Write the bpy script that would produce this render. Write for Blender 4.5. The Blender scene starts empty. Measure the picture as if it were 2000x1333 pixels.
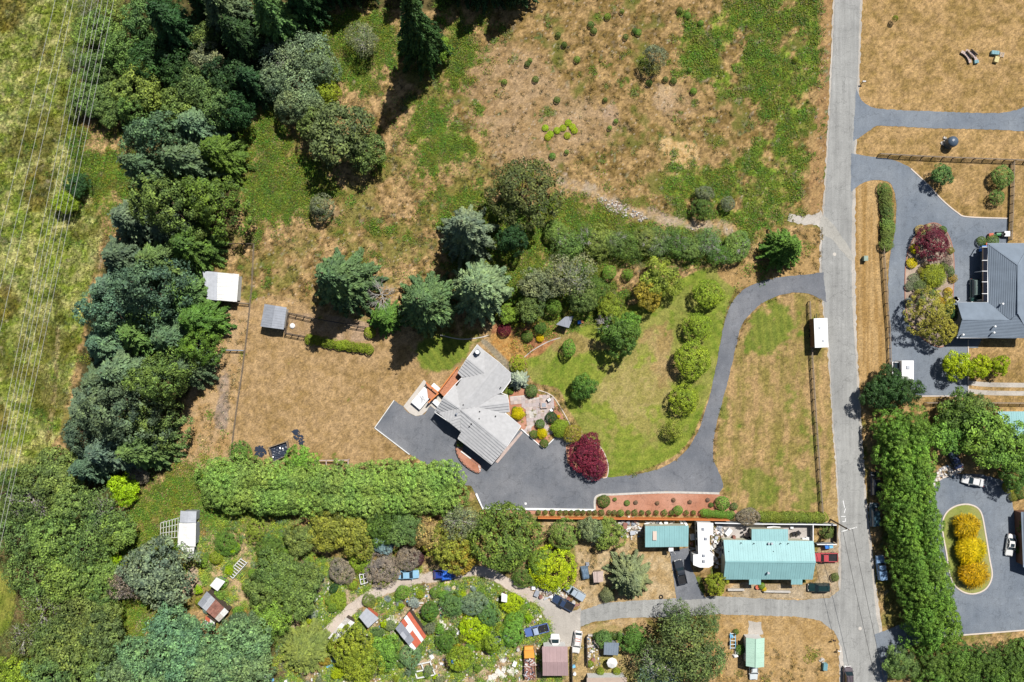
import bpy, bmesh, math, random
import numpy as np
from mathutils import Vector, Matrix
from mathutils.geometry import tessellate_polygon
random.seed(7); RNG = np.random.default_rng(7)
sc = bpy.context.scene
COL = sc.collection
HC = 155.0                      # camera height in metres
# ---------------------------------------------------------------- camera, sky, sun, exposure
cam = bpy.data.cameras.new("camera"); camo = bpy.data.objects.new("camera", cam); COL.objects.link(camo)
camo.location = (0, 0, HC); camo.rotation_euler = (0, 0, 0)
cam.sensor_width = 36; cam.lens = 36 * HC / 200.0; cam.clip_end = 20000; cam.clip_start = 1
sc.camera = camo
SUN_AZ = math.atan2(0.50, 0.86); SUN_EL = math.radians(57)
world = bpy.data.worlds.new("World"); sc.world = world; world.use_nodes = True
wn = world.node_tree; wn.nodes.clear()
sky = wn.nodes.new("ShaderNodeTexSky"); sky.sky_type = 'NISHITA'; sky.sun_disc = False
sky.sun_elevation = SUN_EL; sky.sun_rotation = SUN_AZ
bg = wn.nodes.new("ShaderNodeBackground"); bg.inputs[1].default_value = 0.05
wo = wn.nodes.new("ShaderNodeOutputWorld")
wn.links.new(sky.outputs[0], bg.inputs[0]); wn.links.new(bg.outputs[0], wo.inputs[0])
sl = bpy.data.lights.new("sun", 'SUN'); sl.energy = 5.0; sl.angle = math.radians(0.5); sl.color = (1.0, 0.965, 0.91)
so = bpy.data.objects.new("sun", sl); COL.objects.link(so)
tosun = Vector((math.sin(SUN_AZ) * math.cos(SUN_EL), math.cos(SUN_AZ) * math.cos(SUN_EL), math.sin(SUN_EL)))
so.rotation_euler = (-tosun).to_track_quat('-Z', 'Y').to_euler(); so.location = tosun * 300
sc.view_settings.view_transform = 'Standard'; sc.view_settings.look = 'None'
sc.view_settings.exposure = 0.17; sc.view_settings.gamma = 1.0; sc.view_settings.use_curve_mapping = False
sc.cycles.max_bounces = 5; sc.cycles.diffuse_bounces = 1; sc.cycles.glossy_bounces = 2
sc.cycles.transmission_bounces = 3; sc.cycles.transparent_max_bounces = 6

# ---------------------------------------------------------------- helpers
def W(px, py, z=0.0):
    k = 0.1 * (1 - z / HC)
    return Vector(((px - 1000) * k, (666.5 - py) * k, z))

def setp(o, label=None, cat=None, group=None, kind=None):
    if label: o['label'] = label
    if cat: o['category'] = cat
    if group: o['group'] = group
    if kind: o['kind'] = kind
    return o

def thing(name, label, cat, loc, rotz=0.0, group=None):
    o = bpy.data.objects.new(name, None); COL.objects.link(o)
    o.location = loc; o.rotation_euler = (0, 0, rotz); o.empty_display_size = 0.5
    return setp(o, label, cat, group)

def link(name, me, parent=None, loc=None, rotz=0.0, scale=None, color=None):
    o = bpy.data.objects.new(name, me); COL.objects.link(o)
    if parent is not None: o.parent = parent
    if loc is not None: o.location = loc
    if rotz: o.rotation_euler = (0, 0, rotz)
    if scale is not None: o.scale = scale
    if color is not None: o.color = (*color, 1)
    return o

class MB:
    """collects shapes for one mesh"""
    def __init__(s): s.v = []; s.f = []
    def add(s, vs, fs):
        b = len(s.v); s.v += [tuple(v) for v in vs]; s.f += [tuple(b + i for i in f) for f in fs]; return s
    def box(s, c, size, rz=0.0, taper=1.0):
        cx, cy, cz = c; sx, sy, sz = [q / 2 for q in size]; ca, sa = math.cos(rz), math.sin(rz); vs = []
        for z, t in ((-sz, 1), (sz, taper)):
            for x, y in ((-sx, -sy), (sx, -sy), (sx, sy), (-sx, sy)):
                x *= t; y *= t; vs.append((cx + x * ca - y * sa, cy + x * sa + y * ca, cz + z))
        return s.add(vs, [(3, 2, 1, 0), (4, 5, 6, 7), (0, 1, 5, 4), (1, 2, 6, 5), (2, 3, 7, 6), (3, 0, 4, 7)])
    def bar(s, a, b, w, h):
        a = Vector(a); b = Vector(b); d = (b - a); L = d.length
        if L < 1e-6: return s
        d.normalize(); side = d.cross(Vector((0, 0, 1)))
        if side.length < 1e-3: side = Vector((1, 0, 0))
        side.normalize(); up = side.cross(d); vs = []
        for p in (a, b):
            for i, j in ((-1, -1), (1, -1), (1, 1), (-1, 1)): vs.append(p + side * (i * w / 2) + up * (j * h / 2))
        return s.add(vs, [(3, 2, 1, 0), (4, 5, 6, 7), (0, 1, 5, 4), (1, 2, 6, 5), (2, 3, 7, 6), (3, 0, 4, 7)])
    def tube(s, pts, rads, n=6):
        pts = [Vector(p) for p in pts]; b = len(s.v)
        for i, p in enumerate(pts):
            d = (pts[min(i + 1, len(pts) - 1)] - pts[max(i - 1, 0)])
            d = d.normalized() if d.length > 1e-9 else Vector((0, 0, 1))
            a = d.cross(Vector((0.3, 0.9, 0.1))); a.normalize(); c = d.cross(a)
            for k in range(n):
                t = 2 * math.pi * k / n; s.v.append(tuple(p + (a * math.cos(t) + c * math.sin(t)) * rads[i]))
        for i in range(len(pts) - 1):
            for k in range(n):
                k2 = (k + 1) % n; s.f.append((b + i * n + k, b + i * n + k2, b + (i + 1) * n + k2, b + (i + 1) * n + k))
        s.f.append(tuple(b + k for k in reversed(range(n)))); s.f.append(tuple(b + (len(pts) - 1) * n + k for k in range(n)))
        return s
    def lathe(s, c, prof, n=14):
        c = Vector(c); return s.tube([c + Vector((0, 0, z)) for r, z in prof], [max(r, 1e-3) for r, z in prof], n)
    def dome(s, c, r, rz, n=12, m=5):
        return s.lathe(c, [(r * math.cos(a), rz * math.sin(a)) for a in [math.pi / 2 * i / m for i in range(m + 1)]], n)
    def prism(s, poly, z0, z1):
        n = len(poly); poly = [(p[0], p[1]) for p in poly]
        ar = sum(poly[i][0] * poly[(i + 1) % n][1] - poly[(i + 1) % n][0] * poly[i][1] for i in range(n))
        if ar < 0: poly = poly[::-1]
        vs = [(x, y, z0) for x, y in poly] + [(x, y, z1) for x, y in poly]
        tri = tessellate_polygon([[Vector((x, y, 0)) for x, y in poly]]); fs = []
        for t in tri:
            a, b_, c = [poly[i] for i in t]
            if (b_[0] - a[0]) * (c[1] - a[1]) - (b_[1] - a[1]) * (c[0] - a[0]) < 0: t = t[::-1]
            fs.append(tuple(n + i for i in t)); fs.append(tuple(reversed(t)))
        for i in range(n): j = (i + 1) % n; fs.append((i, j, n + j, n + i))
        return s.add(vs, fs)
    def loft(s, rings, cap=True):
        n = len(rings[0]); b = len(s.v)
        for r in rings: s.v += [tuple(p) for p in r]
        for i in range(len(rings) - 1):
            for k in range(n):
                k2 = (k + 1) % n; s.f.append((b + i * n + k, b + i * n + k2, b + (i + 1) * n + k2, b + (i + 1) * n + k))
        if cap:
            s.f.append(tuple(b + k for k in reversed(range(n)))); s.f.append(tuple(b + (len(rings) - 1) * n + k for k in range(n)))
        return s
    def mesh(s, name, mat, off=None, smooth=False):
        me = bpy.data.meshes.new(name)
        vs = s.v if off is None else [(x - off[0], y - off[1], z - off[2]) for x, y, z in s.v]
        me.from_pydata(vs, [], s.f); me.validate()
        bm = bmesh.new(); bm.from_mesh(me); bmesh.ops.recalc_face_normals(bm, faces=bm.faces); bm.to_mesh(me); bm.free()
        if mat: me.materials.append(mat)
        if smooth: me.polygons.foreach_set('use_smooth', [True] * len(me.polygons))
        return me

def part(name, mb, mat, parent=None, world=True, smooth=False, color=None):
    off = parent.location if (parent is not None and world) else None
    if parent is not None and world and parent.parent is not None: off = parent.parent.location   # sub-part of a part placed at its thing's origin
    return link(name, mb.mesh(name, mat, off, smooth), parent, color=color)

def solo(name, mb, mat, label, cat, group=None, smooth=False, color=None):
    """a thing that is one mesh: origin at its base"""
    xs = [v[0] for v in mb.v]; ys = [v[1] for v in mb.v]; zs = [v[2] for v in mb.v]
    off = Vector(((min(xs) + max(xs)) / 2, (min(ys) + max(ys)) / 2, min(zs)))
    o = link(name, mb.mesh(name, mat, off, smooth), None, off, color=color)
    return setp(o, label, cat, group)

def struct(name, mb, mat):
    o = link(name, mb.mesh(name, mat)); o['kind'] = 'structure'; return o

def smooth_pts(pts, closed=True, n=5):
    out = []; N = len(pts)
    rng = range(N) if closed else range(N - 1)
    for i in rng:
        g = (lambda k: pts[k % N]) if closed else (lambda k: pts[min(max(k, 0), N - 1)])
        p0, p1, p2, p3 = [np.array(g(i + k), float) for k in (-1, 0, 1, 2)]
        for t in np.linspace(0, 1, n, endpoint=False):
            out.append(tuple(0.5 * ((2 * p1) + (-p0 + p2) * t + (2 * p0 - 5 * p1 + 4 * p2 - p3) * t * t + (-p0 + 3 * p1 - 3 * p2 + p3) * t ** 3)))
    if not closed: out.append(tuple(map(float, pts[-1])))
    return out

def ribbon(pts, w0):
    """polygon of constant or varying width round a line of pixel points"""
    P = [np.array(p[:2], float) for p in pts]; L = []; R = []
    for i, p in enumerate(P):
        d = P[min(i + 1, len(P) - 1)] - P[max(i - 1, 0)]; d /= (np.linalg.norm(d) + 1e-9); nrm = np.array((-d[1], d[0]))
        w = (w0 if np.isscalar(w0) else w0[i]) / 2
        L.append(tuple(p + nrm * w)); R.append(tuple(p - nrm * w))
    return L + R[::-1]

# ---------------------------------------------------------------- materials
def mat_new(name):
    m = bpy.data.materials.new(name); m.use_nodes = True; nt = m.node_tree; nt.nodes.clear()
    out = nt.nodes.new("ShaderNodeOutputMaterial"); b = nt.nodes.new("ShaderNodeBsdfPrincipled")
    nt.links.new(b.outputs[0], out.inputs[0]); return m, nt, b, out

def mixc(nt, mode, fac, a, b):
    n = nt.nodes.new("ShaderNodeMix"); n.data_type = 'RGBA'; n.blend_type = mode
    for sock, v in ((n.inputs[0], fac), (n.inputs[6], a), (n.inputs[7], b)):
        if hasattr(v, 'default_value') or hasattr(v, 'links'): nt.links.new(v, sock)
        elif isinstance(v, (int, float)): sock.default_value = v
        else: sock.default_value = (*v, 1) if len(v) == 3 else v
    return n.outputs[2]

def noise(nt, scale, detail=3, rough=0.6, coord='Object', vec=None):
    t = nt.nodes.new("ShaderNodeTexNoise"); t.inputs['Scale'].default_value = scale
    t.inputs['Detail'].default_value = detail; t.inputs['Roughness'].default_value = rough
    if vec is None:
        tc = nt.nodes.new("ShaderNodeTexCoord"); vec = tc.outputs[coord]
    nt.links.new(vec, t.inputs['Vector']); return t.outputs[0]

def ramp(nt, fac, stops):
    r = nt.nodes.new("ShaderNodeValToRGB"); nt.links.new(fac, r.inputs[0]); e = r.color_ramp.elements
    while len(e) > 1: e.remove(e[-1])
    for i, (p, c) in enumerate(stops):
        q = e[0] if i == 0 else e.new(p)
        q.position = p; q.color = (*c, 1) if not isinstance(c, (int, float)) else (c, c, c, 1)
    return r.outputs[0]

def geo_pos(nt):
    return nt.nodes.new("ShaderNodeNewGeometry").outputs['Position']

def mat_plain(name, col, rough=0.7, var=0.25, scale=2.0, metal=0.0, bump=0.0, dirt=None, spec=0.3):
    m, nt, b, out = mat_new(name); pos = geo_pos(nt)
    n = noise(nt, scale, 4, 0.65, vec=pos)
    c = mixc(nt, 'MULTIPLY', 1.0, col, ramp(nt, n, [(0.25, 1 - var), (0.75, 1 + var)]))
    if dirt:
        n2 = noise(nt, 0.9, 5, 0.7, vec=pos)
        c = mixc(nt, 'MIX', ramp(nt, n2, [(0.52, 0.0), (0.75, 0.7)]), c, dirt)
    nt.links.new(c, b.inputs['Base Color']); b.inputs['Roughness'].default_value = rough
    b.inputs['Metallic'].default_value = metal; b.inputs['Specular IOR Level'].default_value = spec
    if bump:
        bp = nt.nodes.new("ShaderNodeBump"); bp.inputs['Strength'].default_value = bump; bp.inputs['Distance'].default_value = 0.05
        nt.links.new(noise(nt, scale * 6, 4, vec=pos), bp.inputs['Height']); nt.links.new(bp.outputs[0], b.inputs['Normal'])
    return m

def mat_objcol(name, rough=0.35, coat=0.3, var=0.12):
    """painted thing whose own colour is the object's colour"""
    m, nt, b, out = mat_new(name); oi = nt.nodes.new("ShaderNodeObjectInfo"); pos = geo_pos(nt)
    c = mixc(nt, 'MULTIPLY', 1.0, oi.outputs['Color'], ramp(nt, noise(nt, 1.7, 5, 0.7, vec=pos), [(0.3, 1 - var), (0.7, 1 + var)]))
    nt.links.new(c, b.inputs['Base Color']); b.inputs['Roughness'].default_value = rough; b.inputs['Coat Weight'].default_value = coat
    return m

def mat_leaf(name, instancer=False, trans=0.07):
    m, nt, b, out = mat_new(name)
    if instancer:
        a = nt.nodes.new("ShaderNodeAttribute"); a.attribute_type = 'INSTANCER'; a.attribute_name = 'tcol'; base = a.outputs['Color']
    else:
        base = nt.nodes.new("ShaderNodeObjectInfo").outputs['Color']
    t = nt.nodes.new("ShaderNodeAttribute"); t.attribute_name = 'tint'
    c = mixc(nt, 'MULTIPLY', 1.0, base, ramp(nt, t.outputs['Fac'], [(0.0, (0.26, 0.34, 0.40)), (0.5, (0.95, 1.0, 1.0)), (1.0, (2.0, 2.1, 1.7))]))
    n = noise(nt, 0.22, 3, 0.6, vec=geo_pos(nt))
    c = mixc(nt, 'MULTIPLY', 1.0, c, ramp(nt, n, [(0.3, (0.82, 0.92, 0.98)), (0.7, (1.14, 1.08, 0.9))]))
    nt.links.new(c, b.inputs['Base Color']); b.inputs['Roughness'].default_value = 0.62; b.inputs['Specular IOR Level'].default_value = 0.25
    tr = nt.nodes.new("ShaderNodeBsdfTranslucent"); nt.links.new(c, tr.inputs[0])
    mx = nt.nodes.new("ShaderNodeMixShader"); mx.inputs[0].default_value = trans
    nt.links.new(b.outputs[0], mx.inputs[1]); nt.links.new(tr.outputs[0], mx.inputs[2]); nt.links.new(mx.outputs[0], out.inputs[0])
    return m

def mat_glass(name, col=(0.02, 0.035, 0.045), rough=0.06):
    m, nt, b, out = mat_new(name); b.inputs['Base Color'].default_value = (*col, 1); b.inputs['Roughness'].default_value = rough
    b.inputs['Specular IOR Level'].default_value = 0.9; return m

M = {}
M['leaf'] = mat_leaf('leaf'); M['leaf_i'] = mat_leaf('leaf_ground', True)
M['bark'] = mat_plain('bark', (0.13, 0.09, 0.06), 0.9, 0.4, 8, bump=0.5)
M['palebark'] = mat_plain('pale_bark', (0.48, 0.45, 0.42), 0.9, 0.25, 5)
M['paint'] = mat_objcol('car_paint', 0.3, 0.6, 0.05); M['matte'] = mat_objcol('painted_surface', 0.7, 0.0, 0.15)
M['rusty'] = mat_plain('rusty_paint', (0.36, 0.10, 0.08), 0.6, 0.35, 3, dirt=(0.42, 0.27, 0.2))
M['glass'] = mat_glass('glass'); M['tyre'] = mat_plain('tyre', (0.02, 0.02, 0.02), 0.85)
M['chrome'] = mat_plain('bright_metal', (0.6, 0.6, 0.6), 0.3, 0.05, metal=0.8)
M['lamp'] = mat_plain('lamp_lens', (0.75, 0.75, 0.72), 0.2, 0.05); M['redlamp'] = mat_plain('red_lens', (0.35, 0.02, 0.02), 0.25)
M['white'] = mat_plain('white_paint', (0.8, 0.8, 0.8), 0.55, 0.06, 0.7)
M['whitedirty'] = mat_plain('weathered_white', (0.72, 0.72, 0.70), 0.6, 0.12, 0.8, dirt=(0.5, 0.48, 0.43))
M['concrete'] = mat_plain('concrete', (0.52, 0.48, 0.43), 0.85, 0.12, 1.2)
M['kerb'] = mat_plain('kerb_concrete', (0.6, 0.52, 0.45), 0.85, 0.12, 1.2)
M['galv'] = mat_plain('galvanised_sheet', (0.46, 0.48, 0.52), 0.5, 0.14, 1.0, metal=0.1)
M['galvdark'] = mat_plain('dull_sheet', (0.30, 0.32, 0.36), 0.55, 0.14, 1.0, metal=0.1)
M['green_metal'] = mat_plain('green_metal_sheet', (0.235, 0.43, 0.44), 0.5, 0.08, 0.5)
M['pale_green_metal'] = mat_plain('pale_green_sheet', (0.40, 0.58, 0.47), 0.5, 0.08, 0.5)
M['pink_metal'] = mat_plain('brown_pink_sheet', (0.36, 0.25, 0.25), 0.55, 0.1, 0.6)
M['rust'] = mat_plain('rusted_sheet', (0.28, 0.13, 0.10), 0.8, 0.35, 1.5, dirt=(0.38, 0.25, 0.2))
M['redsheet'] = mat_plain('red_sheet', (0.55, 0.14, 0.08), 0.6, 0.2, 1.2)
M['shingle'] = mat_plain('grey_shingle', (0.43, 0.43, 0.435), 0.9, 0.13, 1.3)
M['shingle_tan'] = mat_plain('tan_shingle', (0.42, 0.33, 0.27), 0.9, 0.12, 1.0)
M['blueshingle'] = mat_plain('slate_grey_shingle', (0.185, 0.225, 0.275), 0.9, 0.14, 0.5)
M['wall_cream'] = mat_plain('cream_siding', (0.5, 0.5, 0.38), 0.8, 0.08)
M['wall_white'] = mat_plain('white_siding', (0.62, 0.62, 0.6), 0.8, 0.08)
M['wall_brown'] = mat_plain('brown_siding', (0.16, 0.085, 0.06), 0.8, 0.12)
M['wall_grey'] = mat_plain('grey_siding', (0.26, 0.28, 0.29), 0.8, 0.1)
M['wood'] = mat_plain('weathered_wood', (0.24, 0.19, 0.14), 0.9, 0.3, 3)
M['darkwood'] = mat_plain('dark_timber', (0.085, 0.065, 0.05), 0.9, 0.3, 3)
M['deck'] = mat_plain('orange_deck', (0.52, 0.22, 0.12), 0.7, 0.2, 2.5)
M['cedar'] = mat_plain('orange_rail', (0.6, 0.2, 0.06), 0.7, 0.15, 2)
M['black'] = mat_plain('black_plastic', (0.02, 0.02, 0.022), 0.5, 0.3, 2)
M['bluetarp'] = mat_plain('blue_tarp', (0.03, 0.14, 0.6), 0.45, 0.2, 1.5, bump=0.6)
M['brick'] = mat_plain('red_brick', (0.36, 0.17, 0.12), 0.9, 0.2, 3)
M['paver'] = mat_plain('pinkish_paver', (0.47, 0.37, 0.33), 0.9, 0.16, 1.6)
M['stone'] = mat_plain('pale_stone', (0.5, 0.47, 0.43), 0.9, 0.25, 2)
M['rosepath'] = mat_plain('rock', (0.4, 0.34, 0.3), 0.9, 0.3, 3)

def mat_asphalt(name, c1, c2, tracks=0.0):
    m, nt, b, out = mat_new(name); pos = geo_pos(nt)
    big = noise(nt, 0.12, 5, 0.62, vec=pos); fine = noise(nt, 6.0, 3, 0.7, vec=pos)
    mp = nt.nodes.new("ShaderNodeMapping"); nt.links.new(pos, mp.inputs[0]); mp.inputs['Scale'].default_value = (1.0, 0.05, 1.0)
    streak = noise(nt, 1.3, 3, 0.6, vec=mp.outputs[0])
    c = mixc(nt, 'MIX', ramp(nt, big, [(0.35, 0.0), (0.68, 1.0)]), c1, c2)
    c = mixc(nt, 'MULTIPLY', 1.0, c, ramp(nt, fine, [(0.25, 0.78), (0.75, 1.22)]))
    c = mixc(nt, 'MULTIPLY', 1.0, c, ramp(nt, noise(nt, 0.55, 6, 0.7, vec=pos), [(0.28, 0.66), (0.42, 0.96), (0.6, 1.02), (0.72, 1.28)]))
    vo = nt.nodes.new("ShaderNodeTexVoronoi"); vo.feature = 'DISTANCE_TO_EDGE'; vo.inputs['Scale'].default_value = 0.16
    wv = nt.nodes.new("ShaderNodeVectorMath"); wv.operation = 'ADD'; nz = nt.nodes.new("ShaderNodeTexNoise"); nz.inputs['Scale'].default_value = 0.7; nz.inputs['Detail'].default_value = 5
    nt.links.new(pos, nz.inputs['Vector']); ws = nt.nodes.new("ShaderNodeVectorMath"); ws.operation = 'SCALE'; ws.inputs['Scale'].default_value = 3.0; nt.links.new(nz.outputs['Color'], ws.inputs[0])
    nt.links.new(pos, wv.inputs[0]); nt.links.new(ws.outputs[0], wv.inputs[1]); nt.links.new(wv.outputs[0], vo.inputs['Vector'])
    c = mixc(nt, 'MULTIPLY', 1.0, c, ramp(nt, vo.outputs['Distance'], [(0.0, 0.72), (0.012, 1.0)]))
    c = mixc(nt, 'MULTIPLY', tracks, c, ramp(nt, streak, [(0.3, 0.86), (0.7, 1.12)]))
    nt.links.new(c, b.inputs['Base Color']); b.inputs['Roughness'].default_value = 0.9; b.inputs['Specular IOR Level'].default_value = 0.2
    return m
M['road'] = mat_asphalt('old_pale_asphalt', (0.27, 0.27, 0.26), (0.335, 0.335, 0.32), 1.0)
M['drive'] = mat_asphalt('dark_asphalt', (0.13, 0.14, 0.16), (0.205, 0.21, 0.225), 0.4)
M['drive2'] = mat_asphalt('blue_grey_asphalt', (0.15, 0.175, 0.21), (0.21, 0.235, 0.265), 0.4)
M['gravel'] = mat_asphalt('gravel', (0.36, 0.33, 0.29), (0.5, 0.46, 0.41), 0.2)
M['mulch'] = mat_asphalt('red_bark_mulch', (0.36, 0.15, 0.085), (0.50, 0.26, 0.18), 0.0)
M['court'] = mat_asphalt('patio_concrete', (0.36, 0.32, 0.29), (0.5, 0.46, 0.43), 0.0)
# ---------------------------------------------------------------- ground: one sheet, cover colour per vertex
_tab = np.random.default_rng(3).random((512, 512))
def vnoise(X, Y, s, seed=0):
    x = X / s + seed * 17.3; y = Y / s + seed * 9.1; xi = np.floor(x).astype(int); yi = np.floor(y).astype(int)
    fx = x - xi; fy = y - yi; fx = fx * fx * (3 - 2 * fx); fy = fy * fy * (3 - 2 * fy)
    g = lambda a, b: _tab[a % 512, b % 512]
    return (g(xi, yi) * (1 - fx) + g(xi + 1, yi) * fx) * (1 - fy) + (g(xi, yi + 1) * (1 - fx) + g(xi + 1, yi + 1) * fx) * fy
def fbm(X, Y, s, seed=0, o=4):
    r = 0; a = 1; t = 0
    for i in range(o): r = r + a * vnoise(X, Y, s / 2 ** i, seed + i); t += a; a *= 0.6
    return r / t
GX0, GX1, GY0, GY1, GS = -116.0, 116.0, -80.0, 80.0, 0.27
gx = np.arange(GX0, GX1 + 0.01, GS); gy = np.arange(GY0, GY1 + 0.01, GS)
NX, NY = len(gx), len(gy); X, Y = np.meshgrid(gx, gy)           # shape NY,NX
PX = X * 10 + 1000; PY = 666.5 - Y * 10
def inpoly(poly, A=None, B=None):
    A = PX if A is None else A; B = PY if B is None else B
    r = np.zeros(A.shape, bool); n = len(poly)
    xs = [p[0] for p in poly]; ys = [p[1] for p in poly]
    bb = (A >= min(xs)) & (A <= max(xs)) & (B >= min(ys)) & (B <= max(ys)); a = A[bb]; b = B[bb]; q = np.zeros(a.shape, bool)
    for i in range(n):
        x1, y1 = poly[i]; x2, y2 = poly[(i + 1) % n]
        if y1 == y2: continue
        c = ((y1 > b) != (y2 > b)) & (a < (x2 - x1) * (b - y1) / (y2 - y1) + x1); q ^= c
    r[bb] = q; return r
def blur(m, r):
    m = m.astype(float)
    for ax in (0, 1):
        for _ in range(2):
            k = 2 * r + 1; pad = [(0, 0), (0, 0)]; pad[ax] = (r + 1, r); c = np.cumsum(np.pad(m, pad, mode='edge'), axis=ax)
            m = (np.take(c, range(k, c.shape[ax]), axis=ax) - np.take(c, range(0, c.shape[ax] - k), axis=ax)) / k
    return m
n_big = fbm(X, Y, 14, 1); n_mid = fbm(X, Y, 4, 5); n_sm = fbm(X, Y, 1.3, 9, 3); n_px = vnoise(X, Y, 0.45, 13); n_px2 = RNG.random(X.shape)
def mask(poly, soft=4, ragged=0.6, smooth=True):
    m = inpoly(smooth_pts(poly) if smooth else poly)
    if soft: m = blur(m, soft)
    return np.clip((m + (n_mid * 0.5 + n_sm * 0.5 - 0.5) * ragged * 1.6 - 0.5) * 5 + 0.5, 0, 1)
def lerp(a, b, t): return a * (1 - t[..., None]) + b * t[..., None]
def C(*c): return np.array(c, float)
def mixn(a, b, n, lo=0.35, hi=0.65):
    t = np.clip((n - lo) / (hi - lo), 0, 1); return lerp(np.broadcast_to(a, X.shape + (3,)), np.broadcast_to(b, X.shape + (3,)), t)
def grain(c, amt): return c * (1 + (n_px - 0.5)[..., None] * amt + (n_px2 - 0.5)[..., None] * amt * 0.8)
DRY1, DRY2, DRY3 = C(.42, .295, .17), C(.30, .205, .10), C(.25, .165, .07)
PALE = C(.54, .41, .26); GRN1, GRN2, GRN3 = C(.165, .215, .045), C(.095, .145, .03), C(.22, .25, .06)
# classes
dry_lawn = grain(mixn(DRY1, DRY2, n_mid * 0.3 + n_big * 0.25 + n_sm * .45, .38, .64), 0.5)
wild = mixn(C(.43, .30, .165), C(.22, .15, .065), n_sm * 0.6 + n_mid * 0.4, 0.40, 0.60)
wild = lerp(wild, mixn(C(.22, .20, .06), C(.12, .13, .035), n_px), np.clip((fbm(X, Y, 7, 21) * .6 + fbm(X, Y, 2, 22) * .4 - 0.49) * 7, 0, 0.8)); wild = grain(wild, 0.8)
dirt = grain(mixn(C(.42, .31, .22), C(.32, .22, .12), n_mid * 0.6 + n_sm * 0.4), 0.35)
scrub = grain(mixn(C(.36, .25, .13), C(.18, .125, .05), n_sm, 0.38, 0.62), 0.75)
scrub = lerp(scrub, np.broadcast_to(C(.12, .14, .035), X.shape + (3,)), np.clip((fbm(X, Y, 4, 33) - 0.55) * 6, 0, 0.75))
bramb = grain(mixn(C(.19, .26, .05), C(.08, .12, .025), n_sm * .7 + n_mid * .3, 0.35, 0.6), 0.6)
weeds = grain(lerp(bramb, scrub, np.clip((fbm(X, Y, 3, 41) - 0.53) * 7, 0, 1)), 0.3)
XS = X * 0.93 + Y * 0.36; YS = -X * 0.36 + Y * 0.93
strk = fbm(XS, YS * 3.0, 3.5, 51); strk2 = fbm(XS * 2.0, YS * 0.8, 2.5, 57)
field = grain(mixn(C(.44, .41, .20), C(.20, .235, .055), strk * .4 + strk2 * .3 + n_sm * .3, 0.40, 0.58), 0.6)
field = lerp(field, grain(mixn(C(.28, .33, .07), C(.18, .24, .045), n_sm), .6), np.clip((fbm(X, Y, 9, 65) * .6 + n_sm * .4 - 0.48) * 5, 0, .75))
field = lerp(field, np.broadcast_to(C(.13, .12, .03), X.shape + (3,)), np.clip((fbm(X, Y, 11, 61) - 0.56) * 7, 0, 0.75))
ridge_n = np.sin((X * 0.55 + Y * 0.83) * 5.2) * 0.5 + 0.5
def lawn_c(ang):
    s = np.sin((X * math.cos(ang) + Y * math.sin(ang)) * 4.2) * 0.5 + 0.5
    g = mixn(C(.20, .235, .055), C(.135, .18, .04), n_sm * 0.6 + s * 0.4, 0.3, 0.7)
    return grain(g, 0.3)
garden = grain(lerp(mixn(C(.5, .40, .28), C(.36, .25, .14), n_sm), mixn(C(.20, .24, .06), C(.10, .14, .035), n_px), np.clip((fbm(X, Y, 2.6, 71) - 0.44) * 8, 0, 1)), 0.6)
mulch_c = grain(mixn(C(.46, .22, .13), C(.34, .15, .09), n_sm), 0.45)
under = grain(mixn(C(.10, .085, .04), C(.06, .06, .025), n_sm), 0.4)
col = wild.copy()
def paint(c, m, k=1.0):
    global col
    col = lerp(col, c, np.clip(m * k, 0, 1))
FIELD = [(-200, -200), (170, -200), (165, 60), (150, 180), (160, 300), (200, 450), (175, 560), (150, 700), (130, 800), (100, 880), (40, 960), (-200, 1000)]
paint(field, mask(FIELD, 6, .5))
fd_ = grain(mixn(C(.20, .15, .04), C(.09, .085, .025), n_sm), .7)
for g in ([(-60, -60), (45, -60), (48, 20), (30, 60), (-60, 80)], [(75, 80), (100, 90), (92, 140), (78, 150), (70, 110)], [(50, 330), (100, 320), (100, 400), (55, 420)], [(-60, 560), (25, 560), (40, 600), (10, 630), (-60, 630)], [(-60, 780), (15, 790), (10, 850), (-60, 850)], [(112, 560), (130, 560), (125, 640), (110, 640)]): paint(fd_, mask(g, 5, 1.2), .75)
paint(grain(mixn(C(.34, .28, .15), C(.20, .17, .06), n_sm), .6), mask([(110, 640), (118, 640), (108, 800), (98, 860), (90, 855), (104, 760)], 1, .6))
paint(field, mask([(-200, 1040), (15, 1100), (30, 1180), (10, 1260), (40, 1400), (-200, 1400)], 5, .5))
UPPER = [(880, -200), (1630, -200), (1612, 415), (1560, 430), (1500, 420), (1440, 440), (1100, 400), (1000, 330), (900, 250), (870, 150), (900, 60)]
paint(scrub, mask(UPPER, 6, .7))
paint(grain(mixn(C(.40, .29, .185), C(.29, .195, .10), n_mid * .5 + n_sm * .5), .5), mask([(905, 130), (960, 90), (1060, 100), (1110, 180), (1200, 200), (1220, 260), (1120, 300), (1100, 350), (990, 310), (930, 260)], 10, 1.0), .9)
paint(mixn(C(.58, .44, .28), C(.48, .34, .2), n_px), mask([(1275, 190), (1300, 160), (1325, 175), (1310, 215), (1285, 210)], 3, 1.0), .85)
paint(mixn(C(.60, .44, .25), C(.5, .34, .17), n_px), mask([(1292, 275), (1310, 268), (1365, 290), (1355, 325), (1325, 335), (1312, 310), (1295, 295)], 3, 1.0), .95)
paint(dirt, mask([(1175, 215), (1195, 200), (1210, 225), (1195, 245), (1180, 235)], 2, .5))
paint(dirt, mask([(1270, 170), (1330, 165), (1365, 230), (1310, 235), (1275, 210)], 8, 1.2), .6)
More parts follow.
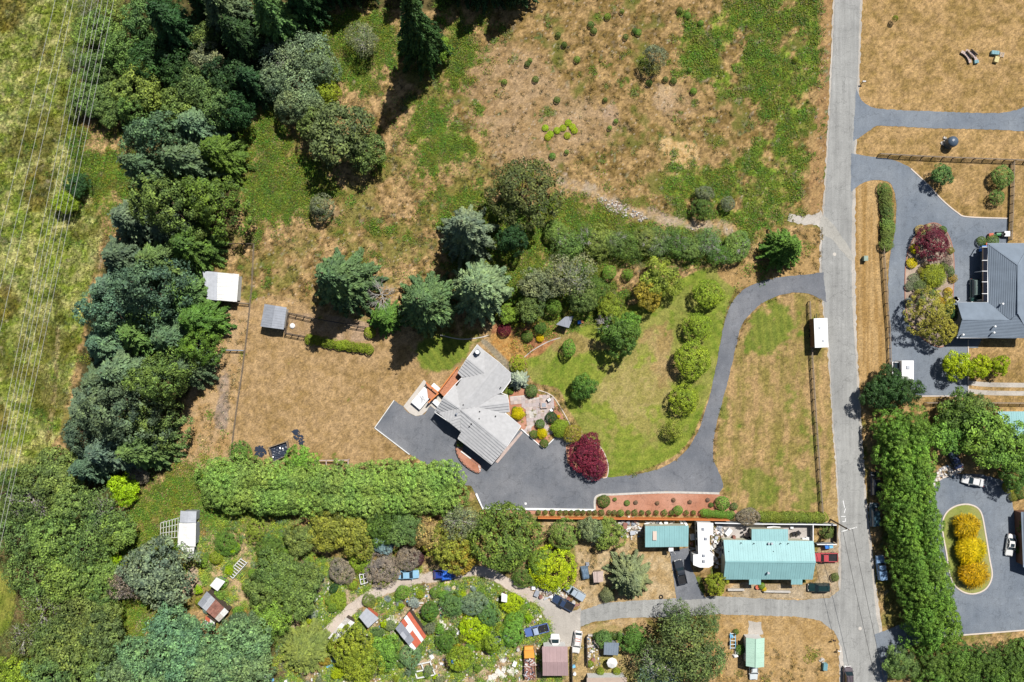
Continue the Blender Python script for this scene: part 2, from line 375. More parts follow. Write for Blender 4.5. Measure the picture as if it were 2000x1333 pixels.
for P_ in ([(1340, 60), (1420, 10), (1500, -60), (1600, -60), (1598, 120), (1570, 250), (1560, 410), (1470, 400), (1420, 330), (1490, 270), (1480, 200), (1400, 180), (1330, 130)],
           [(1290, 340), (1400, 320), (1500, 380), (1560, 410), (1500, 440), (1420, 445), (1330, 400), (1290, 380)]):
    paint(weeds, mask(P_, 9, .9))
paint(grain(mixn(C(.37, .25, .13), C(.30, .19, .10), n_sm), .5), mask([(1596, -60), (1626, -60), (1618, 200), (1608, 418), (1580, 405), (1590, 250), (1600, 120)], 2, .4))
GREENS = [[(155, 290), (200, 270), (240, 290), (248, 400), (215, 430), (165, 415), (150, 350)], [(470, 230), (520, 200), (560, 300), (640, 340), (665, 370), (600, 420), (500, 440), (470, 380)],
  [(420, 20), (560, 60), (660, 20), (720, 10), (750, 110), (700, 200), (650, 140), (600, 90), (480, 200)], [(790, 200), (860, 200), (900, 250), (935, 300), (880, 340), (820, 340), (800, 280)],
  [(860, 60), (920, 30), (930, 90), (890, 160), (850, 150)], [(1050, 420), (1150, 380), (1250, 430), (1440, 450), (1460, 500), (1250, 520), (1050, 500), (980, 470)],
  [(980, 500), (1050, 510), (1250, 600), (1200, 650), (1050, 640), (960, 600)], [(730, 500), (760, 500), (765, 540), (740, 550)], [(770, 455), (820, 460), (830, 490), (790, 500)],
  [(330, 930), (400, 905), (480, 920), (560, 1000), (420, 1040), (340, 1040), (250, 1010)], [(180, 1090), (330, 1040), (330, 1200), (240, 1280), (160, 1280)],
  [(550, 40), (750, 20), (760, 120), (640, 200), (560, 120)], [(450, 455), (496, 455), (496, 476), (450, 476)], [(880, 400), (990, 400), (1060, 460), (1000, 520), (900, 560)]]
for g in GREENS: paint(weeds, mask(g, 14, 1.5), .8); paint(bramb, mask(g, 9, 1.7), .9)
# trodden dirt track in the upper field
TRACK = smooth_pts([(1085, 360), (1150, 368), (1200, 400), (1260, 420), (1330, 438), (1400, 445), (1440, 452)], False)
paint(grain(mixn(C(.52, .42, .33), C(.40, .31, .22), n_px), .4), np.clip(blur(inpoly(ribbon(TRACK, 24)), 3) * 1.6 + (n_sm - .5) * 3.2 - .5, 0, 1) * .85)
# mown yards
paint(dry_lawn, mask([(492, 590), (580, 585), (700, 640), (880, 670), (950, 670), (1000, 690), (900, 760), (800, 890), (640, 920), (450, 915), (455, 830), (470, 700)], 2, .25))
paint(grain(mixn(C(.46, .33, .2), C(.40, .27, .14), n_sm), .3), mask([(430, 600), (490, 595), (470, 700), (455, 830), (440, 912), (330, 930), (340, 840), (400, 700)], 3, .3))
paint(grain(mixn(C(.26, .22, .2), C(.36, .28, .22), n_sm), .5), mask([(433, 720), (446, 718), (448, 830), (420, 840), (425, 780)], 3, .9), .8)
paint(dirt, mask([(565, 612), (720, 630), (710, 668), (560, 655)], 2, .3))
paint(lawn_c(.6), mask([(800, 680), (850, 660), (945, 665), (905, 700), (860, 735), (830, 720)], 5, .8))
LAWN = [(1030, 700), (1060, 670), (1130, 640), (1230, 600), (1340, 540), (1400, 520), (1445, 540), (1420, 600), (1405, 680), (1395, 740), (1375, 800), (1340, 870), (1290, 905), (1190, 935), (1180, 900), (1150, 860), (1110, 800), (1090, 760), (1040, 745)]
rad_ = np.hypot(X - 22, (Y + 8) * 1.1); arcs = np.sin(rad_ * 3.6 + fbm(X, Y, 12, 77) * 2) * .5 + .5
lawnmix = grain(mixn(C(.255, .285, .07), C(.14, .20, .038), n_sm * .5 + arcs * .14 + n_mid * .36, .3, .7), .35)
lawnmix = lerp(lawnmix, grain(mixn(C(.40, .31, .16), C(.31, .26, .11), n_sm), .35), np.clip((fbm(X, Y, 6, 78) * .7 + fbm(X, Y, 1.6, 79) * .3 - .5) * 5, 0, .3))
paint(lawnmix, mask(LAWN, 1, .15))
paint(grain(mixn(C(.42, .33, .17), C(.32, .27, .11), n_sm), .3), mask([(1150, 720), (1220, 700), (1290, 640), (1330, 700), (1310, 780), (1290, 850), (1240, 870), (1190, 840), (1160, 790)], 16, 1.3), .75)
paint(dry_lawn, mask([(1250, 640), (1290, 630), (1330, 720), (1300, 760), (1270, 720)], 9, .9), .7)
paint(dry_lawn, mask([(1060, 655), (1140, 650), (1210, 680), (1150, 690), (1090, 690)], 5, .8), .7)
paint(grain(mixn(C(.42, .29, .15), C(.34, .23, .11), n_sm), .35), mask([(1400, 525), (1480, 490), (1520, 470), (1600, 445), (1606, 532), (1540, 541), (1450, 560), (1430, 560)], 2, .3))
R_LAWN = [(1540, 575), (1580, 575), (1606, 600), (1618, 680), (1640, 1010), (1440, 1010), (1412, 955), (1395, 905), (1410, 795), (1437, 680), (1470, 610)]
paint(grain(mixn(C(.40, .28, .15), C(.24, .20, .075), n_mid * .3 + n_sm * .25 + fbm(X * 3.0, Y * .35, 3, 81) * .45, .4, .6), .55), mask(R_LAWN, 1, .1, False))
paint(lawn_c(.1), mask([(1460, 640), (1500, 590), (1540, 600), (1545, 660), (1510, 700), (1475, 690)], 8, 1.0), .9)
for g in ([(1540, 740), (1556, 735), (1560, 820), (1545, 820)], [(1575, 740), (1590, 740), (1592, 900), (1575, 900)], [(1600, 830), (1618, 830), (1622, 880), (1604, 870)], [(1550, 900), (1590, 930), (1590, 1000), (1545, 1000)],
          [(1450, 930), (1500, 920), (1510, 990), (1460, 990)], [(1400, 780), (1410, 700), (1430, 740), (1415, 850)], [(1505, 900), (1535, 880), (1530, 960)]): paint(lawn_c(.1), mask(g, 6, 1.2), .65)
# lots east of the road
mow = np.sin(Y * 5.0) * .5 + .5; mowv = fbm(X * 4.0, Y * .25, 3, 91)
east = grain(lerp(mixn(C(.42, .29, .155), C(.25, .175, .075), n_sm * .6 + n_mid * .4, .38, .66), np.broadcast_to(C(.46, .31, .15), X.shape + (3,)), mow * .18), .55)
paint(east, mask([(1678, -200), (2200, -200), (2200, 1000), (1700, 1000), (1668, 300)], 0, 0, False))
paint(grain(mixn(C(.46, .32, .17), C(.34, .22, .10), mowv, .4, .62), .3), mask([(1668, 365), (1700, 350), (1740, 356), (1728, 480), (1740, 700), (1745, 800), (1700, 800), (1672, 700), (1664, 560)], 1, .1, False))
paint(grain(mixn(C(.42, .31, .17), C(.35, .25, .12), n_sm), .4), mask([(1640, 860), (1600, 600), (1618, 600), (1640, 860), (1644, 1010), (1606, 1010)], 2, .2))
# south part: gardens and yards
paint(garden, mask([(560, 1080), (700, 1100), (900, 1110), (1000, 1140), (1060, 1180), (1060, 1400), (560, 1400), (560, 1200)], 6, .5))
paint(grain(mixn(C(.50, .39, .25), C(.40, .29, .16), n_sm), .35), mask([(1070, 1010), (1250, 1020), (1250, 1080), (1310, 1080), (1318, 1170), (1200, 1180), (1130, 1190), (1120, 1060), (1070, 1050)], 3, .4))
paint(grain(mixn(C(.44, .31, .17), C(.37, .25, .12), n_sm), .4), mask([(1440, 1200), (1600, 1210), (1640, 1260), (1648, 1400), (1420, 1400), (1400, 1210)], 2, .3))
paint(grain(mixn(C(.48, .36, .22), C(.40, .28, .15), n_sm), .4), mask([(1130, 1230), (1250, 1205), (1250, 1240), (1130, 1245)], 2, .3))
paint(grain(mixn(C(.30, .28, .1), C(.42, .31, .17), n_mid), .4), mask([(1110, 1240), (1240, 1240), (1240, 1400), (1110, 1400)], 3, .3))
paint(grain(mixn(C(.48, .36, .22), C(.22, .24, .07), n_mid, .45, .6), .5), mask([(390, 1020), (560, 1020), (580, 1100), (560, 1180), (440, 1180), (380, 1100)], 4, .5))
paint(grain(mixn(C(.50, .40, .30), C(.42, .32, .22), n_sm), .3), mask([(365, 1105), (395, 1120), (392, 1150), (345, 1180), (290, 1210), (262, 1255), (260, 1230), (290, 1190), (350, 1150)], 2, .4))
PATH2 = ribbon(smooth_pts([(1135, 1215), (1095, 1195), (1040, 1165), (1000, 1145), (960, 1122), (920, 1115), (880, 1125), (820, 1130), (770, 1145), (720, 1165), (680, 1195), (650, 1225), (615, 1262)], False), 20)
paint(grain(mixn(C(.50, .40, .32), C(.42, .33, .25), n_sm), .25), np.clip(blur(inpoly(PATH2), 1) * 3 - 1, 0, 1))
paint(grain(mixn(C(.44, .36, .26), C(.36, .28, .18), n_sm), .3), mask([(1590, 1085), (1642, 1040), (1648, 1150), (1600, 1170), (1440, 1168), (1440, 1140), (1590, 1140)], 2, .3))
sheet_path = True
paint(mulch_c, mask([(960, 640), (1000, 620), (1090, 640), (1060, 690), (1020, 700), (980, 690)], 3, .4), .8)
paint(grain(mixn(C(.48, .30, .13), C(.36, .2, .08), n_px), .5), mask([(955, 655), (1000, 655), (1035, 680), (1010, 712), (975, 690)], 2, .4))
paint(grain(mixn(C(.33, .29, .22), C(.26, .22, .16), n_px), .4), mask([(935, 665), (948, 662), (1000, 715), (998, 730)], 1, .2, False))
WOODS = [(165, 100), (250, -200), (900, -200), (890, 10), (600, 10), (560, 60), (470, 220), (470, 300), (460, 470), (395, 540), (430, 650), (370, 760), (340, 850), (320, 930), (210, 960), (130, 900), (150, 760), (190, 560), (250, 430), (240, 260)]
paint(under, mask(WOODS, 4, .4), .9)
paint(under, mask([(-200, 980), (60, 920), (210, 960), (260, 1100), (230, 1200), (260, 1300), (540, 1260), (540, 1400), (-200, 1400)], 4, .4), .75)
paint(grain(mixn(C(.28, .27, .08), C(.15, .19, .04), n_mid), .4), mask([(-60, 1120), (15, 1120), (30, 1180), (5, 1240), (-60, 1240)], 3, .4))
# lighter chips, pebbles and flower heads scattered over the open ground
chips = (RNG.random(X.shape) > 0.988) & (inpoly(UPPER) | inpoly([(492, 400), (900, 400), (900, 640), (492, 590)]))
col[chips] = col[chips] * .55 + C(.62, .55, .46) * .45
BR_MASK = np.zeros(X.shape)
for g in GREENS: BR_MASK = np.maximum(BR_MASK, mask(g, 10, 1.7) * .8 + blur(inpoly(g), 16) * .3)
for g in ([(1340, 60), (1420, 10), (1500, -60), (1600, -60), (1598, 120), (1570, 250), (1560, 410), (1470, 400), (1420, 330), (1490, 270), (1480, 200), (1400, 180), (1330, 130)],
          [(1290, 340), (1400, 320), (1500, 380), (1560, 410), (1500, 440), (1420, 445), (1330, 400), (1290, 380)]):
    BR_MASK = np.maximum(BR_MASK, mask(g, 9, .9) * np.clip(.9 - (fbm(X, Y, 3, 41) - 0.45) * 6, 0, 1) * .8)

lum_ = col.mean(2, keepdims=True); col = np.clip((lum_ + (col - lum_) * 1.16) * .93, .008, .9)
me = bpy.data.meshes.new('ground')
V = np.zeros((NX * NY, 3)); V[:, 0] = X.ravel(); V[:, 1] = Y.ravel()
idx = np.arange(NX * NY).reshape(NY, NX); Q = np.stack([idx[:-1, :-1], idx[:-1, 1:], idx[1:, 1:], idx[1:, :-1]], -1).reshape(-1, 4)
BIG = 3000.0; c4 = [idx[0, 0], idx[0, -1], idx[-1, -1], idx[-1, 0]]
o4 = [(-BIG, -BIG, 0), (BIG, -BIG, 0), (BIG, BIG, 0), (-BIG, BIG, 0)]
V = np.vstack([V, np.array(o4)]); nb = NX * NY
Q = np.vstack([Q, np.array([[nb + k, nb + (k + 1) % 4, c4[(k + 1) % 4], c4[k]] for k in range(4)])])
me.vertices.add(len(V)); me.vertices.foreach_set('co', V.astype(np.float32).ravel())
me.loops.add(len(Q) * 4); me.loops.foreach_set('vertex_index', Q.astype(np.int32).ravel())
me.polygons.add(len(Q)); me.polygons.foreach_set('loop_start', np.arange(0, len(Q) * 4, 4, dtype=np.int32))
me.update()
ca = me.attributes.new('cover', 'FLOAT_COLOR', 'POINT'); cc = np.ones((len(V), 4), np.float32); cc[:nb, :3] = np.clip(col, 0.01, 0.9).reshape(-1, 3); cc[nb:, :3] = (.3, .24, .1)
ca.data.foreach_set('color', cc.ravel())
m, nt, b, out = mat_new('ground_cover'); at = nt.nodes.new("ShaderNodeAttribute"); at.attribute_name = 'cover'
pos = geo_pos(nt); f1 = noise(nt, 3.2, 5, 0.85, vec=pos)
c = mixc(nt, 'MULTIPLY', 1.0, at.outputs['Color'], ramp(nt, f1, [(0.3, (.36, .38, .40)), (0.5, (.88, .88, .88)), (0.7, (1.46, 1.41, 1.30))]))
nt.links.new(c, b.inputs['Base Color']); b.inputs['Roughness'].default_value = 0.95; b.inputs['Specular IOR Level'].default_value = 0.1
bp = nt.nodes.new("ShaderNodeBump"); bp.inputs['Strength'].default_value = 0.8; bp.inputs['Distance'].default_value = 0.12
nt.links.new(noise(nt, 3.0, 4, 0.7, vec=pos), bp.inputs['Height']); nt.links.new(bp.outputs[0], b.inputs['Normal'])
me.materials.append(m); g = link('ground', me); g['kind'] = 'structure'

# ---------------------------------------------------------------- roads, drives, kerbs
def sheet(name, pts, z, mat, sm=0, z0=-0.05):
    P = smooth_pts(pts) if sm else pts
    if name in ('driveway', 'road', 'lane', 'gravel_yard', 'gravel_track', 'road_shoulder', 'gravel_pad', 'road_dust'):      # crumbling, grass-eaten edges
        rg_ = random.Random(len(P)); Q_ = []; am = 1.6 if 'gravel' in name or 'shoulder' in name else .8
        for i in range(len(P)):
            a_, b_ = P[i], P[(i + 1) % len(P)]; L_ = math.hypot(b_[0] - a_[0], b_[1] - a_[1]); n_ = min(60, max(1, int(L_ / 5)))
            for k in range(n_): Q_.append((a_[0] + (b_[0] - a_[0]) * k / n_ + rg_.uniform(-am, am), a_[1] + (b_[1] - a_[1]) * k / n_ + rg_.uniform(-am, am)))
        P = Q_
    return struct(name, MB().prism([W(*p)[:2] for p in P], z0, z), mat)
def kerb(pts, w, h, mat=None, name='kerb', sm=True, z0=-0.05):
    P = smooth_pts(pts, False) if sm else pts
    return struct(name, MB().prism([W(*p)[:2] for p in ribbon(P, w)], z0, h), mat or M['kerb'])
RL = [(1629, -60), (1630, 0), (1622, 200), (1614, 345), (1609, 420), (1605, 480), (1606, 560), (1614, 640), (1620, 680), (1624, 760), (1630, 850), (1636, 930), (1640, 1000), (1643, 1090), (1642, 1160), (1640, 1215), (1645, 1265), (1650, 1333), (1655, 1420)]
RR = [(1733, 1420), (1727, 1333), (1722, 1265), (1710, 1190), (1700, 1090), (1690, 990), (1683, 900), (1675, 760), (1670, 680), (1665, 600), (1663, 480), (1666, 370), (1670, 250), (1675, 150), (1680, 0), (1682, -60)]
sheet('road_shoulder', smooth_pts([(1626, -60), (1627, 0), (1619, 200), (1611, 345), (1606, 418), (1601, 480), (1603, 560), (1611, 640), (1617, 690), (1621, 760), (1627, 850), (1633, 930), (1636, 1000), (1638, 1090), (1640, 1420)], False) +
      smooth_pts([(1736, 1420), (1731, 1333), (1728, 1265), (1717, 1190), (1706, 1090), (1694, 990), (1687, 900), (1679, 760), (1674, 680), (1672, 600), (1671, 480), (1671, 370), (1674, 250), (1679, 150), (1684, 0), (1686, -60)], False), 0.006, M['gravel'])
sheet('road', smooth_pts(RL, False) + smooth_pts(RR, False), 0.03, M['road'])
sheet('lane', [(1642, 1150), (1620, 1168), (1560, 1173), (1500, 1170), (1400, 1165), (1340, 1167), (1300, 1170), (1240, 1174), (1180, 1178), (1134, 1193), (1133, 1224), (1160, 1215), (1220, 1207), (1300, 1206), (1400, 1200), (1500, 1203), (1560, 1205), (1600, 1212), (1628, 1232), (1645, 1265)], 0.026, M['road'])
sheet('gravel_yard', smooth_pts([(1135, 1190), (1110, 1197), (1085, 1180), (1055, 1168), (1040, 1170), (1062, 1200), (1068, 1230), (1072, 1255), (1120, 1262), (1135, 1228)]), 0.02, M['gravel'])
sheet('gravel_track', ribbon(smooth_pts([(1606, 428), (1585, 430), (1560, 430), (1540, 425)], False), [34, 30, 27, 24, 22, 20, 20, 18, 18, 16, 14, 14, 14, 14, 14, 12][:16]), 0.012, M['gravel'])
DRIVE = smooth_pts([(1608, 532), (1570, 537), (1530, 541), (1490, 549), (1450, 568), (1425, 600), (1413, 640), (1405, 680), (1395, 735), (1380, 795), (1360, 850), (1330, 890), (1290, 915), (1240, 927), (1190, 933)], False) + \
  [(1150, 930), (1110, 900), (1105, 870), (1128, 862), (1095, 842), (1080, 857), (1064, 876), (1045, 862), (1018, 838), (1000, 850), (960, 880), (900, 840), (870, 800), (845, 790)] + smooth_pts([(835, 798), (830, 808), (815, 813), (800, 808), (787, 794)], False) + \
  [(770, 783), (732, 836), (800, 888), (830, 905), (870, 940), (921, 950), (931, 968), (943, 992), (1161, 994), (1166, 968), (1200, 966), (1300, 960), (1405, 962), (1413, 953), (1411, 940)] + \
  smooth_pts([(1402, 918), (1393, 895), (1395, 850), (1408, 795), (1424, 735), (1437, 680), (1447, 640), (1468, 610), (1500, 586), (1540, 573), (1580, 574), (1614, 592)], False)
sheet('driveway', DRIVE, 0.036, M['drive'])
sheet('driveway', smooth_pts([(1672, 172), (1680, 192), (1695, 206), (1720, 213), (1800, 217), (1900, 221), (1950, 221), (1985, 215), (2010, 206), (2080, 180)], False) + smooth_pts([(2080, 262), (2010, 258), (1950, 254), (1800, 250), (1720, 246), (1700, 254), (1680, 268), (1666, 276)], False), 0.034, M['drive2'])
sheet('driveway', smooth_pts([(1662, 300), (1690, 305), (1740, 312), (1780, 330), (1815, 365), (1840, 392), (1870, 417), (1890, 425)], False) + [(1968, 428), (1968, 470), (1968, 480), (1940, 600), (1910, 680), (1890, 680), (1890, 773), (1800, 773), (1742, 763)] +
      smooth_pts([(1738, 720), (1737, 660), (1735, 560), (1738, 500), (1748, 450), (1750, 400), (1745, 370), (1733, 355), (1700, 353), (1680, 361), (1662, 375)], False), 0.034, M['drive2'])
sheet('driveway', smooth_pts([(1812, 1000), (1814, 965), (1835, 938), (1870, 926), (1930, 930), (1970, 950), (1978, 990), (1988, 1050), (2000, 1110), (2030, 1135)], False) + [(2100, 1130), (2100, 1222), (2000, 1231), (1835, 1244), (1800, 1254)] +
      smooth_pts([(1780, 1263), (1752, 1282), (1738, 1305), (1731, 1340), (1731, 1420)], False) + [(1722, 1420), (1718, 1300), (1708, 1240), (1760, 1220), (1820, 1200)], 0.033, M['drive2'])
sheet('driveway', [(1308, 1078), (1345, 1070), (1350, 1110), (1358, 1125), (1368, 1155), (1380, 1170), (1322, 1172)], 0.04, M['drive'])
sheet('road_dust', smooth_pts([(1604, 424), (1620, 430), (1640, 458), (1663, 492), (1664, 510), (1645, 492), (1625, 468), (1603, 455)]), .036, mat_asphalt('road_dust', (.33, .32, .29), (.40, .38, .34)))
sheet('gravel_track', PATH2, .01, mat_asphalt('track_gravel', (.44, .37, .31), (.56, .48, .41)))
sheet('court', [(1408, 1022), (1585, 1022), (1585, 1060), (1408, 1060)], 0.02, M['court'])
kerb([(1779, 330), (1815, 364), (1840, 391), (1870, 416), (1890, 424), (1968, 427)], 2.2, 0.1)
kerb([(1800, 774), (1891, 774)], 2, 0.1, sm=False); kerb([(1891, 775), (1891, 664)], 2, 0.1, sm=False)
kerb([(1813, 990), (1815, 964), (1836, 937), (1868, 925)], 2.4, 0.12)
kerb([(2060, 1226), (2000, 1231), (1835, 1244), (1800, 1255)], 2.4, 0.12, sm=False)
kerb([(732, 836), (800, 888)], 1.6, 0.2, M['whitedirty'], sm=False); kerb([(732, 836), (770, 782)], 1.4, 0.2, M['whitedirty'], sm=False)
kerb([(930, 964), (943, 993), (1161, 996)], 3.6, 0.35, M['white'], sm=False)
kerb([(1162, 996), (1162, 975), (1172, 967), (1200, 966), (1300, 962), (1405, 964)], 4, 0.07, M['stone'], name='gravel_strip')
# planting island in the round court
ISL = smooth_pts([(1840, 1030), (1847, 1003), (1868, 988), (1895, 986), (1915, 1000), (1924, 1040), (1932, 1090), (1937, 1125), (1925, 1150), (1900, 1160), (1875, 1153), (1857, 1130), (1848, 1080)])
sheet('lawn_island', ISL, 0.10, mat_asphalt('island_grass', (.20, .24, .05), (.34, .30, .12)))
kerb(ISL + ISL[:1], 2.6, 0.14, sm=False)
BED = smooth_pts([(1786, 462), (1805, 441), (1830, 437), (1850, 456), (1861, 490), (1863, 540), (1860, 600), (1863, 640), (1840, 678), (1800, 660), (1772, 620), (1767, 560), (1771, 500)])
sheet('planting_bed', BED, 0.09, mat_asphalt('bed_soil', (.26, .2, .15), (.42, .33, .26)))
kerb(BED + BED[:1], 1.6, 0.12, M['brick'], sm=False)
sheet('planting_bed', [(1164, 998), (1164, 978), (1175, 969), (1200, 968), (1300, 964), (1405, 966), (1420, 970), (1440, 1000), (1438, 1008), (945, 1003), (943, 997)], 0.05, M['mulch'])
sheet('planting_bed', smooth_pts([(1052, 770), (1078, 777), (1092, 800), (1110, 830), (1140, 850), (1172, 875), (1185, 900), (1188, 925), (1180, 934), (1150, 930)], False) + [(1108, 905), (1105, 872), (1127, 862), (1095, 842), (1075, 850), (1064, 876), (1045, 862), (1018, 838), (990, 800), (995, 770), (1010, 750)], 0.05, M['mulch'])
kerb([(1052, 762), (1078, 773), (1096, 798), (1114, 830)], 1.6, 0.12); kerb([(1135, 850), (1172, 873), (1187, 905), (1186, 930), (1178, 934)], 1.6, 0.12)
kerb([(1018, 838), (1062, 877), (1082, 857)], 1.8, 0.25, M['white'], sm=False); kerb([(1125, 858), (1132, 866)], 1.8, 0.2, M['white'], sm=False)
kerb([(1022, 700), (1040, 685), (1070, 668), (1095, 660)], 1.8, 0.05, M['gravel'], name='garden_path')
kerb([(860, 655), (900, 663), (935, 660), (955, 655)], 1.8, 0.08, M['stone'], name='garden_path')
for yy in (752, 768): kerb([(1892, yy - 4), (1940, yy), (2080, yy + 1)], 9, 0.012, M['gravel'], name='gravel_track')
# ---------------------------------------------------------------- vegetation prototypes (meshes shared by copies)
def unit(a): return a / (np.linalg.norm(a, axis=-1, keepdims=True) + 1e-9)
def leaf_mesh(name, c, nrm, size, tint, mat, aspect=0.6, long_dir=None):
    """diamond leaves at points c with normals nrm"""
    N = len(c); nrm = unit(nrm)
    r = RNG.normal(size=(N, 3)) if long_dir is None else long_dir
    u = unit(r - (r * nrm).sum(1, keepdims=True) * nrm); v = np.cross(nrm, u)
    size = np.broadcast_to(size, (N,))[:, None]
    P = np.stack([c - u * size, c - v * size * aspect, c + u * size, c + v * size * aspect], 1).reshape(-1, 3)
    me = bpy.data.meshes.new(name); me.vertices.add(N * 4); me.vertices.foreach_set('co', P.astype(np.float32).ravel())
    me.loops.add(N * 4); me.loops.foreach_set('vertex_index', np.arange(N * 4, dtype=np.int32))
    me.polygons.add(N); me.polygons.foreach_set('loop_start', np.arange(0, N * 4, 4, dtype=np.int32)); me.update()
    a = me.attributes.new('tint', 'FLOAT', 'POINT'); a.data.foreach_set('value', np.repeat(np.clip(tint, 0, 1), 4).astype(np.float32))
    me.materials.append(mat); return me
def sph(N):
    return unit(RNG.normal(size=(N, 3)))
def broad(seed, npuff=85, per=60, puff=.25, leaf=.05, rag=.2, top=0.0, zlow=-.45, zr=1.0, inner=.12):
    global RNG; RNG = np.random.default_rng(seed)
    i = np.arange(npuff * 2) + .5; phi = np.arccos(1 - 2 * i / (npuff * 2)); th = math.pi * (1 + 5 ** .5) * i
    D = np.stack([np.cos(th) * np.sin(phi), np.sin(th) * np.sin(phi), np.cos(phi)], 1); D = D[D[:, 2] > zlow]
    D = unit(D + RNG.normal(scale=.09, size=D.shape)); K = RNG.normal(size=(5, 3)) * 2.2; ph = RNG.random(5) * 6.28
    env = 1 + rag * sum(np.sin(D @ K[k] + ph[k]) for k in range(5)) / 2.2
    rad = np.clip(env, .55, 1.3) * (1 - puff * .85) * np.where(RNG.random(len(D)) < inner, .6, 1.0)
    Cn = D * rad[:, None]
    if top: Cn[:, 2] += top * np.clip(D[:, 2], 0, 1) ** 2; 
    if top: Cn[:, :2] *= (1 - .35 * np.clip(D[:, 2:3], 0, 1) ** 1.5)
    pr = puff * RNG.uniform(.7, 1.25, len(D)); pt = RNG.normal(.5, .13, len(D))
    Cr = np.repeat(Cn, per, 0); d = unit(sph(len(Cr)) + np.repeat(D, per, 0) * .75 + np.array([0, 0, .35]))
    c = Cr + d * (np.repeat(pr, per) * RNG.uniform(.55, 1.05, len(Cr)))[:, None]; c[:, 2] *= zr
    n = unit(d + RNG.normal(scale=.38, size=d.shape))
    t = np.repeat(pt, per) + RNG.normal(0, .2, len(Cr))
    return leaf_mesh('crown', c, n, leaf * RNG.uniform(.6, 1.3, len(Cr)), t, M['leaf'])
def conifer(seed, levels=20, nb=11, droop=.35, leaf=.06, H=2.4, width=.16):
    """radial whorls; radius about 1, apex at H"""
    global RNG; RNG = np.random.default_rng(seed); cs = []; ns = []; ld = []; ts = []
    for L in range(levels):
        t = (L + .3) / levels; z0 = H * (.12 + .86 * t); bl = (1 - t) ** .75 * (1.0)
        k = max(4, int(nb * (1 - t * .5)))
        for b_ in range(k):
            a = 2 * math.pi * (b_ + RNG.random() * .8) / k + L * 1.1; l = bl * RNG.uniform(.72, 1.12); tb = RNG.normal(.5, .1)
            st = max(3, int(l / .052)); s = np.linspace(.12, 1, st)
            for rep in (-1.15, -.65, -.2, .2, .65, 1.15):
                w = width * np.clip(1.15 - s, .12, 1) * rep * RNG.uniform(.7, 1.2, st)
                x = np.cos(a) * s * l - np.sin(a) * w; y = np.sin(a) * s * l + np.cos(a) * w
                z = z0 + .18 * s * l - droop * (s ** 2) * l - abs(rep) * .05 + RNG.normal(0, .02, st)
                cs.append(np.stack([x, y, z], 1)); dr = np.array([np.cos(a + rep * .7), np.sin(a + rep * .7), -.25])
                ld.append(np.repeat(dr[None], st, 0)); ns.append(np.array([[0.25 * np.cos(a), .25 * np.sin(a), 1.0]]) + RNG.normal(scale=.4, size=(st, 3)))
                ts.append(tb + .12 * s + RNG.normal(0, .1, st))
    c = np.concatenate(cs); return leaf_mesh('crown', c, np.concatenate(ns), leaf * RNG.uniform(.7, 1.35, len(c)), np.concatenate(ts) - .05, M['leaf'], .42, np.concatenate(ld))
def spiky(seed, n=1500, leaf=.22, asp=.07, zlow=-.1, rr=.75):
    global RNG; RNG = np.random.default_rng(seed); d = sph(n * 2); d = d[d[:, 2] > zlow][:n]
    c = d * RNG.uniform(rr - .25, rr + .08, len(d))[:, None]; n_ = np.cross(d, sph(len(d)))
    if rr > .8: n_ = n_ * .8 + d * .8; c *= (1 + .12 * np.sin(d @ (RNG.normal(size=3) * 3)))[:, None]
    return leaf_mesh('crown', c, n_, leaf * RNG.uniform(.7, 1.2, len(d)), RNG.normal(.5, .16, len(d)), M['leaf'], asp, d)
def clipped(seed, n=1700, leaf=.075, sq=0):
    global RNG; RNG = np.random.default_rng(seed); d = sph(n * 2); d = d[d[:, 2] > -.35][:n]
    q = d / (np.abs(d) ** sq).sum(1, keepdims=True) ** (1 / sq) if sq else d
    c = q * RNG.uniform(.86, 1.03, len(d))[:, None]
    return leaf_mesh('crown', c, d + RNG.normal(scale=.45, size=d.shape), leaf * RNG.uniform(.6, 1.3, len(d)), RNG.normal(.5, .17, len(d)), M['leaf'])
P = {}
P['b'] = [broad(11, 70, 70, .24, .046, .3, inner=.3), broad(12, 60, 80, .27, .05, .34, inner=.3), broad(13, 90, 56, .2, .042, .4, inner=.3)]
P['f'] = [broad(21, 150, 36, .17, .036, .16), broad(22, 160, 34, .16, .036, .22)]            # fine foliage
P['y'] = [broad(31, 90, 60, .18, .037, .34, .6, -.3, inner=.3), broad(32, 100, 54, .17, .036, .4, .5, -.3, inner=.3), broad(33, 80, 66, .2, .038, .42, .55, -.3, inner=.35)]  # dense cypress
P['h'] = [broad(41, 150, 44, .14, .032, .18, .3, -.2, inner=.28), broad(42, 150, 44, .14, .032, .2, .25, -.2, inner=.28), broad(43, 130, 50, .16, .034, .2, .3, -.2, inner=.3)]
P['o'] = [broad(51, 75, 32, .26, .042, .3, inner=.35), broad(52, 60, 36, .28, .04, .36, inner=.35)]  # open, airy
P['c'] = [conifer(61), conifer(62, 20, 10, .45, .062), conifer(63, 22, 12, .3, .054)]
P['s'] = [spiky(71, 3600, .15, .11, -.3, .9), spiky(72, 3600, .17, .09, -.3, .88)]
P['k'] = [clipped(81), clipped(82)]; P['q'] = [clipped(83, 1300, .09, 4), clipped(84, 1300, .09, 4)]
P['g'] = [spiky(85, 260, .36, .09, .05, .45)]                                                # rosette plant
ANCH = {'c': 0.0}
RNG = np.random.default_rng(99)
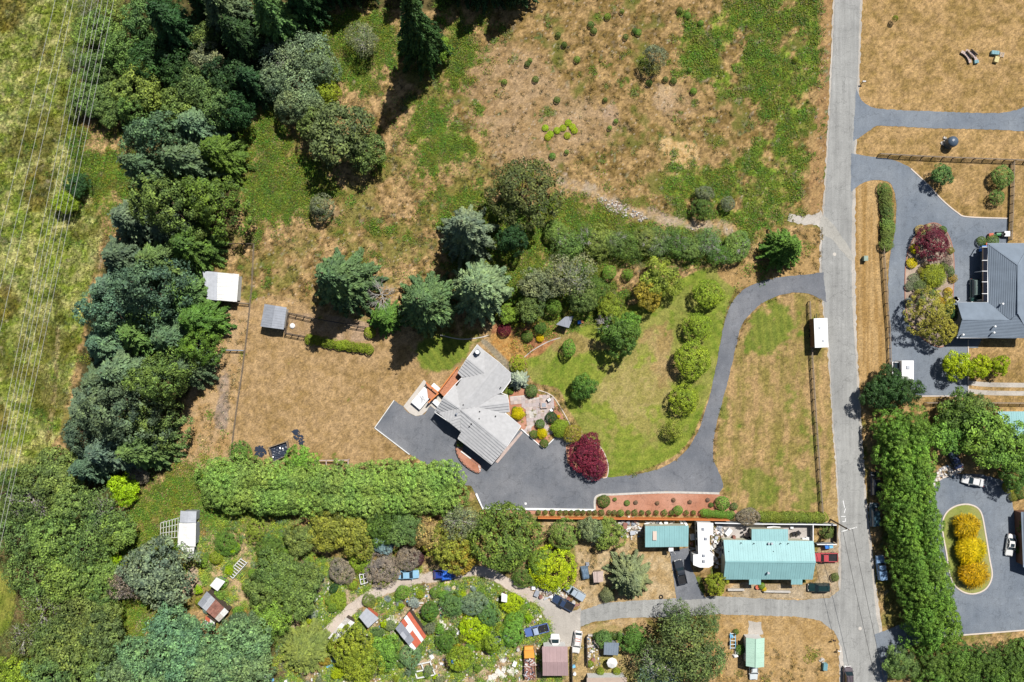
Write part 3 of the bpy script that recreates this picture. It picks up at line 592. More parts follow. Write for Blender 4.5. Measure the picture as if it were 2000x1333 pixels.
def limb_mesh(seed, mat, n=6, dead=False):
    rg = random.Random(seed); mb = MB(); top = 1.0
    mb.tube([(0, 0, 0), (.01, .02, .4), (-.01, .01, .75), (.02, 0, top)], [.05, .038, .028, .016], 7)
    for i in range(n):
        a = i * 2.4 + rg.random(); z = .35 + .6 * i / n; l = rg.uniform(.55, .9)
        p1 = (math.cos(a) * l * .5, math.sin(a) * l * .5, z + .14); p2 = (math.cos(a + .2) * l, math.sin(a + .2) * l, z + .3)
        mb.tube([(0, 0, z), p1, p2], [.022, .014, .005], 5)
        if dead:
            for q in range(5):
                b2 = a + rg.uniform(-1.1, 1.1); m_ = [p1[k] * (.4 + .3 * q / 2) for k in (0, 1)] + [z + .1 + .04 * q]
                l2 = rg.uniform(.3, .6); mid = (m_[0] + math.cos(b2) * l2 * .5, m_[1] + math.sin(b2) * l2 * .5, m_[2] + .05)
                e = (m_[0] + math.cos(b2) * l2, m_[1] + math.sin(b2) * l2, m_[2] + .12)
                mb.tube([m_, mid, e], [.011, .008, .003], 4)
                for w_ in (-.7, .7):
                    mb.tube([mid, (mid[0] + math.cos(b2 + w_) * l2 * .45, mid[1] + math.sin(b2 + w_) * l2 * .45, mid[2] + .08)], [.006, .002], 3)
    return mb.mesh('trunk', mat)
TRUNK = [limb_mesh(1, M['bark']), limb_mesh(2, M['bark'], 7)]
SPIRE = [MB().tube([(0, 0, 0), (0, 0, .5), (0, 0, 1)], [.03, .02, .004], 7).mesh('trunk', M['bark'])]
DEAD = [limb_mesh(5, M['palebark'], 9, True), limb_mesh(6, M['palebark'], 8, True)]
STEM = [MB().tube([(0, 0, 0), (0, 0, .6)], [.06, .03], 6).mesh('stem', M['bark'])]
K = dict(blue=(.135, .19, .115), blue2=(.15, .205, .15), dgreen=(.042, .085, .03), green=(.10, .165, .035), mid=(.125, .18, .06), bright=(.15, .27, .04), lime=(.30, .40, .03),
         yg=(.24, .28, .04), olive=(.155, .20, .055), dolive=(.10, .135, .045), gray=(.19, .22, .13), yellow=(.66, .50, .02), gold=(.52, .34, .03), amber=(.30, .23, .05), red=(.17, .026, .05), purple=(.10, .035, .045),
         pinkbr=(.27, .19, .15), tan=(.40, .32, .14), hedge=(.235, .335, .09), hedge2=(.17, .28, .055), brown=(.15, .10, .04), lolive=(.22, .245, .05), teal=(.15, .235, .13), pale=(.30, .38, .20), silver=(.30, .36, .33), wine=(.13, .02, .035))
def sat_(t, k=1.1):
    l = sum(t) / 3; return tuple(max(.004, l + (v - l) * k) for v in t)
K = {k: sat_(v) for k, v in K.items()}; K['round'] = (.115, .13, .035); K['firg'] = (.12, .165, .065); K['firp'] = (.24, .285, .135); K['oval'] = (.12, .175, .035); K['teal'] = (.14, .215, .105); K['blue'] = (.105, .16, .09); K['blue2'] = (.135, .20, .125); K['olive'] = (.18, .235, .055); K['dolive'] = (.13, .175, .05); K['mid'] = (.13, .20, .055); K['bright'] = (.17, .29, .04); K['teal'] = (.155, .24, .12)
_n = [0]
def tree(kind, px, py, r, h, ck, label, group=None, name=None, zr=None, rx=1.0, rz=None):
    """px,py: centre of the crown in the photograph, r: its radius there, h: height in metres"""
    _n[0] += 1; i = _n[0]; R_ = r * .095 * (1 - h * .5 / HC); rot = (i * 2.399) % 6.283 if rz is None else rz
    colr = tuple(v * (1 + .10 * math.sin(i * 12.9 + q * 1.4)) for q, v in enumerate(K[ck])) if isinstance(ck, str) else ck
    small = kind in 'kqsg'
    nm = name or ({'c': 'conifer', 'y': 'cypress_tree', 'd': 'bare_tree'}.get(kind) or ('shrub' if small or h < 3.2 else 'tree'))
    cat = {'conifer': 'tree', 'cypress_tree': 'tree', 'bare_tree': 'tree', 'tree': 'tree', 'shrub': 'shrub', 'plant': 'plant', 'hedge_shrub': 'shrub', 'maple_tree': 'tree'}.get(nm, 'plant')
    if kind == 'c':
        zc = h * .45; o = thing(nm, label, cat, W(px, py, zc) * Vector((1, 1, 0)), 0, group)
        link('trunk', SPIRE[0], o, (0, 0, 0), scale=(h, h, h)); link('crown', P['c'][i % 3], o, (0, 0, 0), rot, (R_, R_, h / 2.4), colr); return o
    if kind == 'd':
        o = thing(nm, label, cat, W(px, py, h * .7) * Vector((1, 1, 0)), 0, group); me_ = DEAD[i % 2]
        link('limbs', me_, o, (0, 0, 0), rot, (R_ * 1.2, R_ * 1.2, h / 1.25)); return o
    vr = (h * (.42 if not small else .55)) if zr is None else zr; top = 1.25 if kind == 'y' else 1.0
    zc = max(h - vr * top, vr * .3); o = thing(nm, label, cat, W(px, py, zc + vr * .4) * Vector((1, 1, 0)), 0, group)
    if small: link('stem', STEM[0], o, (0, 0, 0), scale=(R_, R_, max(zc, .2) / .5))
    else: link('trunk', TRUNK[i % 2], o, (0, 0, 0), rot, (R_ * .9, R_ * .9, zc * 1.05))
    if kind == 'o' and i % 2: link('limbs', DEAD[i % 2], o, (0, 0, 0), rot, (R_, R_, h / 1.45))
    link('crown', P[kind][i % len(P[kind])], o, (0, 0, zc), rot, (R_ * rx * (1 if small else .9 + .2 * ((i * 7) % 10) / 10), R_ * (1 if small else 1.08 - .2 * ((i * 3) % 10) / 10), vr), colr); return o

BELT = 'blue-green cypress packed in the long dense tree belt west of the white shed'
UPW = 'dark green conifer in the crowded wood along the top of the picture, west of the open field'
LOW = 'dark olive broadleaf tree in the thick wood below the utility pole crossarm'
PINE = 'blue-green pine crown in the wood beside the rusty-roofed shed at the bottom'
LM = [((432,560),'the white shed'),((365,1030),'the long corrugated shed'),((240,955),'the vivid yellow bush'),((45,952),'the tall brown pole'),((300,1125),'the big grey-green tree'),((415,1185),'the rusty corrugated shed'),((200,350),'the wire-side brambles'),
 ((655,255),'the round dark tree'),((560,370),'the bramble slope'),((275,1225),'the dirt clearing'),((812,40),'the very tall fir'),((1282,105),'the lone willow bush'),((1300,195),'the pale bare patch'),((1325,300),'the sandy patch'),((1092,252),'the lime-green streak'),((1190,228),'the ring of bare earth'),((1000,160),'the bare dirt field corner'),((10,1200),'the edge grass opening')]
_lab = []
def relab(o, desc, px, py):
    (lx, ly), nm = min(LM, key=lambda q: (q[0][0] - px) ** 2 + (q[0][1] - py) ** 2); a = math.degrees(math.atan2(ly - py, px - lx)) % 360
    dr = ('right of', 'above and right of', 'above', 'above and left of', 'left of', 'below and left of', 'below', 'below and right of')[int((a + 22.5) // 45) % 8]
    _lab.append((desc, dr, nm, math.hypot(lx - px, ly - py), o))
def finish_labels():
    from collections import defaultdict
    G = defaultdict(list)
    for q in _lab: G[q[:3]].append(q)
    for k, L in G.items():
        L.sort(key=lambda q: q[3])
        for i, q in enumerate(L): q[4]['label'] = ' '.join(([('closest', 'second', 'third', 'fourth', 'fifth', 'sixth')[min(i, 5)]] if len(L) > 1 else ['lone' if False else 'the']) + [k[0], k[1], k[2]])
CN = dict(firg='deep green', blue='blue-green', blue2='paler blue-green', mid='mid green', green='deep green', dgreen='dark green', olive='olive', dolive='dark olive', gray='grey-green', teal='bluish', yg='yellow-green')
T = [  # the belt
 ('y',300,270,62,15,'blue'),('y',385,250,58,15,'blue2'),('y',290,335,55,14,'blue'),('y',365,320,60,16,'blue'),('y',425,300,50,14,'green'),('y',325,395,66,15,'mid'),('y',405,390,62,16,'green'),
 ('y',258,430,52,13,'blue2'),('y',330,455,50,14,'blue'),('y',240,500,56,14,'blue'),('y',310,510,62,14,'mid'),('y',370,480,55,13,'green'),('y',215,570,52,13,'blue2'),('y',285,570,64,15,'blue'),('y',355,580,62,14,'mid'),
 ('y',385,625,50,13,'green'),('y',200,610,45,12,'blue2'),('y',205,670,52,13,'blue2'),('y',275,650,64,14,'mid'),('y',340,660,60,14,'blue'),('y',385,680,38,11,'green'),('y',240,725,58,14,'blue2'),('y',315,735,60,14,'mid'),
 ('y',365,720,45,12,'blue'),('y',190,745,42,12,'blue'),('y',170,795,48,12,'blue2'),('y',235,800,66,14,'blue'),('y',290,820,58,14,'mid'),('y',155,850,42,11,'blue'),('y',215,875,62,13,'blue2'),('y',275,875,56,13,'mid'),('y',175,910,44,11,'blue')]
for t in T:
    t = (('y',) if (t[1] + t[2]) % 3 == 0 else ('c',)) + t[1:3] + (t[3] * 1.13,) + (t[4] * (.7 + .75 * ((t[1] * 7 + t[2] * 3) % 11) / 10),) + t[5:]
    relab(tree(*t, BELT, 'trees of the dense belt'), CN[t[5]] + ' belt cypress', t[1], t[2])
# wood along the top
for t in [('b',275,30,50,9,'mid'),('c',340,55,60,20,'dgreen'),('b',200,60,42,7,'olive'),('b',185,130,38,6,'dolive'),('b',180,190,36,5,'dolive'),('b',215,215,34,5,'dolive'),('b',235,100,44,8,'mid'),('b',300,110,50,10,'dgreen'),('b',270,165,52,10,'olive'),
          ('b',350,140,42,9,'dgreen'),('b',345,200,45,9,'mid'),('c',440,20,62,20,'blue'),('b',395,70,36,8,'mid'),('b',400,115,40,8,'gray'),('c',470,75,55,18,'dgreen'),('b',380,165,44,9,'mid'),('b',440,150,44,10,'dgreen'),('b',415,205,44,10,'mid'),
          ('c',490,160,46,13,'dgreen'),('b',460,215,36,9,'dgreen'),('c',535,35,58,21,'mid'),('c',585,-5,50,20,'dgreen'),('c',390,-20,55,20,'dgreen'),('b',320,20,40,10,'dgreen'),('y',260,215,36,9,'mid'),('o',160,60,34,3.5,'olive'),('o',150,115,32,3,'dolive'),('o',155,160,30,3,'olive'),('b',150,205,26,2.5,'dolive'),('o',215,20,36,4,'olive'),('o',170,15,32,3.5,'dolive'),('b',200,160,32,4,'mid')]:
    relab(tree(*t, UPW, 'trees of the upper wood'), CN[t[5]] + (' conifer' if t[0] == 'c' else ' leafy tree') + ' of upper wood', t[1], t[2])
for x, y in ((690,-70),(800,-90),(950,-62),(1010,-58),(640,-60),(900,-70)): tree('c', x, y, 55, 18, 'dgreen', 'tall dark conifer standing just past the upper edge of the field', 'conifers along the upper field edge')
for x, y, r in ((550,105,46),(600,100,50),(530,150,40),(575,165,50),(630,130,36),(600,200,38),(560,205,32)):
    relab(tree('o' if r > 45 else 'f', x, y, r, 8, 'gray', 'willow', 'grey-green willows'), ('large' if r > 45 else 'small') + ' grey willow clump', x, y)
tree('f',640,180,26,5,'yg','small yellow-green bushy tree against the grey-green willow clump')
S = [('c',815,55,60,29,'dgreen','very tall dark fir with a long black shadow at the top of the field'),('b',862,92,24,5,'bright','small bright green tree in the shadow edge of the very tall fir'),
 ('o',710,75,34,6,'gray','lone grey willow bush on the bright green slope left of the tall fir'),('b',655,255,66,11,'firg','big round dark green tree above the tan meadow'),('b',615,235,40,9,'mid','paler green tree joined to the upper left of the big round dark tree'),
 ('b',715,290,40,8,'mid','green tree on the right flank of the big round dark tree'),('f',625,405,26,5,'gray','thin grey-green sapling standing alone at the rim of the bramble patch'),
 ('o',1282,105,27,6,'gray','lone grey-green willow bush standing in the brown upper field'),('f',1018,372,68,11,'round','large round olive-brown tree with a black shadow beside the dirt track'),
 ('c',910,450,66,21,'gray','tall grey-green fir with drooping boughs left of the round olive tree'),('b',1000,465,34,8,'dgreen','rounded dark green tree right of the tall grey-green fir'),
 ('c',935,565,74,22,'firp','very pale blue-green fir, broadest of the conifers above the house'),('c',662,545,76,24,'firg','wide blue-green fir casting its shadow into the fenced pen'),
 ('c',830,590,72,23,'firg','dark green fir between the bare white tree and the pale fir'),('d',745,575,34,7,'pale','leafless white-barked tree between two wide firs'),('c',750,620,40,8,'green','short dark fir below the leafless white-barked tree'),
 ('c',1535,485,46,11,'green','dark green conifer on the dry corner between the driveway and the road'),
 ('b',1292,545,44,6,'lolive','rounded tree with yellowing leaves above the driveway lawn'),('b',1268,575,28,5,'amber','rusty-leaved bush at the foot of the yellowing tree'),
 ('f',1190,532,15,2.5,'bright','smaller round green shrub left of a pair in the tan strip'),('f',1228,536,12,2.2,'bright','smallest green shrub of the pair in the tan strip'),
 ('b',1050,555,36,7,'gray','grey-green tree at the left end of the thicket above the small grey shed'),('o',1110,540,50,8,'gray','dusky grey-green tree in the middle of the thicket above the small grey shed'),('f',1142,580,34,7,'mid','dark green tree at the right of the thicket above the small grey shed'),
 ('b',1036,603,30,6,'mid','green tree shading the small grey shed'),('f',1082,600,16,4,'bright','bright fern-green tree touching the small grey shed'),('f',1160,565,30,5,'green','leafy green tree at the right end of the thicket'),('b',1190,600,26,4,'yg','low yellow-green bush at the end of the thicket'),
 ('b',1212,655,38,8,'green','leafy tree leaning over the top of the curved lawn, with a black shadow'),('b',1230,632,26,6,'bright','lighter green crown above the leafy lawn tree'),('d',1185,635,26,5,'pale','pale bare-branched bush at the left of the leafy lawn tree'),
 ('f',1112,680,17,3.5,'bright','small spindly bright tree on the lawn with a sharp black shadow'),('b',1140,755,26,5,'green','round green tree standing alone in the left part of the curved lawn'),
 ('f',1386,575,32,4.5,'yg','first orchard tree in the row beside the driveway, nearest the bend'),('f',1362,637,32,4.5,'yg','second orchard tree in the row beside the driveway'),('f',1353,705,37,5,'yg','third and broadest orchard tree in the row beside the driveway'),
 ('f',1340,778,31,4.5,'yg','fourth orchard tree in the row beside the driveway'),('o',1317,842,23,4,'lolive','last and thinnest orchard tree in the row, with sparse greyish leaves'),
 ('f',1015,712,17,2.2,'yg','round yellow-green shrub north of the blue spruce by the house'),('c',1012,742,24,4.5,'silver','silvery blue spruce close to the house wall'),
 ('b',995,615,22,3.5,'bright','round bright green shrub at the top of the bark garden'),('k',985,645,14,1.6,'wine','dark red shrub in the bark garden above the house'),('k',1030,657,12,1.5,'green','round green shrub in the bark garden above the house'),('k',1055,661,8,1,'yellow','yellow shrub at the lower edge of the bark garden'),
 ('k',1020,635,6,.9,'yg','small yellow-green ball at the left of the bark garden'),('k',1008,635,6,.9,'yg','yellow-green ball shrub touching the red shrub'),('k',1022,622,6,.8,'yg','topmost yellow-green ball in the bark garden'),('f',1056,640,14,2.5,'green','leafy green bush beside the small grey shed wall'),
 ('s',1012,809,14,1.8,'yellow','vivid yellow round shrub against the house roof corner'),('k',1006,800,6,1,'bright','little bright green ball between the house and the vivid yellow shrub'),
 ('k',1038,764,13,1.6,'dolive','clipped dark green ball at the top of the paved patio'),('k',1077,816,12,1.5,'dgreen','dark clipped ball beside the lower patio chair'),('s',1094,836,20,2.2,'yg','largest olive-green mound below the patio'),('f',1118,848,20,3,'amber','bronze-green bush overhanging the driveway notch'),
 ('k',1055,829,10,1.3,'green','green clipped ball left of the patio steps'),('s',1059,847,11,1.4,'yellow','second vivid yellow shrub in the corner bed'),('k',1043,849,9,1.2,'green','dark ball at the left of the second vivid yellow shrub'),('k',1063,867,9,1.2,'green','ball shrub at the very tip of the corner bed'),
 ('s',1091,814,4,.7,'yellow','tiny yellow tuft beside the dark clipped ball'),('k',998,765,6,.8,'bright','bright small fern against the house below the blue spruce'),
 ('f',1143,890,37,4.5,'red','deep red maple at the driveway, largest of the three joined crowns'),('f',1150,872,26,4.2,'red','deep red maple crown nearest the corner bed'),('f',1165,912,26,4.0,'red','deep red maple crown at the lower right of the red clump'),
 ('k',1180,980,13,1.4,'green','widest clipped shrub at the left of the red bark strip'),('k',1201,976,4,.6,'bright','tiny round shrub next to the widest clipped shrub'),('k',1225,983,6,.7,'bright','small lime ball in the red bark strip'),
 ('k',1412,984,15,1.7,'bright','big bright clipped ball at the right end of the red bark strip'),('k',1389,987,5,.7,'green','small ball left of the big bright clipped ball'),('k',1434,990,8,1,'dolive','dusky low shrub right of the big bright clipped ball'),
 ('k',1325,998,10,1.6,'bright','tall bright clipped block among the low hedge balls'),('k',1213,1003,7,1.5,'bright','bright clipped block in the left part of the low hedge row'),
 ('f',1462,1010,22,3,'pinkbr','greyish purple bush on the fence above the green-roofed house'),('f',470,885,22,2.5,'green','rounded green shrub at the corner of the fenced strip'),('h',588,900,34,4,'bright','bright bushy shrub growing by the black-lined pool frame'),
 ('k',722,650,12,1.5,'yg','yellow-green clipped ball at the upper right of the fenced pen'),
 ('f',988,1055,70,9,'oval','huge smooth oval green tree above the gravel track'),('o',900,1020,40,8,'gray','silvery grey-green tree between the big hedge and the oval tree'),('h',880,1070,52,7,'lolive','golden-green tree hanging over the blue tarps'),('b',905,1085,34,5,'amber','amber-leaved bush right above the blue tarps'),
 ('o',835,1050,32,6,'tan','tan thin-leaved tree left of the golden-green tree'),('b',640,1040,48,6,'lolive','wide yellow-green tree below the middle of the big hedge'),('b',690,1045,44,6,'lolive','second wide yellow-green tree below the big hedge'),('b',590,1055,36,5,'olive','olive tree at the left of the two wide yellow-green trees'),
 ('b',745,1035,38,6,'green','green tree between the yellow-green trees and the tan tree'),('b',790,1035,38,6,'mid','leafy green tree below the right part of the big hedge'),('f',745,1060,26,4,'silver','silver-leaved shrub with white twigs'),
 ('f',745,1110,36,3,'pinkbr','broad pinkish-brown smoke bush beside the track'),('f',795,1092,28,3,'pinkbr','pinkish-brown bush between the smoke bush and the dark purple one'),('k',812,1092,17,2.2,'purple','dark purple round bush above the blue tarp'),('f',668,1115,28,2.5,'pinkbr','faded pinkish bush at the left of the yellow-green shrub'),
 ('f',702,1100,26,3,'yg','yellow-green shrub between two pinkish bushes'),('f',652,1150,10,1.5,'dgreen','small dark cone bush at the garden edge'),
 ('f',1100,1048,30,5,'olive','spiky olive tree west of the two joined yard trees'),('b',1155,1035,26,4.5,'gray','greyer of the two joined yard trees near the green-roofed garage'),('b',1188,1045,38,5,'olive','greener of the two joined yard trees near the green-roofed garage'),
 ('c',1232,1130,52,9,'gray','wide spreading cypress on the dry yard above the lane'),('s',1188,1163,16,2,'gray','round spiky shrub at the left foot of the spreading cypress'),('b',1400,1143,26,4,'yg','leafy lime-green tree at the corner of the green-roofed house'),
 ('f',1085,1118,44,4,'lime','vivid lime-green thicket above the parked pickups'),('f',1060,1100,28,3.5,'bright','bright green end of the lime thicket'),('f',1020,1130,24,2.5,'green','green bush where the track meets the lime thicket'),
 ('o',1340,1260,66,11,'dolive','large dark gnarled tree over the bottom yard'),('o',1290,1300,50,9,'dolive','lower left crown of the dark gnarled tree group'),('o',1375,1300,55,10,'dolive','lower right crown of the dark gnarled tree group'),('o',1330,1205,34,8,'dolive','upper crown of the dark gnarled group reaching the lane'),('o',1385,1215,26,7,'dolive','small upper crown at the right of the dark gnarled group'),
 ('b',1240,1252,30,3.5,'green','round green bush with a dark hollow beside the dark-roofed shed'),('f',1180,1250,20,2.5,'mid','leafy shrub left of the dark-roofed shed'),('b',1290,1325,40,4,'silver','pale grey-green bush at the bottom under the gnarled trees'),
 ('k',1153,1298,7,1.3,'yg','leftmost clipped ball in the row above the pink-tan roof'),('k',1173,1313,8,1.4,'yg','middle clipped ball in the row above the pink-tan roof'),('k',1205,1313,8,1.4,'yg','rightmost clipped ball in the row above the pink-tan roof'),
 ('b',1740,760,34,7,'dgreen','dark tree next to the road behind the white motorhome'),('b',1715,770,32,6,'dgreen','dark tree edge overhanging the road verge'),('b',1775,765,32,6,'dgreen','dark tree touching the rear of the white motorhome'),('b',1735,735,24,5,'dgreen','small dark crown at the end of the verge fence'),
 ('b',1870,713,30,4.5,'lime','leftmost of three lime-green trees below the slate roof'),('b',1915,718,26,4.2,'lime','middle of three lime-green trees below the slate roof'),('b',1955,715,20,4,'lime','rightmost and smallest of three lime-green trees below the slate roof'),
 ('b',1880,810,46,7,'green','green tree above the round court, left of the turquoise roof'),('b',1930,850,58,8,'bright','big bright green tree in front of the turquoise roof'),('b',1980,880,52,8,'bright','big bright green tree at the picture edge by the turquoise roof'),('b',1905,800,34,6,'olive','olive tree behind the big bright trees'),('b',1850,850,40,6,'bright','bright tree between the tall hedge and the court car'),('b',1990,930,36,6,'green','green tree over the upper rim of the round court'),
 ('h',1820,610,46,6,'amber','large bronze tree at the lower end of the planting island'),('h',1840,645,34,5,'amber','smaller bronze tree beside the slate-roofed house'),('f',1862,612,20,3,'dgreen','dark green bush against the slate-roofed house corner'),
 ('f',1824,470,33,4,'wine','crimson-purple maple at the head of the planting island'),('k',1842,450,9,1,'green','flat green mound behind the crimson maple'),('k',1788,487,10,1,'yellow','upper yellow mound at the left of the planting island'),('k',1782,514,11,1,'yellow','lower yellow mound at the left of the planting island'),
 ('g',1826,538,28,2.2,'pale','big striped rosette plant in the middle of the island'),('s',1826,538,25,2.0,'yg','leafy heart of the big striped plant in the island'),('k',1853,570,9,1,'gold','orange-gold mound at the right of the island'),('k',1840,588,8,.9,'gold','gold mound below the striped plant'),('k',1840,600,6,.8,'yellow','small yellow mound touching the bronze tree'),
 ('f',1797,450,12,.8,'tan','dry tan tuft at the left of the crimson maple'),('f',1788,545,12,.8,'gray','grey lavender mound on the left of the island'),('f',1800,560,16,1.2,'dolive','dark bronze low bush below the striped plant'),('f',1852,510,12,1,'pinkbr','brownish low bush at the right of the island'),('f',1858,530,10,1,'dolive','dusky shrub on the right edge of the island'),('k',1822,572,9,.8,'green','green low mound between the striped plant and bronze tree'),('f',1858,490,8,1.2,'amber','bronze tuft beside the crimson maple'),
 ('b',1842,340,24,4,'mid','green tree with a pale gap in its crown by the upper rail fence'),('f',1960,345,22,3,'olive','open olive tree on the line of the side fence'),('f',1952,383,16,2.5,'olive','lower thin olive tree on the line of the side fence'),('k',1940,470,13,1.2,'dolive','brown clipped hedge end above the slate roof'),('k',1918,471,10,1.2,'dolive','brown clipped hedge stub near the red pots'),
 ('f',1750,35,6,2,'yg','tiny yellow-green sapling in the dry lot by the road'),('k',1554,116,6,1,'yg','little yellow-green bush in the weedy strip'),
 ('s',1891,1030,28,3,'gold','uppermost of three golden shrubs on the court island'),('s',1897,1076,32,3.2,'yellow','middle and largest of three golden shrubs on the court island'),('s',1905,1122,30,3,'gold','lowest of three golden shrubs on the court island'),
 ('k',1972,952,13,1.5,'yg','oblong clipped shrub on the bank beside the white sedan'),('k',1980,972,9,1.2,'lolive','small clipped shrub below the oblong one'),('k',1995,965,12,1.5,'green','clipped shrub at the picture edge beside the court'),('b',2005,1030,18,3,'green','green bush at the picture edge above the parked sedan'),('k',1995,1075,10,1.4,'green','round green bush beside the parked white sedan on the court'),('k',1996,1050,9,1.4,'bright','bright bush at the gable by the parked white sedan'),
 ('b',300,1125,76,12,'gray','largest grey-green tree beside the pale corrugated shed'),('o',245,1140,36,9,'pinkbr','pinkish grey thin-leaved crown at the left of the largest grey-green tree'),
 ('b',240,955,30,4,'lime','vivid yellow-green bush at the end of the belt'),('o',270,930,22,3,'pinkbr','leafless brownish bush above the vivid yellow-green one'),('b',220,1095,16,2.5,'lime','yellow bush in a gap of the lower left wood'),
 ('b',125,395,22,4,'yg','bright yellow-green bush under the wires'),('b',150,360,26,4,'dgreen','dark bush under the wires next to the yellow-green one'),
 ('h',500,1038,24,3,'lolive','yellow-green shrub near the big hedge west end'),('f',440,1062,26,2.5,'green','low green bush right of the pale corrugated shed'),('k',421,1090,14,1.8,'yg','round yellow-green bush below the low green bush'),
 ('b',540,1120,50,6,'mid','dark leafy tree left of the terraced garden'),('b',580,1160,48,6,'mid','broad leafy tree beside the terraced garden'),('b',508,1155,36,6,'mid','leafy tree right of the rusty-roofed shed'),('f',525,1075,30,3,'green','green thicket above the small white greenhouse'),('b',600,1130,34,5,'mid','mid green tree under the small white greenhouse'),
 ('c',592,1270,62,7,'olive','radial olive conifer at the bottom of the terraced garden'),('b',520,1215,44,6,'bright','bright green tree beside the blue-green pines'),('h',685,1265,50,6,'yg','yellow-green willow below the grey cabin'),('b',705,1300,40,5,'yg','lower yellow-green willow crown at the bottom'),('b',750,1275,34,4,'bright','bright green bush right of the yellow-green willow'),
 ('f',885,1180,28,3,'mid','grey-leaved garden bush below the stone terrace'),('f',925,1180,28,3,'gray','wide olive thicket in the middle of the garden'),('f',955,1205,24,3.5,'mid','dense bush right of the wide garden thicket'),('f',840,1195,20,3,'green','garden bush above the red-roofed shed'),
 ('f',960,1260,24,4,'yg','yellow-green shrub mass left of the orange truck'),('f',900,1290,26,4,'yg','yellow-green garden shrub at the bottom centre'),('f',870,1255,22,3,'green','green bush right of the red-roofed shed'),('f',800,1285,26,3,'teal','bluish green bush below the red-roofed shed'),('f',930,1225,30,3,'lime','lime bush on the garden slope'),('f',1000,1180,22,2,'lime','lime bush beside the gravel yard'),
 ('s',805,1290,12,1,'gold','orange flowering clump at the garden bottom'),('s',893,1268,10,1,'gold','golden clump in the lower garden'),('s',900,1300,12,1.2,'gold','large golden clump at the bottom of the garden'),
 ('g',757,1170,12,1.2,'silver','spiky blue agave at the left of the agave pair'),('g',780,1178,12,1.2,'silver','spiky blue agave at the right of the agave pair'),('f',720,1175,14,1.5,'olive','low olive shrub inside the track loop'),('f',748,1135,13,1.5,'yg','yellow-green bed inside the track loop'),('f',785,1158,16,2,'bright','bright green shrub under the track bend'),('f',690,1142,12,1.2,'amber','amber flower bed inside the track loop'),('f',660,1175,18,1.5,'yg','lime flower bed left of the track loop'),
 ('f',1000,1245,26,3,'bright','bright bush left of the blue pickup'),('f',1005,1215,22,2.5,'bright','bright green bush above the blue pickup'),('k',1030,1185,6,1,'bright','small round bush beside the gravel yard'),
 ('b',1760,1300,36,5,'dolive','dull olive bush at the mouth of the court drive'),('k',1438,1235,6,1,'green','small shrub west of the pale green carport'),('f',1446,1270,10,1.2,'green','strip of weeds along the pale green carport'),('k',1488,1145,7,1.2,'bright','bright green pot shrub at the front porch'),('k',1493,1152,5,.8,'yellow','yellow flower clump at the front porch'),
 ('f',1618,1040,14,1.5,'dolive','scrawny bush inside the fenced corner near the street pole'),('f',1632,1128,9,1,'dolive','dry weed clump beside the dark green wagon'),('c',1570,1135,6,1.8,'mid','thin sapling beside the front of the dark green wagon'),
 ('f',1378,378,18,3,'gray','grey-green bush at the left of three in the weeds by the track'),('f',1372,405,22,3.5,'green','dark green bush, lowest of three in the weeds by the track'),('f',1422,398,16,2.5,'gray','grey-green bush at the right of three in the weeds by the track'),
 ('f',1455,475,12,2,'bright','small bright bush at the east end of the shrub row'),('f',695,690,0.1,0.1,'green','x')]
S = [s for s in S if s[-1] != 'x']
for s in S: tree(*s[:6], s[6], name='maple_tree' if 'maple' in s[6] else None)
for t in [(100,925,55,8,'olive'),(50,985,55,9,'dolive'),(130,985,55,9,'olive'),(190,1005,48,8,'dolive'),(30,1050,52,9,'dolive'),(95,1060,58,10,'olive'),(165,1070,54,9,'dolive'),(225,1040,38,7,'olive'),(50,1130,56,9,'dolive'),(125,1135,56,10,'olive'),(190,1135,44,8,'mid'),
          (75,1195,52,9,'dolive'),(20,940,30,7,'mid'),(15,1000,34,7,'mid'),(150,1200,52,9,'dolive'),(40,1250,40,9,'dolive'),(100,1250,46,9,'mid'),(190,1190,44,8,'olive')]:
    relab(tree('b' if t[4] != 'dolive' else 'o', *t, LOW, 'trees of the lower left wood'), CN[t[4]] + ' lower-wood tree', t[0], t[1])
for t in [(140,1260,60,10,'olive'),(195,1245,52,10,'dolive'),(90,1310,55,10,'mid'),(180,1310,48,9,'olive'),(30,1320,45,8,'yg')]: relab(tree('b', *t, 'x', 'yellowish trees at the bottom left corner'), CN[t[4]] + ' tree at the bottom corner', t[0], t[1])
for t in [(325,1235,52,11,'teal'),(362,1250,44,11,'teal'),(350,1290,58,12,'teal'),(270,1290,50,11,'teal'),(425,1285,52,12,'teal'),(480,1255,50,11,'teal'),(300,1335,50,11,'teal'),(400,1320,55,12,'teal'),(480,1310,50,11,'teal'),(230,1320,44,10,'teal'),(465,1232,34,9,'teal')]:
    relab(tree('b', *t, PINE, 'blue-green pines at the bottom'), 'blue-green pine at the bottom', t[0], t[1])
LM += [((862, 1156), 'the cream terrace'), ((803, 1235), 'the red-sheeted shed'), ((720, 1207), 'the grey cabin'), ((1034, 1285), 'the orange truck'), ((925, 1180), 'the olive thicket'), ((1048, 1231), 'the faded blue pickup'), ((624, 1170), 'the garden west end'), ((745, 1110), 'the smoke bush'), ((690, 1265), 'the yellow-green willow'), ((900, 1290), 'the lower garden shrub'), ((545, 1098), 'the small greenhouse'), ((425, 1140), 'the white-roofed hut')]
PATHW = ribbon(smooth_pts([(1135, 1215), (1095, 1195), (1040, 1165), (1000, 1145), (960, 1122), (920, 1115), (880, 1125), (820, 1130), (770, 1145), (720, 1165), (680, 1195), (650, 1225), (615, 1262)], False), 46); rgg = random.Random(41); GN = dict(lime='lime', yg='yellow-green', bright='bright green', mid='mid green', gray='grey-green', green='deep green', amber='amber', teal='bluish', silver='silver', pinkbr='pinkish')
k_ = 0
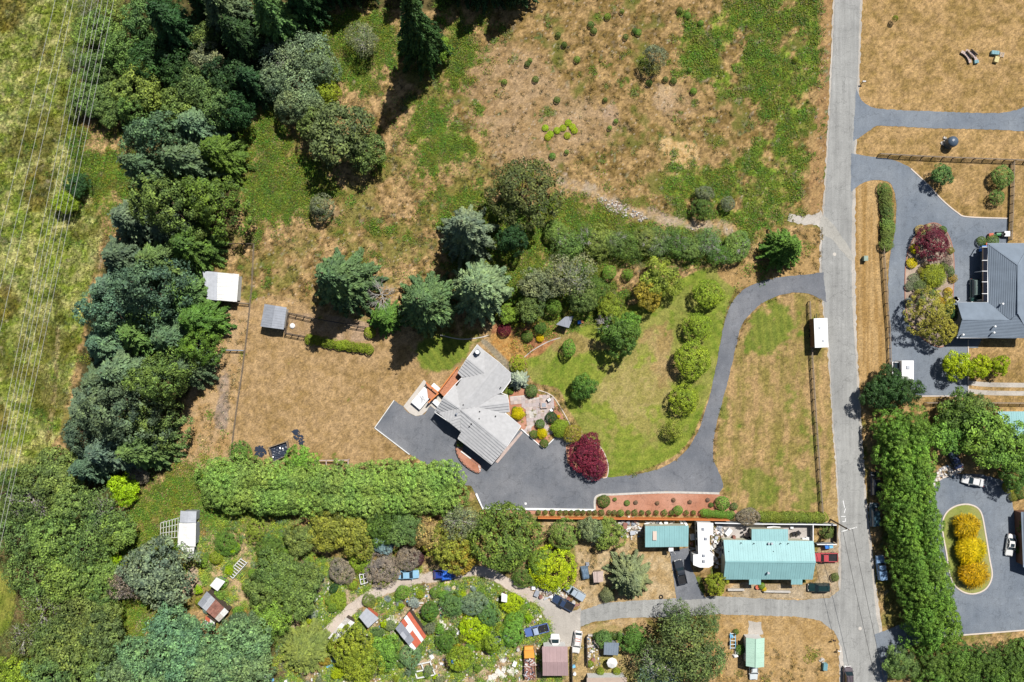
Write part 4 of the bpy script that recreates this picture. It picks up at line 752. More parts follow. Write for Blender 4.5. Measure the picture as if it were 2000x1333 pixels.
while k_ < 110:
    x, y = (rgg.uniform(580, 1050), rgg.uniform(1125, 1333)) if k_ < 84 else (rgg.uniform(385, 600), rgg.uniform(1025, 1200))
    if inpoly(PATHW, np.array([[x]]), np.array([[y]]))[0, 0] or math.hypot(x - 800, y - 1235) < 34 or math.hypot(x - 720, y - 1207) < 24 or (x > 985 and y > 1225) or math.hypot(x - 365, y - 1040) < 50: continue
    ck = rgg.choice(['lime', 'yg', 'bright', 'bright', 'mid', 'gray', 'yg', 'yg', 'amber', 'lime', 'silver', 'lime', 'bright']); r = rgg.uniform(6, 13)
    relab(tree(rgg.choice('ffbb'), x, y, r, r * .13 + .3, ck, 'x', 'small shrubs of the garden'), ('low ' if r < 11 else 'rounded ') + GN[ck] + ' shrub', x, y); k_ += 1
for x, y, r, ck in ((1806, 462, 9, 'gray'), (1803, 500, 9, 'pinkbr'), (1846, 520, 10, 'dolive'), (1862, 545, 9, 'amber'), (1778, 560, 10, 'gray'), (1775, 590, 10, 'silver'), (1788, 580, 10, 'pinkbr'), (1800, 585, 12, 'dolive'), (1853, 610, 9, 'yg'), (1810, 520, 8, 'brown'), (1800, 530, 8, 'amber'), (1850, 600, 8, 'gold'), (1858, 590, 8, 'yellow'), (1812, 445, 8, 'tan')):
    tree('f', x, y, r, .9, ck, {'gray': 'grey-green', 'pinkbr': 'pinkish', 'dolive': 'dark olive', 'amber': 'bronze', 'silver': 'silvery', 'yg': 'yellow-green', 'brown': 'brown', 'gold': 'orange-gold', 'yellow': 'yellow', 'tan': 'tan'}[ck] + ' low mound ' + ('left of' if x < 1826 else 'right of') + (' the crimson maple' if y < 510 else ' the striped plant' if y < 560 else ' the bronze tree top') + ' in the planting island')
ORD = 'first second third fourth fifth sixth seventh eighth ninth tenth eleventh twelfth thirteenth fourteenth fifteenth sixteenth seventeenth eighteenth nineteenth twentieth twenty-first twenty-second'.split()
ORCH = [(1085,460),(1110,475),(1140,462),(1170,478),(1200,465),(1230,480),(1262,468),(1290,482),(1320,470),(1350,485),(1382,475),(1410,490),(1440,480)]
for i, (x, y) in enumerate(ORCH):
    tree('o' if i % 3 else 'f', x, y + (i * 5 % 7 - 3) * 2, 25 + i * 5 % 9, 3.6, ('olive', 'mid', 'green')[i % 3], ORD[i] + ' leafy fruit tree from the west in the overgrown row below the dirt track', 'fruit trees in the overgrown row')
    if i % 2 == 0: tree('d', x + 8, y + 3, 20, 3.6, 'pale', 'bare twiggy tree behind the ' + ORD[i] + ' leafy one of the overgrown row', 'bare trees in the overgrown row')
xs = [1052,1065,1079,1094,1105,1116,1128,1139,1151,1162,1175,1190,1200,1227,1240,1254,1267,1282,1298,1312,1341,1355]
for i, x in enumerate(xs):
    tree('q', x, 1001 + .3 * i * .2, 4.6 + (i % 4 == 2), .9, 'green', ORD[i] + ' square-clipped bush from the west in the row on the red bark strip', 'low clipped bushes on the bark strip', 'hedge_shrub')
for i, (x, y) in enumerate([(1242,982),(1284,983),(1316,977),(1348,981),(1383,977)]):
    tree('s', x, y, 4.5, .6, 'pinkbr', ['first', 'second', 'third', 'fourth', 'fifth'][i] + ' pale-ringed purplish tuft from the west in the red bark strip', 'tufts in the bark strip', 'plant')
for x, y in [(985,160),(1102,87),(1127,116),(1035,118),(1160,60),(1240,60),(1247,63),(1182,195),(1203,237),(1191,250),(1347,137),(1355,178),(1268,162),(1088,195),(1046,155),(1328,20),(1187,32),(1215,22),(1300,155),(1316,158),(1090,68),(1030,125),(1222,72),(1343,30),(1107,297),(1079,305),(1154,48),(1369,45)]:
    relab(tree('k', x, y, 5 + (x % 3), .9, 'bright' if x % 2 else 'green', 'x', 'small bushes in the upper field', 'shrub'), ('bright' if x % 2 else 'dark') + ' little field bush', x, y)
for x, y in [(1065,250),(1075,262),(1088,255),(1110,240),(1118,248),(1100,250),(1122,255),(1070,268),(1108,265)]:
    tree('k', x, y, 7, .5, 'lime', 'low lime-green clump in the bright streak across the bare field', 'lime clumps in the bare field', 'plant')
finish_labels()
# ---------------------------------------------------------------- hedges: one thing each, many foliage masses
def hedge(label, pts, r, h, ck, step, name='hedge', proto='h', jit=.25, rows=1, group=None, zr=None):
    Pp = [W(*p) for p in pts]; o = thing(name, label, 'hedge', Pp[0], 0, group); rg = random.Random(len(label)); Rm = r * .1; vr = zr or h * .5
    for a, b_ in zip(Pp[:-1], Pp[1:]):
        L = (b_ - a).length; n = max(1, int(L / (step * .1))); d = (b_ - a).normalized(); nn = Vector((-d.y, d.x, 0))
        for k in range(n):
            for rw in range(rows):
                off = (rw - (rows - 1) / 2) * Rm * .9; p = a.lerp(b_, (k + .5 + rg.uniform(-jit, jit)) / n) + nn * (off + rg.uniform(-jit, jit) * Rm * .4)
                s = rg.uniform(.88, 1.12); zc = h - vr * (1.2 if proto == 'h' else 1.0) * s
                b0_ = rg.uniform(.8, 1.15); cv = tuple(v * b0_ * rg.uniform(.94, 1.06) for v in K[ck])
                link('foliage', P[proto][rg.randrange(len(P[proto]))], o, p - Pp[0] + Vector((0, 0, zc)), rg.uniform(0, 6), (Rm * s, Rm * s, vr * s), cv)
                if proto == 'h': link('trunk', SPIRE[0], o, p - Pp[0], 0, (3, 3, zc + .5))
    return o
hedge('broad bright green hedge of tall trees below the house and its parking court', [W_ for W_ in [(425, 940), (560, 948), (720, 955), (885, 945)]], 36, 6.5, 'hedge', 20, rows=2, jit=.18)
hedge('tall dense green hedge between the street and the round court', [(1738, 815), (1752, 930), (1768, 1050), (1790, 1160), (1808, 1225)], 36, 8, 'hedge2', 20, rows=2, jit=.18)
hedge('thick dark green hedge along the bottom of the round court', [(1790, 1295), (1900, 1295), (2060, 1285)], 36, 5, 'green', 30, rows=2)
hedge('long clipped olive hedge beside the verge fence at the street', [(1722, 365), (1729, 400), (1731, 440), (1727, 485)], 13, 1.6, 'olive', 9, proto='f', zr=.8)
hedge('yellow-green clipped hedge along the bottom of the fenced pen', [(602, 662), (650, 672), (725, 683)], 10, 1.6, 'yg', 9, proto='f', zr=.8)
hedge('low square bright hedge at the end of the red bark strip', [(1368, 1000), (1430, 1005)], 7, 1.2, 'bright', 6, proto='q', zr=.6)
hedge('clipped yellow-green hedge above the fence of the green-roofed house', [(1480, 1008), (1606, 1009)], 9, 1.6, 'lolive', 6, proto='q', zr=.8)
hedge('green hedge strip behind the dark-roofed shed', [(1160, 1240), (1215, 1242)], 8, 1.3, 'green', 8, proto='f', zr=.7)

# ---------------------------------------------------------------- ground cover: real leaves and tufts, scattered as stuff
def clump(seed, n, r, h, leaf, asp, blades=False):
    global RNG; RNG = np.random.default_rng(seed); c = RNG.normal(size=(n, 3)) * (r * .5, r * .5, 0); c[:, 2] = RNG.random(n) ** .7 * h * np.exp(-(c[:, 0] ** 2 + c[:, 1] ** 2) / (r * r))
    if blades:
        d = sph(n) + np.array([0, 0, .6]); return leaf_mesh('clump', c * .6, np.cross(d, sph(n)), leaf * RNG.uniform(.5, 1.2, n), RNG.normal(.5, .18, n), M['leaf_i'], asp, d)
    return leaf_mesh('clump', c, np.array([[0, 0, .8]]) + RNG.normal(scale=.6, size=(n, 3)), leaf * RNG.uniform(.6, 1.3, n), RNG.normal(.5, .2, n), M['leaf_i'], asp)
def scatter(name, proto_me, pts, scl, cols, label):
    n = len(pts); me = bpy.data.meshes.new(name); me.vertices.add(n); me.vertices.foreach_set('co', pts.astype(np.float32).ravel())
    a = me.attributes.new('scl', 'FLOAT', 'POINT'); a.data.foreach_set('value', scl.astype(np.float32))
    a = me.attributes.new('rot', 'FLOAT', 'POINT'); a.data.foreach_set('value', (np.random.default_rng(n).random(n) * 6.28).astype(np.float32))
    a = me.attributes.new('tcol', 'FLOAT_COLOR', 'POINT'); q = np.ones((n, 4), np.float32); q[:, :3] = cols; a.data.foreach_set('color', q.ravel())
    o = link(name, me); po = bpy.data.objects.new('clump_source', proto_me)
    ng = bpy.data.node_groups.new('scatter_' + name, 'GeometryNodeTree'); ng.interface.new_socket('Geometry', in_out='INPUT', socket_type='NodeSocketGeometry'); ng.interface.new_socket('Geometry', in_out='OUTPUT', socket_type='NodeSocketGeometry')
    gi = ng.nodes.new('NodeGroupInput'); go = ng.nodes.new('NodeGroupOutput'); ip = ng.nodes.new('GeometryNodeInstanceOnPoints'); oi = ng.nodes.new('GeometryNodeObjectInfo'); oi.inputs[0].default_value = po
    na = ng.nodes.new('GeometryNodeInputNamedAttribute'); na.data_type = 'FLOAT'; na.inputs[0].default_value = 'scl'
    nr = ng.nodes.new('GeometryNodeInputNamedAttribute'); nr.data_type = 'FLOAT'; nr.inputs[0].default_value = 'rot'; cx = ng.nodes.new('ShaderNodeCombineXYZ')
    mp_ = ng.nodes.new('GeometryNodeMeshToPoints'); mp_.inputs['Radius'].default_value = .05
    L = ng.links.new; L(gi.outputs[0], mp_.inputs[0]); L(mp_.outputs[0], ip.inputs['Points']); L(oi.outputs['Geometry'], ip.inputs['Instance']); L(na.outputs[0], ip.inputs['Scale']); L(nr.outputs[0], cx.inputs[2]); L(cx.outputs[0], ip.inputs['Rotation']); L(ip.outputs[0], go.inputs[0])
    md = o.modifiers.new('scatter', 'NODES'); md.node_group = ng; o['kind'] = 'stuff'; o['label'] = label; o['category'] = name.replace('_', ' ')
    return o
def sample(maskw, n, seed, inframe=True):
    rg = np.random.default_rng(seed); w = np.clip(maskw, 0, None) * (np.abs(X) < 106) * (np.abs(Y) < 72); p = w.ravel() / w.sum(); i = rg.choice(len(p), n, p=p)
    pts = np.stack([X.ravel()[i] + rg.uniform(-.14, .14, n), Y.ravel()[i] + rg.uniform(-.14, .14, n), np.full(n, .0)], 1); return pts, i
HARD = np.zeros(X.shape, bool)      # no plants on paving and mown ground
for pl in (RL + RR, DRIVE, R_LAWN, LAWN, PATH2, [(1612, -200), (2200, -200), (2200, 1400), (1600, 1400)], [(1060, 1150), (1650, 1150), (1650, 1260), (1060, 1260)], [(492, 590), (740, 590), (740, 640), (1000, 660), (1000, 900), (640, 920), (440, 920), (480, 700)], [(940, 960), (1640, 960), (1640, 1170), (1250, 1170), (1250, 1020), (940, 1010)], [(1200, 200), (1215, 200), (1215, 240)]): HARD |= inpoly(pl)
HARD |= inpoly(ribbon(TRACK, 22)); HARD |= inpoly(ribbon([(1440, 452), (1500, 450), (1560, 432), (1610, 430)], 10))
HM = (~HARD).astype(float)
pts, i = sample(BR_MASK * HM, 15000, 5); cb = np.stack([np.random.default_rng(1).uniform(.12, .30, len(i)), np.random.default_rng(2).uniform(.20, .35, len(i)), np.full(len(i), .035)], 1)
dry_ = np.random.default_rng(8).random(len(i)) < .09; cb[dry_] = (.34, .25, .11); up_ = inpoly(UPPER).ravel()[i]; cb = cb * 1.0
scatter('brambles', clump(201, 44, .85, .6, .12, .6), pts, np.random.default_rng(3).uniform(.5, 1.15, len(i)), cb, 'bright green bramble leaves covering the rough ground between trees')
wildm = HM * (1 - BR_MASK) * (1 - mask(FIELD, 6, .5)) * (1 - inpoly(UPPER) * .72) * np.clip((n_sm - .35) * 4, .05, 1)
pts, i = sample(wildm, 13000, 6); cg = col.reshape(-1, 3)[i] * np.random.default_rng(4).uniform(.7, 1.5, (len(i), 1))
scatter('dry_grass', clump(202, 22, .45, .3, .3, .10, True), pts, np.random.default_rng(7).uniform(.6, 1.4, len(i)), cg, 'dry tan tufts of long wild grass on the meadow')
pts, i = sample(mask(FIELD, 6, .5) * HM, 9000, 8); cg = col.reshape(-1, 3)[i] * np.random.default_rng(4).uniform(.8, 1.5, (len(i), 1))
scatter('marsh_grass', clump(203, 24, .6, .3, .38, .09, True), pts, np.random.default_rng(7).uniform(.6, 1.5, len(i)), cg, 'pale yellow-green tussocks of long grass under the power lines')
gm = mask([(560, 1080), (700, 1100), (900, 1110), (1000, 1140), (1060, 1180), (1060, 1400), (560, 1400), (560, 1200)], 3, .3) + mask([(390, 1020), (560, 1020), (580, 1100), (560, 1180), (440, 1180), (380, 1100)], 3, .3) * .7
gm = gm * (1 - np.clip(blur(inpoly(PATH2), 1) * 3, 0, 1)) * np.clip((fbm(X, Y, 2.6, 71) - .4) * 6, .04, 1)
pts, i = sample(gm, 6500, 9); rg = np.random.default_rng(5); cg = np.array([(.16, .26, .045), (.28, .36, .06), (.38, .44, .05), (.5, .42, .06), (.16, .22, .14), (.42, .2, .06), (.11, .15, .05)])[rg.choice(7, len(i), p=[.3, .25, .14, .06, .13, .02, .10])]
scatter('garden_plants', clump(204, 60, .65, .6, .10, .5), pts, rg.uniform(.5, 1.3, len(i)), cg, 'mixed green and lime garden plants crowding the terraces')
RNG = np.random.default_rng(123)
# ---------------------------------------------------------------- roofs and buildings
def newell(p):
    n = Vector((0, 0, 0))
    for i in range(len(p)):
        a = p[i]; b = p[(i + 1) % len(p)]; n += Vector(((a.y - b.y) * (a.z + b.z), (a.z - b.z) * (a.x + b.x), (a.x - b.x) * (a.y + b.y)))
    n.normalize(); return -n if n.z < 0 else n
def clip2(poly, axis, lo, hi):
    for s, lim in ((1, lo), (-1, -hi)):
        out = []
        for i in range(len(poly)):
            a = poly[i]; b = poly[(i + 1) % len(poly)]; da = s * a[axis] - lim; db = s * b[axis] - lim
            if da >= 0: out.append(a)
            if (da >= 0) != (db >= 0):
                t = da / (da - db); out.append((a[0] + (b[0] - a[0]) * t, a[1] + (b[1] - a[1]) * t))
        poly = out
        if len(poly) < 3: return []
    return poly
def slope_axes(pts, flat_dir=None):
    n = newell(pts); d = Vector((0, 0, -1)) - n * (-n.z)
    d = (flat_dir or Vector((0, -1, 0))) if d.length < .02 else d.normalized()
    if d.length: d = (d - n * d.dot(n)).normalized()
    u = n.cross(d).normalized(); o = sum(pts, Vector()) / len(pts); return n, d, u, o
def roof_face(parent, pts, mode, mat, step, flat_dir=None):
    n, d, u, o = slope_axes(pts, flat_dir); P2 = [((p - o).dot(u), (p - o).dot(d)) for p in pts]; base = parent.location
    to3 = lambda q, h=0: o + u * q[0] + d * q[1] + n * h
    if mode == 'courses':
        v0 = min(p[1] for p in P2); v1 = max(p[1] for p in P2); mb = MB(); k = max(1, round((v1 - v0) / step)); st = (v1 - v0) / k
        for i in range(k):
            a, b = v0 + i * st, v0 + (i + 1) * st; q = clip2(P2, 1, a + 1e-4, b - 1e-4)
            if len(q) < 3: continue
            V3 = [to3(p, .03 + min(.15, .24 * st) * (p[1] - a) / st) for p in q]; tri = tessellate_polygon([[Vector((p[0], p[1], 0)) for p in q]])
            mb.add(V3, [tuple(t) for t in tri])
            low = [(j, (j + 1) % len(q)) for j in range(len(q)) if abs(q[j][1] - b) < 3e-4 + 1e-3 and abs(q[(j + 1) % len(q)][1] - b) < 2e-3]
            for j, j2 in low: mb.add([to3(q[j], .03 + min(.15, .24 * st)), to3(q[j2], .03 + min(.15, .24 * st)), to3(q[j2], 0), to3(q[j], 0)], [(0, 1, 2, 3)])
        part('roof_slope', mb, mat, parent)
    else:
        u0 = min(p[0] for p in P2); u1 = max(p[0] for p in P2); k = max(1, round((u1 - u0) / step)); st = (u1 - u0) / k
        for i in range(k):
            a, b = u0 + i * st, u0 + (i + 1) * st; q = clip2(P2, 0, a + .006, b - .006)
            if len(q) < 3: continue
            mb = MB(); V3 = [to3(p, .05) for p in q] + [to3(p, 0) for p in q]; m_ = len(q)
            tri = tessellate_polygon([[Vector((p[0], p[1], 0)) for p in q]])
            mb.add(V3, [tuple(t) for t in tri] + [tuple(m_ + j for j in t) for t in tri] + [(j, (j + 1) % m_, m_ + (j + 1) % m_, m_ + j) for j in range(m_)])
            nr = 2 if st > .6 else 1
            for r_ in range(nr):
                uu = a + .04 + r_ * st / 2; s_ = clip2(P2, 0, uu, uu + .05)
                if len(s_) > 2:
                    va = min(p[1] for p in s_); vb = max(p[1] for p in s_); mb.bar(to3((uu + .03, va), .052), to3((uu + .03, vb), .052), .05, .04)
            part('roof_panel', mb, mat, parent)
def inset(pts, dist):
    n = len(pts); P = [Vector((p.x, p.y)) for p in pts]
    ar = sum(P[i].x * P[(i + 1) % n].y - P[(i + 1) % n].x * P[i].y for i in range(n)); sg = 1 if ar > 0 else -1; out = []
    for i in range(n):
        a = (P[i] - P[i - 1]); b = (P[(i + 1) % n] - P[i]); 
        na = Vector((-a.y, a.x)).normalized() * sg; nb = Vector((-b.y, b.x)).normalized() * sg; m_ = na + nb
        m_ = na if m_.length < .1 else m_ / max(m_.length_squared / 2, .35)
        q = P[i] + m_ * dist; out.append(Vector((q.x, q.y, pts[i].z)))
    return out
def walls(parent, outline, mat, ins=.35, drop=.12, name='wall', z0=0):
    """one wall part per side, each under its stretch of roof edge"""
    R = inset(outline, ins); n = len(R); mb = MB(); dz = Vector((0, 0, drop))
    for i in range(n):
        a, b = R[i], R[(i + 1) % n]
        mb.add([Vector((a.x, a.y, z0)), Vector((b.x, b.y, z0)), b - dz, a - dz], [(0, 1, 2, 3)])
    part(name, mb, mat, parent); return R
def opening(parent, a, b, t, w, z0, z1, kind='window', mat=None):
    """window or door set proud on the wall from a to b"""
    d = (b - a); L = Vector((d.x, d.y)).length; d = Vector((d.x, d.y, 0)).normalized(); c = a.lerp(b, t); c.z = (z0 + z1) / 2
    out = Vector((d.y, -d.x, 0)); cen = parent.get('_c'); 
    if cen and (Vector(cen) - c).dot(out) > 0: out = -out
    rz = math.atan2(d.y, d.x); c = c + out * .03
    f = part(kind, MB().box(c, (w, .09, z1 - z0), rz), mat or M['white'], parent)
    if kind == 'window':
        p = MB().box(c + out * .04, (w - .16, .04, z1 - z0 - .16), rz); link('pane', p.mesh('pane', M['glass'], parent.location), f)
    return f
def house(name, label, cat, corners, heights, ridge=None, rh=0, mode='panels', mat=None, wall=None, step=.9, over=.3, group=None, wins=(), flat_dir=None, z0=0, cap=True):
    """corners: roof corners in the photograph TL,TR,BR,BL; ridge 'h' joins left and right edge middles, 'v' top and bottom ones"""
    c = [W(*p, h) for p, h in zip(corners, heights)]; cen = sum(c, Vector()) / 4; o = thing(name, label, cat, (cen.x, cen.y, z0), 0, group); o['_c'] = tuple(cen)
    if ridge == 'h': a = (c[0] + c[3]) / 2; b = (c[1] + c[2]) / 2; faces = [[c[0], c[1], 'b', 'a'], ['a', 'b', c[2], c[3]]]; out = [c[0], c[1], 'b', c[2], c[3], 'a']
    elif ridge == 'v': a = (c[0] + c[1]) / 2; b = (c[2] + c[3]) / 2; faces = [[c[0], 'a', 'b', c[3]], ['a', c[1], c[2], 'b']]; out = [c[0], 'a', c[1], c[2], 'b', c[3]]
    else: a = b = None; faces = [c]; out = list(c)
    if ridge: a = Vector((a.x, a.y, rh)); b = Vector((b.x, b.y, rh))
    sub = lambda L: [a if q == 'a' else b if q == 'b' else q for q in L]
    for f in faces: roof_face(o, sub(f), mode, mat, step, flat_dir)
    R = walls(o, sub(out), wall, over, z0=z0)
    if ridge and cap: part('ridge_cap', MB().bar(a + Vector((0, 0, .10)), b + Vector((0, 0, .10)), .3, .08), mat, o)
    for e, t, w, za, zb, kd, mt in wins: opening(o, R[e], R[(e + 1) % len(R)], t, w, za, zb, kd, mt)
    del o['_c']; return o
def roof_vent(parent, px, py, z, r=.12, h=.45, mat=None, name='roof_vent', base=None):
    p = W(px, py, z); p.z = z; q = part(name, MB().lathe(p, [(r * 1.3, -.15), (r, 0), (r, h), (r * 1.5, h), (r * 1.4, h + .12), (0, h + .14)], 9), mat or M['galv'], parent); return q

# main house
def HV(zx, zy, h): return W(830 + zx / 5.125, 660 + zy / 5.125, h)
E = 3.2; V_ = dict(A=HV(525, 70, E), V1=HV(590, 130, E), M1=HV(745, 250, 4.85), C=HV(855, 350, E), C2=HV(857, 430, E), D=HV(765, 555, E), Gv=HV(705, 570, E), Gu=HV(825, 575, E), Gr2=HV(838, 650, 3.9), Gr1=HV(510, 692, 3.9),
   Gd=HV(845, 740, E), Gdv=HV(722, 745, E), Q=HV(800, 750, E), P=HV(960, 885, E), L2=HV(820, 1090, 5.1), S1=HV(665, 1270, E), S2=HV(330, 1010, E), S3=HV(365, 945, 3.45), J=HV(245, 846, 4.4), Wv=HV(125, 742, E), Wc=HV(95, 745, E),
   T1=HV(185, 600, 5.1), U=HV(300, 470, E), Uv=HV(318, 495, E), Bv=HV(375, 395, E), B=HV(330, 350, E), R1=HV(420, 210, 4.5), R2=HV(610, 360, 4.5), X=HV(352, 712, 5.1))
mh = thing('house', 'large grey-shingled house with many crossing gables beside the dark parking court', 'house', W(935, 790) * Vector((1, 1, 0)))
for f in (['V1','M1','R2'], ['R2','M1','X','Uv','Bv'], ['A','V1','R2','R1'], ['R1','R2','Bv','B'], ['M1','C','C2','D','Gv','Gr1','X'], ['Gr1','Gv','Gu','Gr2'], ['Gr1','Gr2','Gd','Gdv'], ['X','Gr1','Gdv','Q','P','L2'],
          ['T1','U','Uv','X'], ['T1','X','Wv','Wc'], ['X','J','Wv'], ['X','S3','J'], ['X','L2','S1','S2','S3']):
    pts_ = [V_[k] for k in f]; mbs = MB(); lo = [p - Vector((0, 0, .10)) for p in pts_]
    mbs.add(lo, [tuple(t) for t in tessellate_polygon([[Vector((p.x, p.y, 0)) for p in lo]])]); part('roof_deck', mbs, M['shingle'], mh)
    roof_face(mh, pts_, 'courses', M['shingle'], .62)
OUTL = ['A','V1','M1','C','C2','D','Gu','Gr2','Gd','Q','P','L2','S1','S2','S3','J','Wc','T1','U','Bv','B','R1']
RW = walls(mh, [V_[k] for k in OUTL], M['wall_grey'], .45, .2)
for a, b in (('M1','X'), ('R1','R2'), ('Gr1','Gr2'), ('T1','X'), ('X','L2'), ('X','J')): part('ridge_cap', MB().bar(V_[a] + Vector((0, 0, .09)), V_[b] + Vector((0, 0, .09)), .28, .06), M['shingle'], mh)
ed = [V_[k] for k in OUTL]
for i in range(len(ed)):
    a, b = ed[i], ed[(i + 1) % len(ed)]; part('gutter', MB().bar(a - Vector((0, 0, .08)), b - Vector((0, 0, .08)), .12, .16), M['white'], mh)
cx_, cy_ = 932.5, 688; p = W(cx_, cy_, 4.6); ch = part('chimney', MB().box((p.x, p.y, 4.1), (.9, .9, 2.0), -.9), M['wall_grey'], mh)
link('flue', MB().lathe((p.x, p.y, 5.1), [(.28, 0), (.28, .25), (.36, .25), (.36, .4), (0, .42)], 12).mesh('flue', M['white'], mh.location), ch)
for x, y, z in ((905, 791, 4.9), (937, 804, 4.1), (936, 818, 4.5), (968, 813, 3.7), (921, 828, 4.6), (917, 833, 4.4), (978, 757, 3.6)): roof_vent(mh, x, y, z, .09, .3, M['black'])
roof_vent(mh, 892, 808, 4.9, .14, .5, M['galvdark'])
for i_, t_, w_, za, zb, kd in ((12, .3, 2.4, .05, 2.2, 'garage_door'), (12, .72, 2.4, .05, 2.2, 'garage_door'), (15, .3, 1.6, 1, 2.2, 'window'), (15, .7, 1.6, 1, 2.2, 'window'), (19, .5, 1.4, .9, 2.1, 'window'), (8, .5, 1.5, 1, 2.1, 'window'), (2, .5, 1.6, .9, 2.1, 'window'), (5, .5, 1.2, .9, 2.1, 'window')):
    mh['_c'] = (0, 0, 0) if i_ < 0 else tuple(W(925, 800)); opening(mh, RW[i_], RW[i_ + 1], t_, w_, za, zb, kd)
del mh['_c']
p = W(985, 721, 2.2); solo('skylight_box', MB().box((p.x, p.y, 2.6), (1.7, .6, 1.0), -.7).box((p.x - .1, p.y, 3.2), (1.4, .5, .25), -.7), mat_plain('pale_blue_plastic', (.45, .58, .68), .4, .15), 'pale blue metal box unit against the upper right house wall', 'utility box')
# side strip of brick paving, garage skirt and retaining walls
solo('edging_wall', MB().prism([W(*q)[:2] for q in ((1018, 842), (1021, 846), (972, 905), (966, 901))], 0, .12), M['paver'], 'tan brick strip running along the garage side of the grey house', 'paving')
# orange decks
def deck(label, quad, z, rails, n=14):
    c = [W(*q, z) for q in quad]; o = thing('deck', label, 'deck', (c[0] + c[2]) / 2 * 1.0); o.location.z = 0
    for k in range(n):
        a = c[0].lerp(c[1], (k + .05) / n); b = c[0].lerp(c[1], (k + .92) / n); b2 = c[3].lerp(c[2], (k + .92) / n); a2 = c[3].lerp(c[2], (k + .05) / n); m_ = MB()
        m_.add([a, b, b2, a2] + [q - Vector((0, 0, .05)) for q in (a, b, b2, a2)], [(0, 1, 2, 3), (7, 6, 5, 4), (0, 4, 5, 1), (1, 5, 6, 2), (2, 6, 7, 3), (3, 7, 4, 0)]); part('deck_board', m_, M['deck'], o)
    part('skirt', MB().prism([(q.x, q.y) for q in c], 0, z - .08), M['darkwood'], o)
    for q0, q1 in rails:
        a = W(*q0, z + 1); b = W(*q1, z + 1); part('handrail', MB().bar(a, b, .22, .09), M['cedar'], o); L = (b - a).length; m_ = max(2, int(L / 1.5))
        for k in range(m_ + 1): q = a.lerp(b, k / m_); part('post', MB().box((q.x, q.y, z / 2 + .5), (.12, .12, z + .9)), M['cedar'], o)
        part('lower_rail', MB().bar(a - Vector((0, 0, .8)), b - Vector((0, 0, .8)), .08, .06), M['cedar'], o)
    return o
deck('long orange timber deck along the upper left side of the grey house', ((893, 722), (903, 738), (868, 776), (856, 764)), 1.5, [((893, 718), (857, 765))])
deck('small orange timber stair deck beside the hot tub', ((833, 750), (856, 768), (846, 784), (836, 777)), 1.1, [((832, 748), (857, 768)), ((857, 768), (836, 787))], 10)
st = thing('stairs', 'orange timber steps going down from the small deck to the pale pad', 'stairs', W(842, 777) * Vector((1, 1, 0)))
for k in range(5): p = W(838 + k * 2.2, 779 - k * 2.6, .2 + .2 * k); part('step', MB().box((p.x, p.y, .1 + .2 * k), (1.5, .3, .08), .7), M['deck'], st)
PAD = [(788, 793), (829, 743), (852, 770), (868, 778), (848, 802)] + smooth_pts([(838, 797), (828, 808), (815, 813), (802, 809), (788, 795)], False)
sheet('concrete_pad', [(788, 794), (828, 742), (858, 772), (868, 780), (850, 800), (840, 792), (834, 802), (824, 811), (812, 813), (800, 807)], .07, M['concrete'])
ht = thing('hot_tub', 'white covered rectangular spa on the pale pad left of the grey house', 'hot tub', W(825, 778) * Vector((1, 1, 0)), math.atan2(-(764 - 797), 840 - 812) )
link('tub', MB().box((0, 0, .42), (4.0, 2.2, .84)).mesh('tub', M['white']), ht); link('cover', MB().box((0.98, 0, .9), (1.9, 2.26, .12), 0, .98).mesh('cover', M['white']), ht); link('cover', MB().box((-.98, 0, .9), (1.9, 2.26, .12), 0, .98).mesh('cover', M['white']), ht)
for q in range(3): link('strap', MB().tube([(-.9 + q * .5, -.6, .985), (-.3 + q * .4, -.2 + .2 * q, 1.0), (.2 + q * .3, .5 - .3 * q, .985)], [.04, .05, .04], 5).mesh('strap', M['galvdark']), ht)
for x, y, l in ((853, 758, 'white storage bench above the small orange deck'), (853, 787, 'white step block between the pad and the house wall')): solo('bench', MB().box((W(x, y).x, W(x, y).y, .3), (2.0, .8, .6), -.72).box((W(x, y).x, W(x, y).y, .63), (2.1, .9, .07), -.72), M['white'], l, 'bench')
# curved brick planter at the garage
pl = thing('planter', 'boat-shaped brick planter of red bark on the parking court', 'planter', W(915, 895) * Vector((1, 1, 0)))
ring = smooth_pts([(893, 862), (892, 880), (900, 898), (915, 913), (934, 923), (938, 915), (936, 908)], False) + [(920, 896), (901, 881), (903, 872)]
part('brick_border', MB().prism([W(*q)[:2] for q in ribbon(ring + ring[:1], 3)], 0, .45), M['kerb'], pl)
part('bark', MB().prism([W(*q)[:2] for q in ring], 0, .38), M['mulch'], pl)
for a_, q in zip(ring[:-1:2], ring[1::2]): part('brick', MB().bar(W(*a_, .46), W(*q, .46), .34, .1), M['brick'], pl)
tree('f', 898, 868, 8, 1.6, 'green', 'small dark green bush in the point of the boat-shaped planter')
struct('kerb', MB().prism([W(*q)[:2] for q in ribbon([(902, 872), (901, 882), (934, 905), (938, 920)], 1.3)], 0, .5), M['white'])
